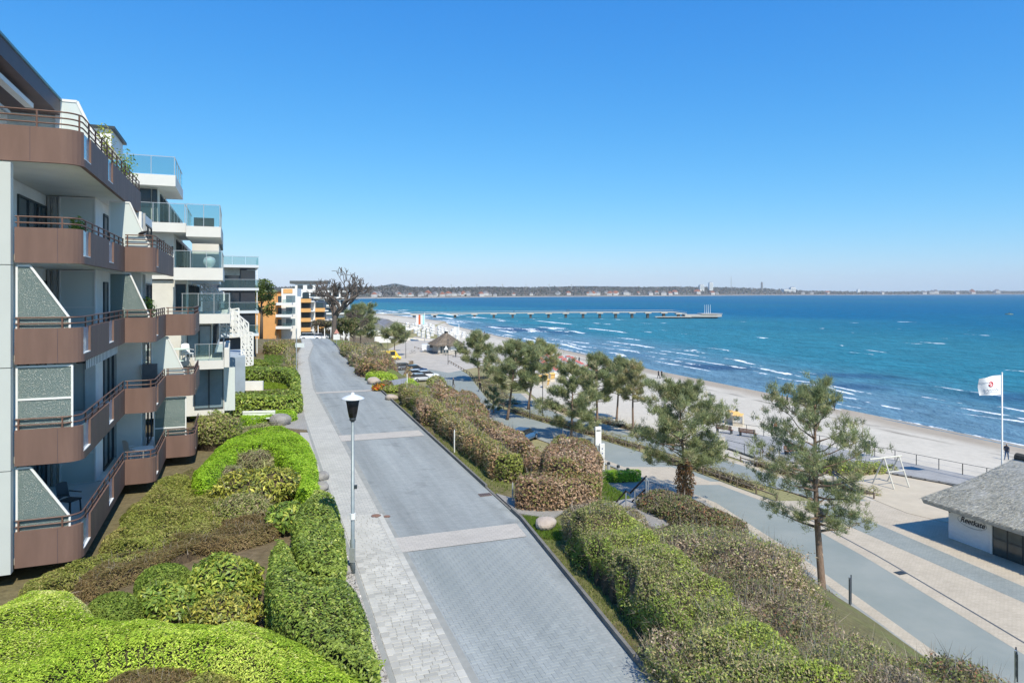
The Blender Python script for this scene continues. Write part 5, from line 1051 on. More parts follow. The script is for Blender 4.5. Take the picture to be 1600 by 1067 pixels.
dome('shrub', 'red-brown round shrub beside the flower bed', hit(603, 600, .4), .6, .6, .7, 'rose_scrub')
dome('shrub', 'green grassy shrub behind the kerb boulders', hit(620, 606, .3), 1.2, .7, .5, 'lime_scrub')
dome('shrub', 'large light-green shrub between parking place and copper hedge', hit(682, 594, 1.2), 1.7, 1.5, 1.9, 'lime_scrub')
hedge('clipped_hedge', 'small bright green clipped hedge at the foot of the steps', [(7.5, 58.9), (11.3, 59.3), (11.3, 60.4), (7.5, 60.0)], .9, 'juniper_fine', r=.2, lump=.05)
for i, (px, py) in enumerate(((1034, 778), (1054, 788), (1076, 797), (1100, 804), (1124, 811))):
    dome('rose_bush', ['dark leafy rose bush right beside the landing rail', 'dark rose bush, second from the landing rail', 'dark rose bush below the trunk of the ivy-clad pine', 'rose bush, fourth in the row from the landing', 'rose bush, last in the row towards the near scrub'][i], hit(px, py, .7), .85, .7, .95, 'rose_scrub', 'bush', group='rose bushes beside the landing')
# dune grass along the promenade
def dune(label, f0, f1, y0, y1, n=10, h=.5, sp='beach_grass', name='dune_grass'):
    ys_ = np.linspace(y0, y1, n); return hedge(name, label, [(f0(y), y) for y in ys_] + [(f1(y), y) for y in ys_[::-1]], h, sp, 'dune grass', r=.3, lump=.35, smooth=1)
dune('dune grass strip behind the low wooden fence by the crossing', lambda y: promR(y) + .5, lambda y: promR(y) + 2.3, 57, 68)
dune('dune grass strip behind the low fence under the cluster of pines', lambda y: promR(y) + .5, lambda y: promR(y) + 2.3, 72, 96)
dune('dry dune grass between walkway and beach near the beach chairs', lambda y: walk_r(y) + 1.0, lambda y: walk_r(y) + 3.2, 72, 104)
dune('dune grass tufts edging the wooden deck', lambda y: walk_r(y) + 1.0, lambda y: walk_r(y) + 2.8, 55.5, 66)
dune('dry dune grass in the bend of the lower road', lambda y: promR(y) + .6, lambda y: promR(y) + 4.2, 100, 134, h=.3)
hedge('dune_grass', 'green grass bank between the deck and the swing', [(27, 65), (32, 66), (36.5, 63), (33, 61.5), (29, 61)], .7, 'lime_scrub', 'dune grass', r=.4, lump=.3)
# ------------------------------------------------------------------ trees
PB = lambda px, py: at(px, py, -16.5)
pine('pine_tree', 'tall slender pine with bare trunk standing nearest, beside the embankment', (PX(1287, 35.6), 35.6), 11.7, 6.4, .36, 3, (-.35, .2), 40, 620, .34, .022, 38, prof=[(0, .85), (.12, .8), (.3, 1.0), (.55, .9), (.8, .55), (1, .15)])
pine('pine_tree', 'dense bushy pine with brown ivy on its trunk in front of the crossing', PB(1070, 792), 9.2, 6.9, .34, 8, (-.3, 0), 40, 900, .40, .028, 38, prof=[(0, .75), (.2, 1.0), (.5, .95), (.8, .6), (1, .2)])
pine('pine_tree', 'dark round pine, left of the cluster by the tall white sign', PB(893, 690), 8.4, 6.4, .16, 12, (0, 0), 36, 700, .48, .036, 34, prof=[(0, .9), (.25, 1.0), (.6, .8), (1, .2)])
pine('pine_tree', 'pointed pine with bare trunk in the middle of the cluster', PB(932.5, 677), 9.2, 4.6, .42, 15, (.2, 0), 30, 560, .48, .036, 34)
pine('pine_tree', 'slim pine behind the middle one of the cluster', PB(963, 659), 8.0, 4.4, .44, 19, (.3, 0), 26, 440, .52, .04, 32)
pine('pine_tree', 'thin greyish pine at the outer edge of the cluster, by the beach path', PB(990, 680), 8.2, 4.2, .5, 22, (.1, 0), 24, 340, .46, .034, 30, tint=(1.25, 1.1, 1.1))
pine('pine_tree', 'large spreading pine leaning towards the sea at the road bend', PB(791, 656), 9.8, 7.4, .4, 27, (1.6, 0), 34, 720, .55, .042, 34)
pine('pine_tree', 'pine behind the spreading one, reaching out over the beach', PB(826, 640), 9.6, 6.0, .45, 29, (1.5, .3), 30, 520, .58, .045, 32, tint=(1.15, 1.1, 1))
pine('pine_tree', 'pine at the left of the pair in the road bend', PB(748, 596), 8.6, 7.0, .35, 33, (-.4, 0), 28, 520, .7, .055, 30)
pine('pine_tree', 'small pine standing on the square near the striped flag', PB(617, 556), 7.6, 6.6, .45, 36, (0, 0), 22, 300, .85, .07, 30)
pine('pine_tree', 'small young pine by the fence at the foot of the spreading pine', PB(772, 645), 3.4, 2.6, .1, 41, (0, 0), 14, 120, .4, .035, 24)
pine('pine_tree', 'dark pine behind the bare tree at the top of the street', (PX(563, 172), 172), 9.5, 9.0, .22, 44, (0, 0), 28, 520, .9, .075, 30)
# ivy round the trunk of the bushy pine
b0 = PB(1070, 792); rg = np.random.default_rng(31); n = 2600; th = rg.uniform(0, 6.28, n); zz_ = rg.random(n)**1.1*3.4; rr = (.25 + .55*np.clip(1 - abs(zz_ - 1.9)/2.2, .12, 1))*rg.uniform(.5, 1.1, n)
P = np.c_[b0[0] + rr*np.cos(th), b0[1] + rr*np.sin(th), -16.45 + zz_]
iv = np_mesh('ivy', leaf_quads(P, np.c_[np.cos(th), np.sin(th), th*0], .17, .6, .8, rg), 4, LM, None, pick([(.36,.20,.10),(.28,.15,.08),(.44,.28,.15),(.10,.11,.05)], [4,3,2,2], n, rg)); tag(iv, 'brown withered ivy wrapped around the bushy pine trunk', 'ivy')
# bare tree at the top of the street
def bare_tree(label, x, y, H, sd, spread=1.0):
    z0 = float(zt(x, y)); root = empty('bare_tree', (x, y, z0 - .2), 0, label, 'tree'); rg = np.random.default_rng(sd); tr = MB(); lm = MB()
    def grow(p, d, L, r, dep, mb):
        k = 4; pts = [p]; q = p.copy(); dd = d.copy()
        for i in range(k): dd = (dd + Vector(rg.normal(size=3)*(.15 if dep else .03)) + Vector((0, 0, .05))).normalized(); q = q + dd*L/k; pts.append(q.copy())
        mb.tube(pts, list(np.maximum(np.linspace(r, r*.7, k + 1), .045)), 6 if dep < 3 else 4, cap=False)
        if dep >= 6: return
        for b in range(5 if dep == 0 else 3 if dep in (1, 3, 5) else 2):
            a = rg.uniform(0, 6.28); s = (rg.uniform(.75, 1.3) if dep == 0 else rg.uniform(.4, .95))*spread; e = dd.cross(Vector((math.cos(a), math.sin(a), .3))).normalized()
            nd = (dd + e*s).normalized(); nd.z = max(nd.z, -.1); t = rg.integers(2, k + 1) if b else k
            grow(pts[t], nd, L*rg.uniform(.62, .85), r*(.70 if b == 0 else .56), dep + 1, lm)
    grow(Vector((0, 0, 0)), Vector((0, 0, 1)), H*.27, H*.032, 0, tr)
    mt = M('bare_bark', (.115, .095, .08), .95, .25, 3, .6, 15); tr.build('trunk', mt, root, True); lm.build('branches', mt, root, True); return root
bare_tree('big leafless tree at the top end of the street', PX(521, 126), 126, 17.0, 6, 1.1)
bare_tree('leafless tree behind the big one at the top of the street', PX(553, 152), 152, 10.5, 13, 1.15)
GP = [(.16,.19,.07), (.20,.20,.08), (.12,.15,.05), (.24,.20,.11)]
broad_tree('evergreen_tree', 'green tree between the dark block and the orange block', (PX(408, 130), 130), 11.5, 6.0, [(.12,.17,.04),(.17,.21,.06),(.09,.13,.03)], 51, 2200, .45)
broad_tree('small_tree', 'olive-brown small tree under the bare tree', (PX(540, 142), 142), 5.2, 6.0, GP, 52, 2200, .45)
broad_tree('small_tree', 'brownish small tree to the side of the bare tree', (PX(506, 145), 145), 4.6, 5.0, [(.20,.16,.11),(.16,.13,.09),(.18,.18,.08)], 53, 1600, .42)
broad_tree('small_tree', 'low tree in front of the long white hotel', (PX(478, 165), 165), 5.0, 6.5, [(.17,.14,.11),(.13,.12,.08),(.2,.17,.13)], 54, 1400, .5)
# ------------------------------------------------------------------ street furniture
def boulder(name, label, x, y, r, sd, mat, sq=.7):
    rg = np.random.default_rng(sd); bm = bmesh.new(); bmesh.ops.create_icosphere(bm, subdivisions=3, radius=1)
    P = np.array([v.co[:] for v in bm.verts]); k = 1 + .16*fnoise(P, 2.2, sd) + .07*fnoise(P, 5, sd + 1)
    for v, s in zip(bm.verts, k): v.co = v.co*s; v.co.z *= sq; v.co.x *= 1.25
    bmesh.ops.scale(bm, vec=(r, r, r), verts=bm.verts); me = bpy.data.meshes.new(name); bm.to_mesh(me); bm.free(); me.materials.append(mat)
    o = bpy.data.objects.new(name, me); COL.objects.link(o); o.location = (x, y, float(zt(x, y)) + r*sq*.55); o.rotation_euler = (0, 0, sd); return tag(o, label, 'boulder')
m_bl = M('pale_boulder', (.36, .30, .25), .9, .2, 2.5, .8, 12, col2=(.46, .40, .34)); m_bg = M('grey_boulder', (.25, .24, .225), .9, .2, 3, .9, 14)
boulder('boulder', 'rounded pale boulder on the grass corner by the driveway path', *at(853, 815, -7.8), .34, 1, m_bl)
boulder('boulder', 'pale pinkish boulder at the kerb in front of the lime shrubs', *at(584, 594, -7.7), .55, 2, m_bl)
boulder('boulder', 'pale boulder at the kerb before the clipped hedge', *at(611, 620, -7.8), .4, 3, m_bl)
boulder('boulder', 'large grey boulder beside the forecourt behind the juniper hedge', *at(437, 654, -7.6), .5, 4, m_bg, .9)
boulder('boulder', 'grey stone in the gravel at the corner of the juniper hedge', *at(503, 741, -7.8), .3, 5, m_bg)
boulder('boulder', 'grey stone in the gravel above the laurel block', *at(499, 758, -7.8), .3, 6, m_bg)
boulder('boulder', 'grey stone at the foot of the lamp post', *at(537, 886, -7.85), .27, 7, m_bg)
# lamp post
lx, ly = at(551, 896, -8); LP = empty('lamp_post', (lx, ly, -8), 0, 'grey mushroom-cap lamp post standing by the sidewalk', 'lamp')
MB().lathe([(.075, 0), (.075, .95), (.055, .98), (.046, 4.35)], n=14).build('pole', M('lamp_pole_grey', (.24, .28, .29), .45, .1, 6, metal=.3), LP, True)
MB().lathe([(.05, 4.33), (.09, 4.37), (.095, 4.44), (.05, 4.46)], n=14).build('collar', m_dkf, LP, True)
MB().lathe([(.105, 4.45), (.135, 4.6), (.19, 4.93), (.17, 4.97)], n=18).build('lantern', M('black_lantern', (.015, .015, .017), .25, .1, 3), LP, True)
MB().lathe([(.325, 4.965), (.33, 4.985), (.27, 5.02), (.15, 5.07), (.05, 5.10), (.045, 5.15), (.01, 5.16)], n=28).build('cap', M('white_cap', (.62, .64, .66), .3, .02, 3), LP, True)
MB().lathe([(.079, 1.55), (.079, 1.72)], n=14).build('sticker_band', m_whf, LP); MB().box(.05, .12, -.04, .04, 2.42, 2.52).build('socket_box', m_dkf, LP); MB().box(-.078, .078, -.09, -.06, .35, .75).build('service_door', m_steel, LP)
def cover(name, label, px, py, r, mat, z=-8, sq=False):
    x, y = at(px, py, z); t = empty(name, (x, y, z + .013), TH, label, 'manhole cover')
    if sq:
        MB().box(-r, r, -r*.7, r*.7, -.01, .006).build('frame', mat, t)
        for i in range(5): MB().box(-r*.8 + i*r*.36, -r*.8 + i*r*.36 + r*.14, -r*.55, r*.55, .006, .014).build('bar', m_dkf, t)
    else:
        MB().lathe([(r*1.12, -.01), (r*1.12, .004), (r, .005)], n=24).build('frame', mat, t); MB().lathe([(r*.9, .0), (r*.9, .009), (r*.3, .012)], n=24).build('lid', M('rusty_iron', (.23, .13, .09), .8, .2, 14, .6, 60), t)
m_iron = M('cast_iron', (.17, .12, .10), .7, .15, 10, .4, 50)
cover('manhole_cover', 'rusty round manhole cover on the sidewalk edge near the lamp', 587.5, 806, .16, m_iron); cover('manhole_cover', 'small round metal cap in the road edge near the lamp', 604.5, 807, .11, m_iron); cover('drain_grate', 'rusty square drain grate beside the far kerb', 758, 773, .24, m_iron, sq=True)
cover('drain_grate', 'dark square drain grate beside the slot drain of the promenade', 1407, 895, .3, m_dkf, -16.46, True)
def stake(label, px, py, h, mat, r=.03):
    x, y = at(px, py, -8); o = MB().tube([(0, 0, 0), (0, 0, h*.9), (0, 0, h)], [r, r, r*.4], 8).build('marker_post', mat); o.location = (x, y, -8.02); return tag(o, label, 'post')
stake('white marker post in front of the clipped kerb hedge', 710, 706, 1.15, m_whf); stake('grey stake at the corner of the brown beech hedge end', 801, 783, .75, m_pipe)
# bench and forecourt things
x, y = at(403, 664, -8); bn = empty('garden_bench', (x, y, -8), .15, 'white bench beside the large grey boulder', 'bench')
for i in range(3): MB().box(-.95, .95, -.22 + .15*i, -.10 + .15*i, .40, .44).build('seat_slat', m_whf, bn)
for i in range(2): MB().box(-.95, .95, .27, .31, .52 + .17*i, .65 + .17*i).build('back_slat', m_whf, bn)
for a in (-.8, .8): MB().box(a - .04, a + .04, -.2, .28, 0, .39).build('leg', m_whf, bn)
# sign posts of the street
def post(px, py, h, z, r=.035, name='pole', parent=None): pass
x, y = at(463, 590, -8); sp1 = empty('sign_post', (x, y, -8), 0, 'tall thin post with a pale arrow sign by the far hedge', 'sign')
MB().tube([(0, 0, 0), (0, 0, 4.6)], .05, 8).build('pole', m_steel, sp1); MB().prism([(-.1, -.03), (.75, -.03), (.75, .03), (-.1, .03)], 2.85, 3.25).build('sign_plate', M('pale_sign', (.66, .72, .72), .5, .05, 3), sp1); MB().box(-.05, .05, -.06, -.03, 4.2, 4.5).build('cap', m_steel, sp1)
x, y = at(595, 622, -8); x, y = hit(636, 612, .1); sp2 = empty('marker_pole', (x, y, float(zt(x, y))), 0, 'thin white pole beside the lime shrub bed at the parking place', 'pole'); MB().tube([(0, 0, 0), (0, 0, 1.55)], .04, 8).build('pole', m_whf, sp2); MB().box(-.12, .12, -.08, .08, 0, .08).build('base', m_conc, sp2)
# dark signpost of the lower road
def dark_sign(label, px, py, ph, n=4):
    x, y = at(px, py, -16.5); t = empty('sign_post', (x, y, -16.5), 1.0, label, 'sign'); MB().tube([(0, 0, 0), (0, 0, ph)], .04, 8).build('pole', m_steel, t)
    for i in range(n): MB().box(-.3, .3, -.055, -.03, ph - .32 - .34*i, ph - .32 - .34*i + .3).build('sign_plate', M('dark_sign', (.03, .04, .055), .5, .1, 3), t)
    for s in (-1, 1): MB().box(s*.31 - .02, s*.31 + .02, -.06, -.01, ph - .36 - .34*(n-1), ph).build('frame', m_dkf, t)
dark_sign('dark direction signpost on the grass beside the tall pine', 1327.5, 1004, 3.1); dark_sign('dark signpost top in the bottom corner by the promenade', 1587, 1135, 2.9, 3)
# landing steps and rails
st_ = empty('steps', (5.6, 26.6, -8.2), 0, 'concrete steps going down from the landing beside the grass', 'steps')
for i in range(12):
    a = np.array([5.9, 26.95]) + np.array([-.62, .78])*.30*i*.9; d = np.array([.78, .62]); c0 = a - d*.9; c1 = a + d*.45; e = np.array([-.62, .78])*.3
    MB().prism([tuple(c0 - np.array([5.6, 26.6])), tuple(c1 - np.array([5.6, 26.6])), tuple(c1 + e - np.array([5.6, 26.6])), tuple(c0 + e - np.array([5.6, 26.6]))], -.9 - .16*i, .1 - .16*i).build('step', m_conc, st_)
m_blk = M('black_rail', (.02, .02, .022), .4, .1, 4)
hr = empty('handrail', (4.9, 25.8, -8), 0, 'black and steel handrail at the landing of the steps', 'handrail')
Hp = lambda px, py, Y: Vector((PX(px, Y) - 4.9, Y - 25.8, PZ(py, Y) + 8))
MB().tube([Hp(984, 771, 26.0), Hp(1010, 744, 25.2)], .035, 8).build('rail', m_blk, hr); MB().tube([Hp(988, 783, 26.0), Hp(1009, 764, 25.2)], .03, 8).build('rail', m_blk, hr); MB().tube([Hp(963, 784, 25.2), Hp(978, 767, 24.9), Hp(984, 771, 26.0)], .035, 8).build('rail', m_blk, hr)
for px, py, Yd, zb in ((1009.5, 745, 25.2, -8), (992, 764, 25.75, -8.4), (978, 768, 24.95, -8), (965, 783, 25.2, -8)): a = Hp(px, py, Yd); MB().tube([(a.x, a.y, zb + 8), (a.x, a.y, a.z)], .025, 8).build('post', m_steel, hr)
MB().tube([Hp(1009.5, 745, 25.2), Hp(1013, 752, 25.2), Hp(1012, 782, 25.2)], .02, 6).build('post', m_steel, hr)
# information pylons and bollards at the crossing
def pylon(label, px, pyb, h, w_, mat_marks=True, base=.0):
    x, y = at(px, pyb, -16.47); t = empty('information_pylon', (x, y, -16.47), .3, label, 'sign'); MB().box(-w_/2, w_/2, -.09, .09, base, h).build('panel', m_whf, t); MB().box(-w_/2 + .05, w_/2 - .05, -.07, .07, 0, max(base, .06) - .001).build('foot', m_steel, t)
    MB().box(-w_/2 - .03, -w_/2 - .001, -.1, .1, h*.45, h*.92).build('side_plate', m_dkf, t)
    return t
t = pylon('white information pylon with small pictograms in front of the brown hedge', 940.5, 737, 2.6, .5)
for i in range(3): MB().lathe([(.07, 0), (.06, .012)], n=6).build('pictogram', M('sign_blue', (.10, .15, .30), .5, .05, 3), t, loc=(.0, -.105, 2.15 - .42*i)).rotation_euler = (math.pi/2, 0, 0)
t = pylon('tall white notice board behind the pylon at the crossing', 934.5, 721, 3.4, .62, base=1.6)
for i in range(4): MB().box(-.2 + .11*i, -.12 + .11*i, -.1, -.092, 2.95, 3.1).build('lettering', m_dkf, t)
for i, (px, py) in enumerate(((951, 737), (966, 742), (981, 747))):
    x, y = at(px, py, -16.47); t = empty('bollard', (x, y, -16.47), 0, ['grey bollard nearest the information pylon', 'middle grey bollard above the small clipped hedge', 'third grey bollard, partly hidden by the small clipped hedge'][i], 'bollard', 'bollards at the crossing'); MB().lathe([(.14, 0), (.14, .68)], n=14).build('shaft', m_pipe, t); MB().lathe([(.15, .681), (.15, .86), (.1, .9)], n=14).build('cap', m_dkf, t)
# low wooden fences
def fence(label, f, y0, y1, zb=-16.47, step=2.0, h=.5):
    ys_ = np.arange(y0, y1 + .01, step); c = (f(y0), y0, zb); t = empty('low_fence', c, 0, label, 'fence'); m = M('weathered_wood', (.17, .135, .10), .9, .2, 6, .4, 30)
    pts = [Vector((float(f(y)) - c[0], y - c[1], 0)) for y in ys_]; pm = MB().lathe([(.07, -.1), (.07, h), (.05, h + .04)], n=8).mesh('post', m)
    for p in pts: o = bpy.data.objects.new('post', pm); COL.objects.link(o); o.parent = t; o.location = p
    for a, b in zip(pts[:-1], pts[1:]): MB().tube([a + Vector((.08, 0, h - .12)), b + Vector((.08, 0, h - .12))], .055, 6).build('rail', m, t)
fence('low wooden rail fence along the promenade beside the plaza', lambda y: promR(y) + .25, 54, 68); fence('low wooden rail fence along the road under the pine cluster', lambda y: promR(y) + .25, 71, 99); fence('low wooden rail fence round the bend of the lower road', lambda y: promR(y) + .3, 101, 161, step=3.0)
fence('low wooden rail fence between walkway and the wooden deck', lambda y: walk_r(y) + .98, 54.5, 67); fence('low wooden rail fence curving past the thatched kiosk by the square', interp([140, 165, 190, 205], [-6, -10, -24, -30]), 142, 202, step=4.0)
# litter bin column
x, y = at(1125, 711, -16.47); t = empty('litter_bin', (x, y, -16.47), .3, 'tall beige column bin near the wooden deck', 'bin'); MB().box(-.36, .36, -.36, .36, 0, 1.85).build('body', M('beige_stone', (.50, .46, .39), .8, .08, 3, .2, 40), t); MB().box(-.39, .39, -.39, .39, 1.851, 1.93).build('lid', m_conc, t); MB().box(-.2, .2, -.375, -.362, 1.3, 1.55).build('opening', m_dkf, t)
x, y = at(1287, 815, -16.47); t = empty('litter_bin', (x, y, -16.47), .2, 'dark grey bin on the promenade behind the tall pine trunk', 'bin'); MB().box(-.22, .22, -.22, .22, .12, 1.0).build('body', m_dkf, t); MB().box(-.25, .25, -.25, .25, 1.001, 1.06).build('lid', m_pipe, t); MB().box(-.05, .05, -.05, .05, 0, .119).build('foot', m_steel, t)
# wooden deck with rails
DKP = [(20.5, 78), (25.8, 80.5), (33, 73), (40.5, 61), (48, 50), (44, 48), (37.5, 58.2), (31, 65.2), (24.5, 66.3)]
m_deck = brickmat('deck_boards', (.30, .30, .29), (.36, .355, .34), (.16, .155, .15), 3.0, .14, .95, .85, .012, .12)
dk = empty('wooden_deck', (30, 68, -16.5), 0, 'grey boardwalk deck with steel railing at the edge of the beach', 'deck'); MB().prism([(a - 30, b - 68) for a, b in DKP], .14, .26).build('deck_floor', m_deck, dk); MB().prism([((a - 30)*.97, (b - 68)*.97) for a, b in DKP], -1.2, .139).build('substructure', m_dkf, dk)
def railing(pts, parent, z0, h=1.0, step=2.0):
    for a, b in zip(pts[:-1], pts[1:]):
        a = np.array(a) - np.array([30, 68]); b = np.array(b) - np.array([30, 68]); n = max(1, int(round(np.linalg.norm(b - a)/step)))
        MB().tube([(*a, z0 + h), (*b, z0 + h)], .022, 6).build('handrail', m_dkf, parent); MB().tube([(*a, z0 + h*.5), (*b, z0 + h*.5)], .008, 5).build('wire', m_steel, parent)
        for i in range(n + 1): p = a + (b - a)*i/n; MB().box(p[0] - .025, p[0] + .025, p[1] - .025, p[1] + .025, z0, z0 + h - .02).build('post', m_dkf, parent)
railing([(25.6, 80.2), (32.8, 72.8), (40.2, 60.9), (47.7, 50)], dk, .26); railing([(22.2, 70.5), (24.5, 66.7), (27.5, 66.1)], dk, .26)
for i in range(3): MB().box(-7.6 + .1*i, -4.6 + .1*i, -1.75 - .35*i - .35, -1.75 - .35*i, -.05, .18 - .09*i).build('step', m_conc, dk)
def bench(label, x, y, z, rz, group=None):
    t = empty('bench', (x, y, z), rz, label, 'bench', group); m = M('brown_timber', (.20, .10, .06), .7, .15, 6)
    for i in range(3): MB().box(-1.0, 1.0, -.24 + .16*i, -.11 + .16*i, .42, .46).build('seat_slat', m, t)
    for i in range(3): MB().box(-1.0, 1.0, .27, .31, .52 + .14*i, .63 + .14*i).build('back_slat', m, t)
    for a in (-.85, .85): MB().box(a - .03, a + .03, -.22, .30, 0, .41).build('leg', m_dkf, t); MB().box(a - .03, a + .03, .312, .34, .2, .95).build('back_post', m_dkf, t)
bench('brown timber bench on the deck facing inland', 26.6, 77.0, -16.24, -.75 + math.pi); bench('brown timber bench on the deck, behind the other one', 24.6, 79.0, -16.24, -.75 + math.pi); bench('dark bench on the deck behind the tall pine', 28.2, 68.4, -16.24, .4)
x, y = at(1355, 712, -16.2); t = empty('notice_board', (x, y, -16.24), .4, 'dark notice board at the edge of the deck beyond the pine', 'sign'); MB().box(-.42, .42, -.04, .04, .45, 1.5).build('board', m_dkf, t)
for a in (-.36, .36): MB().box(a - .04, a + .04, -.036, .036, 0, .449).build('post', m_steel, t)
# swing frame on the sand
sw = empty('swing_frame', (31.6, 58.0, -16.43), .35, 'pale wooden swing frame standing in the sand beside the deck', 'swing'); m_pw = M('pale_timber', (.58, .57, .50), .8, .1, 5, .2, 30)
for x in (0, 1.7):
    MB().tube([(x, -.05, 2.35), (x, -1.0, 0)], .06, 8).build('leg', m_pw, sw); MB().tube([(x, .05, 2.35), (x, 1.1, 0)], .06, 8).build('leg', m_pw, sw)
MB().tube([(-1.6, 0, 2.4), (2.0, 0, 2.4)], .07, 8).build('crossbar', m_pw, sw); MB().tube([(0, -.5, 1.3), (1.7, -.5, 1.3)], .045, 8).build('brace', m_pw, sw)
x, y = at(1325, 768, -16.45); t = empty('slide', (x, y, -16.45), .9, 'dark blue slide piece in the sand behind the tall pine', 'slide'); MB().grid(lambda u, v: (-.25 + .5*u, -1.2 + 2.4*v, .15 + 1.3*v*v), 3, 8).build('chute', M('navy_plastic', (.03, .045, .09), .4, .1, 3), t)
for a in (-.26, .26): MB().bar((a, 1.15, 0), (a, 1.15, 1.45), .06, .06).build('post', m_dkf, t); MB().bar((a, -1.2, .2), (a, 1.2, 1.5), .03, .12).build('side_rail', m_dkf, t)
# ------------------------------------------------------------------ thatched kiosks
def thatch_roof(mb, x0, x1, y0, y1, zl, xr, ya, yb, zr, th=.32, nx=26):
    """hipped thatch: eave rectangle to a ridge line, slightly hollow slopes"""
    def lerp(a, b, t): return tuple(a[i] + (b[i] - a[i])*t for i in range(3))
    E = [(x0, y0, zl), (x1, y0, zl), (x1, y1, zl), (x0, y1, zl)]; RA, RB = (xr, ya, zr), (xr, yb, zr)
    for a, b, c, d in ((E[3], E[0], RA, RB), (E[0], E[1], RA, RA), (E[1], E[2], RB, RA), (E[2], E[3], RB, RB)):
        def fn(u, v, a=a, b=b, c=c, d=d):
            p = lerp(lerp(a, b, v), lerp(d, c, v), u); n = fnoise(np.array([[p[0]*1.3, p[1]*1.3, p[2]*1.3]]), 2.5, 3)[0]
            return (p[0], p[1], p[2] - .18*math.sin(math.pi*u) + .05*n*min(1, 4*u + .3))
        mb.grid(fn, 12, nx)
    for a, b in zip(E, E[1:] + E[:1]): mb.add([a, b, (b[0]*.985 + (x0+x1)/2*.015, b[1]*.985 + (y0+y1)/2*.015, zl - th), (a[0]*.985 + (x0+x1)/2*.015, a[1]*.985 + (y0+y1)/2*.015, zl - th)], [(0, 3, 2, 1)])
    k = [(p[0]*.985 + (x0+x1)/2*.015, p[1]*.985 + (y0+y1)/2*.015, zl - th) for p in E]; mb.add(k, [(3, 2, 1, 0)])
def straw(root, x0, x1, y0, y1, zl, xr, ya, yb, zr, n, pal, ln=.34, wd=.03):
    rg = np.random.default_rng(14); E = np.array([(x0, y0, zl), (x1, y0, zl), (x1, y1, zl), (x0, y1, zl)]); RA, RB = np.array((xr, ya, zr)), np.array((xr, yb, zr)); Ps = []; Ds = []
    for a, b, c, d in ((E[3], E[0], RA, RB), (E[0], E[1], RA, RA), (E[1], E[2], RB, RA), (E[2], E[3], RB, RB)):
        k = n//4; u = 1 - np.sqrt(rg.random(k)); v = rg.random(k); u = u[:, None]; v = v[:, None]; p = (a + (b - a)*v)*(1 - u) + (d + (c - d)*v)*u; p[:, 2] -= .18*np.sin(math.pi*u[:, 0]) - .02
        dn = unit((a + (b - a)*v) - (d + (c - d)*v)); nn = unit(np.cross(b - a, d - a)[None] + np.zeros((k, 3))); nn *= np.sign(nn[:, 2:3]); Ps.append(p); Ds.append(unit(dn + rg.normal(size=(k, 3))*.16 + nn*.16))
    P = np.concatenate(Ps); D = np.concatenate(Ds); k = len(P)
    np_mesh('thatch_straw', blades(P, D, ln*(.5 + rg.random(k)), np.full(k, wd), rg), 3, LM, root, pick(pal, [3, 3, 2, 1], k, rg))
m_th = M('thatch', (.30, .30, .27), .95, .25, 6, .9, 30, col2=(.44, .43, .39)); TP = [(.47,.47,.42),(.56,.55,.49),(.36,.36,.32),(.66,.65,.59)]
KR = math.atan(.335); kc = np.array([29.35, 45.9])
KI = empty('thatched_kiosk', (kc[0], kc[1], -16.46), KR, 'white kiosk with grey thatched hip roof and lettering on its wall', 'building')
# local x towards the sea, y away along the wall; the lettered wall is x = 0, corner at y = 0
MB().box(0, 9, -13, 0, -.3, 2.75).build('wall', M('white_brick', (.78, .79, .78), .8, .05, 2, .35, 9, stretch=(1, 1, 3)), KI)
ra = (-1.15, 10.2, -14.3, 1.1, 2.45, 4.6, -9.8, -3.4, 6.1); mb = MB(); thatch_roof(mb, -1.15, 10.2, -14.3, 1.1, 2.45, 4.0, -11, -1.8, 5.5); rf_ = mb.build('roof', m_th, KI)
straw(KI, -1.15, 10.2, -14.3, 1.1, 2.45, 4.0, -11, -1.8, 5.5, 60000, TP, .26, .026)
MB().tube([(4.0, -1.7, 5.5), (4.0, -11.1, 5.5)], .28, 10).build('ridge_cap', M('heather_ridge', (.05, .05, .045), .95, .3, 9, .8, 20), rf_)
door = MB().box(-.05, -.01, -4.95, -3.05, .0, 2.2).build('door', m_dkf, KI)
for a in (-4.9, -3.98):
    for z0, z1 in ((.06, 1.05), (1.13, 2.14)): MB().box(-.07, -.052, a + .03, a + .86, z0, z1).build('pane', m_paneb if False else M('door_glass', (.06, .075, .07), .12, .2, 2, spec=.6), door)
MB().box(-.12, -.008, -3.04, -2.92, 0, 2.3).build('door_frame', m_wht, KI); MB().box(-.2, -.01, -5.5, -5.1, 1.0, 1.5).build('letter_box', m_dkf, KI); MB().box(-.12, -.01, -.18, -.08, 1.75, 1.95).build('wall_lamp', m_dkf, KI); MB().box(.05, .2, -6.7, -5.9, .3, 2.1).build('window', m_pane, KI); MB().box(.3, .7, -.05, .02, .2, .5).build('vent', m_pipe, KI)
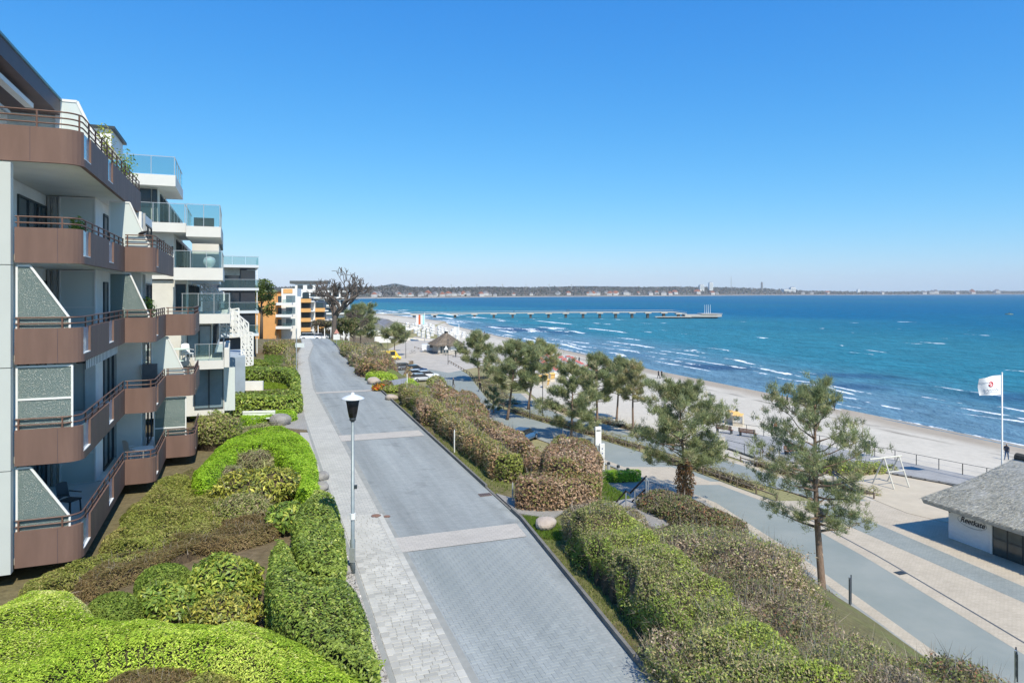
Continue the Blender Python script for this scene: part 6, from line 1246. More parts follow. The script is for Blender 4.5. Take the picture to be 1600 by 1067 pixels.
# sign: oval ring and the name
def ring(ry, rz, t, name, y0, z0): 
    mb = MB(); n = 40; pts = [(-.012, y0 + ry*math.cos(2*math.pi*i/n), z0 + rz*math.sin(2*math.pi*i/n)) for i in range(n + 1)]; mb.tube(pts, t, 5, cap=False); return mb.build(name, M('sign_grey', (.30, .34, .38), .6, .05, 3), KI)
ring(.98, .36, .012, 'sign_ring', -1.65, 1.52); ring(.60, .10, .006, 'sign_ring', -1.75, 1.24)
def text(name, s, size, mat, parent, loc, rot, shear=0.0, ext=.008, sx=1.0):
    c = bpy.data.curves.new(name, 'FONT'); c.body = s; c.size = size; c.extrude = ext; c.shear = shear; c.align_x = 'CENTER'; c.align_y = 'CENTER'; c.offset = .006*size*2
    c.materials.append(mat); o0 = bpy.data.objects.new(name, c); COL.objects.link(o0); me = bpy.data.meshes.new_from_object(o0.evaluated_get(bpy.context.evaluated_depsgraph_get())); bpy.data.objects.remove(o0); o = bpy.data.objects.new(name, me); COL.objects.link(o); o.parent = parent; o.location = loc; o.rotation_euler = rot; o.scale = (sx, 1, 1); return o
text('lettering', 'Reetkate', .52, M('sign_navy', (.012, .018, .035), .6, .05, 3), KI, (-.02, -1.68, 1.54), (math.pi/2, 0, -math.pi/2), .32, .008, .88)
# second kiosk near the square
K2 = empty('thatched_kiosk', (PX(697, 186), 186, -16.45), .35, 'small thatched kiosk with pale walls at the road bend', 'building')
MB().box(-3.0, 3.0, -3.2, 3.2, -.2, 2.6).build('wall', M('pale_timber_wall', (.45, .42, .38), .85, .1, 2), K2); mb = MB(); thatch_roof(mb, -4.1, 4.1, -4.2, 4.2, 2.5, 0, -.7, .7, 5.6, .3, 10); rr_ = mb.build('roof', M('brown_thatch', (.24, .20, .16), .95, .25, 5, .9, 20), K2); straw(K2, -4.1, 4.1, -4.2, 4.2, 2.5, 0, -.7, .7, 5.6, 6000, [(.30,.255,.21),(.24,.20,.165),(.36,.32,.27),(.2,.16,.13)], .5, .06)
MB().tube([(0, .9, 5.6), (0, -.9, 5.6)], .32, 10).build('ridge_cap', MATS['heather_ridge'], rr_)
for i in range(3): MB().box(-2.4 + .8*i, -1.8 + .8*i, -3.27, -3.21, .3, 2.2).build('window', m_pane, K2)
MB().box(.4, 2.7, -3.27, -3.21, .9, 2.2).build('shutter', m_whf, K2)
# ------------------------------------------------------------------ flags
def flagpole(label, x, y, z, h, mat=m_whf, r=.07):
    t = empty('flagpole', (x, y, z), 0, label, 'flagpole'); MB().lathe([(r*1.2, 0), (r, h*.3), (r*.7, h)], n=12).build('pole', mat, t, True); MB().lathe([(r*.3, h), (r*1.1, h + .06), (r*.3, h + .14)], n=10).build('finial', mat, t); return t
Yf = 57.0; fx = PX(1566, Yf); fz = -16.5; ftop = PZ(584, Yf); flagpole('tall white flagpole rising behind the thatched kiosk', fx, Yf, fz, ftop - fz)
fl = empty('flag', (fx - .09, Yf, ftop - .1), 0, 'white rounded flag with a small red emblem on the tall pole', 'flag'); fl.scale = (.95, 1, .9)
def flg(u, v): 
    wv = .22*math.sin(6.5*u + 1.8*v)*u; L = 1.9*(1 - .18*max(0, v - .55)*u); return (-L*u, wv, -.14*u - 1.85*v*(1 - .08*u) - (.22*u*u if v < .3 else .1*u*u))
MB().grid(flg, 18, 12).build('cloth', M('flag_cloth', (.80, .81, .82), .8, .03, 2), fl, True)
def on_flag(u, v, d=-.015): p = flg(u, v); return (p[0], p[1] + d, p[2])
mb = MB(); pts = [on_flag(.50 + .11*math.cos(a), .42 + .115*math.sin(a), -.02) for a in np.linspace(0, 5.6, 22)]; mb.tube(pts, .045, 6); mb.tube([on_flag(.42, .36, -.02), on_flag(.52, .43, -.02), on_flag(.58, .47, -.02)], .035, 6); mb.build('emblem', M('flag_red', (.55, .03, .04), .7, .05, 2), fl)
mb = MB(); mb.tube([on_flag(.12 + .7*t, .72 + .05*math.sin(t*38), -.018) for t in np.linspace(0, 1, 60)], .012, 4); mb.tube([on_flag(.15 + .62*t, .83 + .012*math.sin(t*9), -.018) for t in np.linspace(0, 1, 16)], .010, 4); mb.tube([on_flag(.60 + .28*t, .30 + .03*math.sin(t*12), -.018) for t in np.linspace(0, 1, 14)], .012, 4); mb.build('script', M('flag_grey', (.35, .37, .42), .8, .05, 2), fl)
def banner(label, px, ytop, ybot, wpx, Yd, cols):
    x = PX(px, Yd); h = PZ(ytop, Yd); t = flagpole(label + ' pole', x + wpx/2/F*Yd, Yd, -16.4, h + 16.4 + .6, r=.1); t['label'] = 'white flagpole carrying the ' + label
    f = empty('flag', (x - wpx/2/F*Yd, Yd, PZ(ybot, Yd)), 0, label, 'flag'); wd = wpx/F*Yd; hh = PZ(ytop, Yd) - PZ(ybot, Yd); n = len(cols)
    for i, c in enumerate(cols): MB().grid(lambda u, v, i=i: (wd*(i + u)/n, .15*math.sin((i + u)*1.8), hh*v), 4, 3).build('stripe', c, f)
m_fr = M('flag_orange_red', (.72, .16, .06), .8, .05, 2); m_ft = M('flag_turquoise', (.35, .62, .62), .8, .05, 2)
banner('white, red and turquoise striped flag above the beach square', 657, 492, 507, 13, 228, [m_whf, m_fr, m_whf, m_ft]); banner('plain white flag beside the small thatched kiosk', 713, 511, 523, 8, 200, [m_whf, m_whf])
for i, (px, yb, yt) in enumerate(((489, 533, 500), (497, 533, 498), (507, 533, 502), (517, 534, 501), (537, 536, 508), (545, 536, 512))):
    flagpole(['white flagpole nearest the orange block', 'second white flagpole from the orange block', 'third white flagpole from the orange block, before the bare tree', 'white flagpole right beside the bare tree trunk', 'white flagpole behind the street-end hedge', 'last white flagpole behind the street-end hedge'][i], PX(px, 140), 140, -11.5, (yb - yt)/F*140, r=.09)['group'] = 'flagpoles at the end of the street'
# slim lamp posts of the promenade
for i, (px, py, h) in enumerate(((848, 653, 6.2), (700, 570, 5.6), (634, 560, 6.5), (606, 552, 6.0), (828, 655, 5.0))):
    x, y = at(px, py, -16.5); t = empty('promenade_lamp', (x, y, -16.5), 0, ['slim promenade lamp between the spreading pine and the cluster', 'slim lamp in front of the small thatched kiosk', 'slim lamp at the fence bend by the square', 'slim lamp near the small pine on the square', 'slim lamp close beside the spreading pine'][i], 'lamp', 'slim lamps along the promenade'); MB().lathe([(.07, 0), (.05, h*.5), (.045, h)], n=8).build('pole', m_dkf, t); MB().lathe([(.05, h), (.2, h + .05), (.2, h + .1), (.05, h + .16)], n=12).build('head', m_dkf, t)
x, y = at(697, 556, -16.5); t = empty('warning_sign', (x, y, -16.5), 0, 'triangular warning sign in front of the small thatched kiosk', 'sign'); MB().tube([(0, 0, 0), (0, 0, 2.2)], .05, 6).build('pole', m_steel, t); MB().prism([(-.62, 0), (.62, 0), (0, 1.1)], -.02, .02).build('plate', m_whf, t, loc=(0, -.06, 1.6)).rotation_euler = (math.pi/2, 0, 0)
x, y = PX(526, 104), 104; t = empty('warning_sign', (x, y, -8.1), 0, 'red-edged triangular sign back at the top of the street', 'sign'); MB().tube([(0, 0, 0), (0, 0, 2.4)], .04, 6).build('pole', m_steel, t); MB().prism([(-.4, 0), (.4, 0), (0, .7)], -.015, .015).build('plate', M('sign_pink', (.62, .30, .25), .6, .05, 3), t, loc=(0, -.06, 1.85)).rotation_euler = (math.pi/2, 0, 0); MB().box(-.5, .5, -.05, -.03, .9, 1.7).build('plate', m_whf, t)
# ------------------------------------------------------------------ cars
m_tyre = M('tyre', (.02, .02, .021), .8, .1, 4); m_rim = M('rim', (.45, .46, .48), .35, .05, 4, metal=.7); m_cg = M('car_glass', (.03, .04, .05), .05, .1, 2, spec=.7)
def loft(mb, secs, m=0):
    """secs: list of rings (same length) of points"""
    n = len(secs[0]); vs = [p for s in secs for p in s]; fs = [(i*n + j, i*n + (j+1) % n, (i+1)*n + (j+1) % n, (i+1)*n + j) for i in range(len(secs) - 1) for j in range(n)]
    mb.add(vs, fs + [tuple(range(n))[::-1], tuple(range((len(secs)-1)*n, len(secs)*n))], m)
def car(name, label, x, y, z, rz, paint, L=4.3, H=1.45, kind='hatch', cat='car', group=None):
    t = empty(name, (x, y, z), rz, label, cat, group); w_ = .88; bh = .86 if kind != 'van' else 1.0
    def ring(xx, hw, z0, z1): return [(xx, -hw, z0 + .08), (xx, -hw*1.0, (z0 + z1)/2), (xx, -hw*.93, z1 - .03), (xx, -hw*.8, z1), (xx, hw*.8, z1), (xx, hw*.93, z1 - .03), (xx, hw, (z0 + z1)/2), (xx, hw, z0 + .08), (xx, hw*.9, z0), (xx, -hw*.9, z0)]
    mb = MB(); S = [(-.5, .74, .36, .66), (-.47, .84, .24, .84), (-.36, w_, .2, bh), (.12, w_, .2, bh), (.30, w_, .2, bh - .04), (.44, .85, .22, bh - .12), (.49, .76, .28, bh - .25), (.50, .6, .36, bh - .34)]
    loft(mb, [ring(a*L, hw, z0, z1) for a, hw, z0, z1 in S]); body = mb.build('body', paint, t, True)
    mb = MB(); top = H; pr = [(-.47, .78, bh - .05), (-.40, .68, top - .06), (-.25, .66, top), (.02, .65, top - .02), (.26, .74, bh - .02)] if kind == 'hatch' else [(-.49, .82, bh - .05), (-.475, .78, top - .08), (-.44, .76, top), (.22, .76, top - .03), (.38, .80, bh - .05)]
    loft(mb, [[(a*L, -hw*1.06, bh - .06), (a*L, -hw, zt_), (a*L, hw, zt_), (a*L, hw*1.06, bh - .06)] for a, hw, zt_ in pr]); cab = mb.build('cabin', m_cg if kind == 'hatch' else paint, t)
    if kind == 'hatch': MB().prism([(-.39*L, -.64), (.01*L, -.63), (.01*L, .63), (-.39*L, .64)], top - .025, top + .02).build('roof', paint, t)
    else:
        for s in (-1, 1): MB().box(-.02*L, .2*L, s*.79 - .01, s*.79 + .01, bh + .1, top - .2).build('window', m_cg, t)
    for a in (-.30, .31):
        for s in (-1, 1):
            wv = MB().lathe([(.2, -.1), (.31, -.1), (.32, 0), (.31, .1), (.2, .1)], n=16).build('wheel', m_tyre, t, True, loc=(a*L, s*.80, .32)); wv.rotation_euler = (math.pi/2, 0, 0)
            MB().lathe([(.19, -.105), (.19, .105)], n=12).build('rim', m_rim, wv)
    for s in (-1, 1):
        MB().box(.475*L, .497*L, s*.62 - .14, s*.62 + .14, .58, .70).build('headlight', M('headlight', (.7, .72, .74), .15, .02, 3), t); MB().box(-.498*L, -.478*L, s*.66 - .1, s*.66 + .1, .62, .78).build('taillight', M('taillight', (.35, .02, .02), .3, .05, 3), t)
        MB().box(.2*L, .235*L, s*.98 - .07, s*.98 + .07, bh, bh + .13).build('mirror', paint, t)
    return t
def paint(n, c): return M('car_paint_' + n, c, .28, .04, 2, spec=.5, coat=.6)
p_bl, p_wh, p_sl, p_ye, p_gr = paint('navy', (.02, .04, .10)), paint('white', (.72, .73, .74)), paint('silver', (.42, .44, .46)), paint('yellow', (.80, .56, .04)), paint('grey', (.12, .13, .14))
CZ = -16.46
car('parked_car', 'dark blue estate car parked in the row by the lower road', PX(650, 141), 141, CZ, .55, p_bl, 4.6, 1.55); car('parked_car', 'dark grey-blue car parked next to the dark blue estate', PX(634, 146), 146, CZ, .55, p_gr, 4.4, 1.45)
car('parked_car', 'white car nearest the large light-green shrub in the parking row', PX(668, 131.5), 131.5, CZ, .5, p_wh); car('parked_car', 'white car parked between the dark blue and the nearest white one', PX(654, 133.5), 133.5, CZ, .5, p_wh); car('parked_car', 'silver car parked at the near end of the row, half behind shrubs', PX(660, 127), 127, CZ, .45, p_sl)
car('delivery_van', 'yellow delivery van at the far end of the parking row', PX(610, 167), 167, CZ, .3, p_ye, 5.2, 2.3, 'van', 'van'); car('parked_car', 'pale silver car beyond the yellow van', PX(600, 178), 178, CZ, .3, p_sl)
car('parked_van', 'white van parked beside the small thatched kiosk', PX(672, 190), 190, CZ, .15, p_wh, 4.8, 2.1, 'van', 'van'); car('parked_car', 'blue car glimpsed behind the slanting pale hedge', PX(819, 76), 76, CZ, 1.1, paint('blue', (.04, .12, .26)))
car('parked_car', 'small white car at the crossing beyond the top of the street', PX(499, 140), 140, float(zt(PX(499, 140), 140)), 1.2, p_wh); car('parked_car', 'white car half hidden at the top end of the sidewalk', PX(486, 138), 138, float(zt(PX(486, 138), 138)), .1, p_wh)
x, y = at(650, 556, -16.4)
# bicycles parked on the square
def bicycle(label, x, y, rz):
    t = empty('bicycle', (x, y, CZ), rz, label, 'bicycle', 'bicycles on the square')
    for a in (-.52, .52):
        wv = MB(); wv.tube([(a + .33*math.cos(q), 0, .34 + .33*math.sin(q)) for q in np.linspace(0, 6.283, 21)], .022, 5, cap=False); wv.build('wheel', m_tyre, t)
    f = MB(); f.tube([(-.52, 0, .34), (-.1, 0, .3), (.38, 0, .82), (-.2, 0, .78), (-.1, 0, .3)], .02, 5); f.tube([(-.52, 0, .34), (-.2, 0, .78), (-.24, 0, .95)], .016, 5); f.tube([(.52, 0, .34), (.38, 0, .82), (.35, 0, 1.0)], .018, 5); f.build('frame', m_dkf, t)
    MB().tube([(.28, -.28, 1.02), (.36, 0, 1.03), (.28, .28, 1.02)], .016, 5).build('handlebar', m_dkf, t); MB().box(-.38, -.12, -.07, .07, .95, 1.0).build('saddle', m_dkf, t)
bicycle('bicycle leaning by the fence bend on the square', PX(645, 185), 185, .4); bicycle('bicycle parked beside another by the flag on the square', PX(661, 200), 200, .9); bicycle('second bicycle by the flag on the square', PX(664, 199), 199, .7)
# ------------------------------------------------------------------ people
m_skin = M('skin', (.50, .31, .23), .6, .05, 4); m_hair = M('hair', (.05, .035, .025), .8, .1, 6)
def person_mesh(name, mats, pose):
    """one skinned body; pose gives joint positions"""
    J = dict(pel=(0, 0, .95), che=(0, -.01, 1.30), nec=(0, 0, 1.47), hea=(0, -.01, 1.62), top=(0, -.01, 1.72), nose=(0, -.10, 1.60),
             sl=(-.19, 0, 1.42), el=(-.25, .02, 1.14), wl=(-.24, -.08, .90), fl=(-.23, -.12, .80), sr=(.19, 0, 1.42), er=(.25, .02, 1.14), wr=(.24, -.08, .90), fr=(.23, -.12, .80),
             hl=(-.09, 0, .90), kl=(-.10, -.02, .50), al=(-.10, .03, .09), tl=(-.11, -.14, .04), hr=(.09, 0, .90), kr=(.10, -.02, .50), ar=(.10, .03, .09), tr=(.11, -.14, .04))
    J.update(pose); rad = dict(pel=.15, che=.16, nec=.06, hea=.10, top=.07, nose=.03, sl=.075, el=.055, wl=.038, fl=.035, sr=.075, er=.055, wr=.038, fr=.035, hl=.10, kl=.075, al=.05, tl=.04, hr=.10, kr=.075, ar=.05, tr=.04)
    ks = list(J); ed = [('pel', 'che'), ('che', 'nec'), ('nec', 'hea'), ('hea', 'top'), ('hea', 'nose'), ('che', 'sl'), ('sl', 'el'), ('el', 'wl'), ('wl', 'fl'), ('che', 'sr'), ('sr', 'er'), ('er', 'wr'), ('wr', 'fr'), ('pel', 'hl'), ('hl', 'kl'), ('kl', 'al'), ('al', 'tl'), ('pel', 'hr'), ('hr', 'kr'), ('kr', 'ar'), ('ar', 'tr')]
    me = bpy.data.meshes.new(name); me.from_pydata([J[k] for k in ks], [(ks.index(a), ks.index(b)) for a, b in ed], []); o = bpy.data.objects.new(name, me); COL.objects.link(o)
    o.modifiers.new('skin', 'SKIN'); sv = me.skin_vertices[0].data
    for i, k in enumerate(ks): sv[i].radius = (rad[k], rad[k]*(.78 if k in ('pel', 'che') else 1)); sv[i].use_root = (k == 'pel')
    s = o.modifiers.new('sub', 'SUBSURF'); s.levels = 1; s.render_levels = 1
    dg = bpy.context.evaluated_depsgraph_get(); m2 = bpy.data.meshes.new_from_object(o.evaluated_get(dg)); bpy.data.objects.remove(o)
    m2.materials.clear()
    for m in mats: m2.materials.append(m)          # jacket, trousers, skin, hair, shoes
    hz = J['hea'][2]
    for p in m2.polygons:
        c = p.center; p.use_smooth = True
        p.material_index = 4 if c.z < .10 else 1 if c.z < .93 and abs(c.x) < .205 else 2 if (c.z < .86 and abs(c.x) >= .205) else 0 if c.z < 1.50 else 3 if (c.z > hz + .03 or c.y > J['hea'][1] + .03) else 2
    return m2
WALK = dict(kl=(-.09, -.16, .52), al=(-.10, -.20, .09), tl=(-.10, -.36, .05), kr=(.09, .06, .50), ar=(.10, .26, .13), tr=(.11, .14, .04), el=(-.25, .10, 1.16), wl=(-.25, .12, .93), fl=(-.25, .10, .84), er=(.25, -.06, 1.15), wr=(.24, -.20, .96), fr=(.23, -.26, .90))
STAND = dict(); BEND = dict(er=(.27, .02, 1.15), wr=(.12, -.22, 1.18), fr=(.04, -.26, 1.20))
def cloth(n, c): return M('cloth_' + n, c, .85, .1, 8)
c_bk, c_nv, c_dg, c_jn, c_rd, c_or, c_wt = cloth('black', (.02, .02, .023)), cloth('navy', (.025, .035, .06)), cloth('dark_grey', (.06, .06, .065)), cloth('denim', (.06, .11, .20)), cloth('red', (.42, .05, .04)), cloth('coral', (.62, .16, .11)), cloth('white', (.6, .6, .58))
def person(label, px, py, z, rz, top_, leg, pose, Yd=None, s=1.0):
    if Yd is None: x, y = at(px, py, z)
    else: x, y = PX(px, Yd), Yd
    zz = max(float(zt(x, y)), SEA) + (.03 if z < -16.6 else 0); zz = z if z > -16.6 else zz
    me = person_mesh('person', [top_, leg, m_skin, m_hair, c_bk], pose); o = bpy.data.objects.new('person', me); COL.objects.link(o); o.location = (x, y, zz); o.rotation_euler = (0, 0, rz); o.scale = (s, s, s); return tag(o, label, 'person')
person('person in dark jacket and jeans walking on the sand behind the tall flagpole', 1573, 716, -17.45, 2.2, c_nv, c_jn, WALK)
person('person in black standing by the waterline, left one of a pair behind the tall pine', 1222, 631, -17.6, 1.2, c_bk, c_dg, WALK); person('person in dark clothes by the waterline, right one of a pair behind the tall pine', 1230, 630, -17.6, 1.4, c_bk, c_bk, STAND)
person('lone dark figure by the waterline right of the tall pine top', 1303, 638, -17.7, 2.6, c_nv, c_bk, WALK)
person('person in grey walking at the waterline, left of a far couple', 1029, 592, -17.8, 2.0, c_dg, c_bk, WALK); person('person in black walking at the waterline, right of a far couple', 1034, 592, -17.8, 2.0, c_bk, c_bk, WALK)
person('person in coral jacket on the deck left of the tall pine', 1212, 681, -16.24, .6, c_or, c_dg, STAND); person('person in black next to the coral jacket on the deck', 1206, 681, -16.24, .9, c_bk, c_bk, BEND)
for i, px in enumerate((736, 746, 751, 757)):
    person(['dark figure leading a far group of walkers on the beach', 'second dark figure of a far group of walkers', 'third dark figure of a far group of walkers', 'last dark figure of a far group of walkers'][i], px, 522.5, -17.7, 1.7, (c_bk, c_nv, c_dg, c_bk)[i], c_bk, WALK if i % 2 else STAND)
person('cyclist-like figure in dark clothes on the lower road by the shrub shadow', 708, 606, -16.46, 1.9, c_bk, c_dg, WALK); person('dark figure walking on the road beneath the spreading pine', 750, 612, -16.46, 2.5, c_bk, c_bk, WALK)
person('person in dark jacket beside the small thatched kiosk', 712, 558, -16.46, 1.0, c_bk, c_dg, STAND); person('person in black on the square near the small pine', 627, 535, -16.46, 2.0, c_bk, c_bk, STAND); person('person in dark coat on the square, right of the one near the small pine', 635, 534, -16.46, 1.0, c_dg, c_bk, WALK)
person('person in white shirt at the top end of the street', 510, 533, -11, .5, c_wt, c_dg, STAND, Yd=137)
for i, (px, py, c1, c2, po) in enumerate(((834, 566, c_nv, c_bk, WALK), (846, 584, c_rd, c_dg, STAND), (868, 556, c_bk, c_jn, WALK), (905, 566, c_dg, c_bk, STAND), (957, 583, c_wt, c_jn, WALK))):
    person(['dark walker at the edge of the red-hooded beach chairs', 'person in red by the red-hooded beach chairs', 'walker beyond the red-hooded beach chairs near the water', 'person standing past the last red-hooded beach chairs', 'person in white walking on the sand behind the pine cluster'][i], px, py, -17.2, 1.0 + i, c1, c2, po)
# ------------------------------------------------------------------ beach chairs
m_wick = M('wicker', (.40, .22, .11), .8, .2, 14, .4, 60); m_wickp = M('pale_wicker', (.62, .54, .42), .8, .15, 14, .4, 60); m_wickw = M('white_wicker', (.72, .71, .68), .7, .06, 8); m_red = M('red_canvas', (.42, .09, .07), .8, .08, 4); m_ocr = M('ochre_canvas', (.72, .45, .15), .8, .08, 4); m_wtc = M('white_canvas', (.76, .74, .70), .8, .05, 4)
def chair_proto(shell, cush, hood):
    t = empty('beach_chair', (0, 0, 0), 0, 'x', 'beach chair', 'x')
    MB().box(-.62, .62, -.40, .42, 0, .42).build('base', shell, t); MB().box(-.52, .52, -.36, .2, .421, .52).build('seat', cush, t)
    mb = MB(); mb.prism([(-.62, -.05), (.62, -.05), (.62, .42), (-.62, .42)], .421, [.95, .95, 1.1, 1.1]); mb = MB()
    for s in (-1, 1): mb.add([(s*.62, -.30, .43), (s*.62, .42, .43), (s*.62, .55, 1.45), (s*.62, -.25, 1.58), (s*.56, -.30, .43), (s*.56, .42, .43), (s*.56, .55, 1.45), (s*.56, -.25, 1.58)], [(0,1,2,3), (7,6,5,4), (0,3,7,4), (1,5,6,2), (2,6,7,3), (0,4,5,1)])
    mb.build('side_wing', shell, t)
    MB().grid(lambda u, v: (-.555 + 1.11*u, .30 + .2*v, .50 + .95*v), 3, 4).build('backrest', cush, t)
    MB().grid(lambda u, v: (-.64 + 1.28*u, .60 - .95*v, 1.20 + .42*math.sin(.35 + 1.75*v)), 3, 7).build('hood', hood, t)
    return t
def set_chairs(proto, spots, label, group, labels=None):
    for i, (x, y, rz) in enumerate(spots):
        o = proto if i == 0 else copy_tree(proto); o.location = (x, y, float(zt(x, y)) + .02); o.rotation_euler = (0, 0, rz); o['label'] = labels[i] if labels else label; o['group'] = group
rg = np.random.default_rng(3)
def rowspots(n, p0, p1, rz, jit=.25):
    return [(p0[0] + (p1[0] - p0[0])*i/(n - 1) + rg.normal()*jit, p0[1] + (p1[1] - p0[1])*i/(n - 1) + rg.normal()*jit, rz + rg.normal()*.15) for i in range(n)]
sp_red = []
for k in range(5): sp_red += rowspots(12, (2.5 + 2.9*k, 176 - 1.2*k), (6.2 + 2.5*k, 136 - .6*k), -2.4, .35)
set_chairs(chair_proto(m_wtc, m_wtc, m_red), sp_red, 'white beach chair with red hood in the block behind the pines', 'red-hooded beach chairs behind the pines')
sp_w = []
for k in range(5): sp_w += rowspots(13, (-62 + 5.5*k, 330 - 2*k), (-30 + 4.5*k, 245 + 2*k), -2.5, .5)
set_chairs(chair_proto(m_wickw, m_wtc, m_wickw), sp_w, 'white beach chair in the long rows near the pier', 'white beach chairs in rows near the pier')
sp_o = [(*at(843, 603, -16.9), -2.3), (*at(851, 600, -16.9), -2.2), (*at(861, 598, -16.9), -2.4), (*at(853, 609, -16.9), -2.0)]
set_chairs(chair_proto(m_wickp, m_ocr, m_ocr), sp_o, '', 'ochre beach chairs by the pine cluster', ['ochre beach chair, leftmost of a few by the round dark pine', 'ochre beach chair in the middle of a few by the round dark pine', 'ochre beach chair, rightmost of a few by the round dark pine', 'ochre beach chair in front of the few by the round dark pine'])
sp_o = [(*at(1139, 660, -16.9), -2.2), (*at(1148, 662, -16.9), -2.3), (*at(1154, 665, -16.9), 2.6), (*at(1103, 650, -16.9), -2.2)]
set_chairs(chair_proto(m_wickp, m_wtc, m_ocr), sp_o, '', 'ochre-hooded beach chairs by the deck', ['ochre-hooded beach chair behind the deck bench, left of three', 'ochre-hooded beach chair behind the deck bench, middle of three', 'ochre-hooded beach chair behind the deck bench, right of three', 'ochre-hooded beach chair seen above the ivy-clad pine'])
for i, (px, py) in enumerate(((612, 522), (622, 519), (636, 524), (648, 522), (600, 527))):
    x, y = at(px, py, -16.5); t = empty('parasol', (x, y, -16.45), 0, ['white parasol at the edge of the square, second from the hedge', 'white parasol at the edge of the square, third from the hedge', 'white parasol at the edge of the square behind the small pine', 'white parasol nearest the striped flag', 'white parasol closest to the street-end hedge'][i], 'parasol', 'white parasols at the square'); MB().tube([(0, 0, 0), (0, 0, 2.6)], .04, 6).build('pole', m_steel, t); MB().lathe([(1.9, 2.1), (1.85, 2.2), (.8, 2.65), (.05, 2.95)], n=8).build('canopy', m_wtc, t); MB().lathe([(.35, 0), (.35, .1)], n=10).build('base', m_conc, t)
for i, (px, py, w_, rz) in enumerate(((600, 508, 9, .5), (606, 513, 8, .4), (590, 516, 7, .2))):
    x, y = at(px, py + 8, -16.5); house('pavilion', ['grey-roofed beach pavilion nearest the pier root', 'grey-roofed beach pavilion in front of the one by the pier root', 'low white pavilion behind the street-end hedge'][i], x, y, -16.5, w_, w_*1.2, 2.6, 2.4, rz, m_whf, m_rgr)
# low garden wall by the square
o = MB().box(0, 8, -.25, .25, -.5, 1.2).build('garden_wall', m_wht); o.location = (PX(585, 190), 190, float(zt(PX(585, 190), 190))); o.rotation_euler = (0, 0, .35); tag(o, 'low white wall between the street-end hedge and the square', 'wall')
o = MB().box(0, 2.7, -.15, .15, 0, .75).build('garden_wall', m_wht); o.location = (PX(358, 56), 56, -8.05); o.rotation_euler = (0, 0, .1); tag(o, 'low white garden wall beside the lattice screens of the white block', 'wall')
# garage roof beside the parking place
GA = flat('garage_roof', M('bitumen_roof', (.25, .26, .27), .9, .1, 2, .3, 30), [hit(600, 596, .25), hit(634, 594, .25), hit(640, 600, .25), hit(612, 604, .25)], -7.75, kind=None, th=.5); tag(GA, 'flat grey garage roof between the kerb boulders and lime shrubs', 'roof')
# ------------------------------------------------------------------ pier
Yp = 486.0; pr = empty('pier', (PX(640, Yp), Yp, SEA), 0, 'long white pier on concrete legs reaching into the bay', 'pier'); x0 = PX(640, Yp)
dz_ = interp([PX(560, Yp), PX(640, Yp), PX(900, Yp), PX(1050, Yp), PX(1070, Yp), PX(1130, Yp)], [3.0, 3.2, 4.4, 4.7, 3.4, 2.6])
xs_ = np.linspace(PX(575, Yp), PX(1072, Yp), 26); m_pier = M('pier_concrete', (.46, .43, .38), .85, .06, .4); m_pile = M('pier_pile', (.09, .09, .085), .9, .2, .5)
for a, b in zip(xs_[:-1], xs_[1:]):
    za, zb_ = float(dz_(a)), float(dz_(b)); MB().add([(a - x0, -2.2, za - .62), (b - x0, -2.2, zb_ - .62), (b - x0, 2.2, zb_ - .62), (a - x0, 2.2, za - .62), (a - x0, -2.2, za), (b - x0, -2.2, zb_), (b - x0, 2.2, zb_), (a - x0, 2.2, za)], [(0,3,2,1), (4,5,6,7), (0,1,5,4), (1,2,6,5), (2,3,7,6), (3,0,4,7)]).build('deck_span', m_pier, pr)
    for s in (-2.1, 2.1): MB().bar((a - x0, s, za + 1.0), (b - x0, s, zb_ + 1.0), .12, .12).build('handrail', m_pipe, pr)
for px in (647, 679, 711, 741.5, 771.5, 801, 829, 857, 884, 911, 937, 962, 987.5, 1012, 1037, 1060):
    a = PX(px, Yp); z1 = float(dz_(a)) - .62; MB().box(a - x0 - 2.2, a - x0 + 2.2, -2.4, 2.4, z1 - .75, z1 - .002).build('pile_cap', m_pier, pr); MB().box(a - x0 - .8, a - x0 + .8, -1.6, 1.6, -5, z1 - .752).build('pile', m_pile, pr)
h0, h1 = PX(1068, Yp) - x0, PX(1128, Yp) - x0
MB().prism([(h0, -5), (h1 - 6, -7), (h1, 0), (h1 - 6, 7), (h0, 5)], 1.0, 2.5).build('pier_head', m_pier, pr); MB().prism([(h0 - 18, -4), (h1 - 8, -5.5), (h1 - 3, 0), (h1 - 8, 5.5), (h0 - 18, 4)], -3, .99).build('pier_head_base', m_pile, pr); MB().box(PX(1021, Yp) - x0, h0 + 4, -6.5, -3.4, .8, 1.3).build('landing_stage', m_pier, pr)
MB().prism([(h1 - 16, -6.4), (h1 - 6, -7.2), (h1 + .5, 0), (h1 - 6, 7.2), (h1 - 16, 6.4)], 2.9, 3.25).build('railing_band', m_pier, pr)
for i, px in enumerate((1100, 1104, 1107.5, 1111.5)):
    a = PX(px, Yp); t = empty('mast', (a, Yp + i*1.5 - 2, SEA + 2.5), 0, ['first white mast on the pier head from the shore side', 'second white mast on the pier head', 'third white mast on the pier head', 'outermost white mast on the pier head'][i], 'mast', 'masts on the pier head'); MB().lathe([(.16, 0), (.11, 6.6)], n=8).build('pole', m_whf, t); MB().lathe([(.2, 6.6), (.05, 6.9)], n=8).build('tip', m_whf, t)
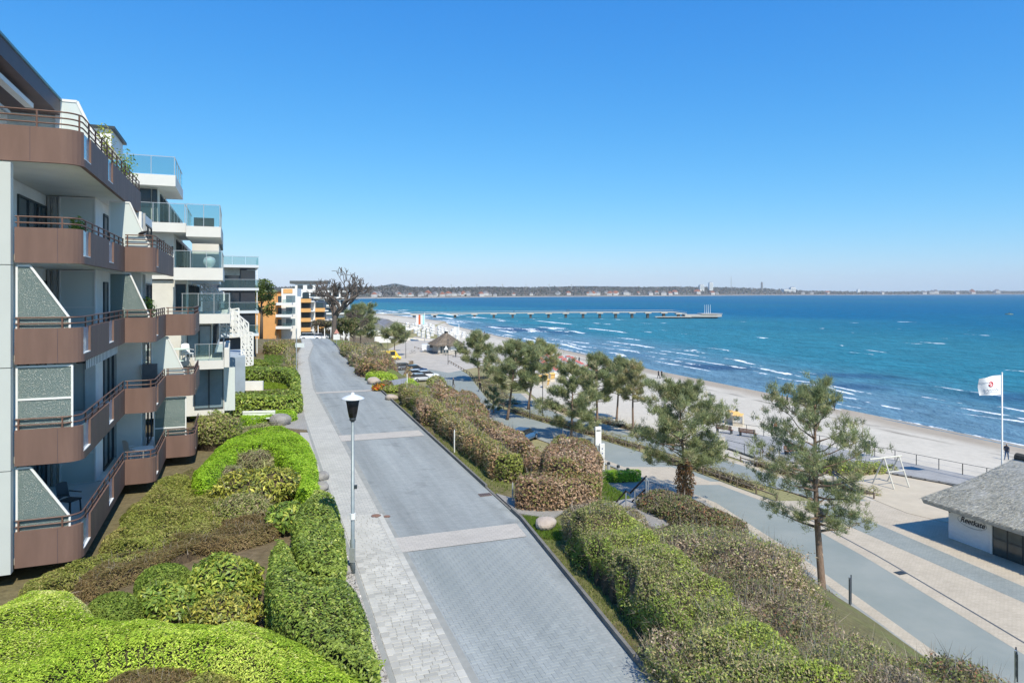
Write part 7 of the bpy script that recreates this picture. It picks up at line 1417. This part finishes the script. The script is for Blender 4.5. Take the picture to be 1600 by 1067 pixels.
person('tiny dark figure on the pier near the striped flag side', 803, 487, SEA + 3.9, 0, c_bk, c_bk, STAND, Yd=486); person('tiny dark figure on the middle of the pier', 886, 486, SEA + 4.33, 0, c_bk, c_bk, WALK, Yd=486); person('tiny dark figure beside the one on the middle of the pier', 889, 486, SEA + 4.34, 0, c_nv, c_bk, STAND, Yd=487)
x, y = at(1577, 491.5, SEA); t = empty('buoy', (x, y, SEA), 0, 'small dark float far out on the water', 'buoy'); MB().lathe([(1.2, -.6), (3.0, .1), (2.6, .7), (.5, .9)], n=12).build('hull', M('buoy_green', (.10, .16, .12), .6, .1, 2), t); MB().lathe([(.3, .9), (.2, 1.9)], n=8).build('topmark', m_dkf, t)
# a lump of wreckage on the sand and a bird on the brown railing
x, y = at(1111, 616, -17.3); boulder('driftwood', 'dark lump of seaweed lying alone on the pale sand', x, y, .5, 9, m_pile, .4)['category'] = 'seaweed'
p = WB(2.2, 8.2); t = MB(); t.lathe([(.005, -.17), (.045, -.1), (.06, 0), (.05, .1), (.03, .15), (.036, .19), (.005, .24)], n=10); bd = t.build('bird', cloth('black', (.02, .02, .023)), None, True); bd.location = (p[0], p[1], ZB[1] + 1.55); bd.rotation_euler = (0, 1.2, .5); tag(bd, 'black bird perched on the upper brown balcony railing', 'bird')
MB().add([(-.02, 0, -.16), (.02, -.03, -.36), (.02, .03, -.36)], [(0, 1, 2), (2, 1, 0)]).build('tail', cloth('black', (.02, .02, .023)), bd)

# ------------------------------------------------------------------ clear spring air
hz_ = MB().box(-9500, 9500, -300, 9500, -60, 220).build('haze', [])
m = bpy.data.materials.new('haze_air'); m.use_nodes = True; nt = m.node_tree; nt.nodes.clear(); ov = nt.nodes.new('ShaderNodeOutputMaterial'); pv = nt.nodes.new('ShaderNodeVolumePrincipled')
pv.inputs['Color'].default_value = (.93, .965, 1.0, 1); pv.inputs['Density'].default_value = .000055; pv.inputs['Anisotropy'].default_value = .0; nt.links.new(pv.outputs[0], ov.inputs['Volume'])
hz_.data.materials.clear(); hz_.data.materials.append(m); tag(hz_, 'thin pale haze over the bay and the far shore', 'haze', kind='stuff')
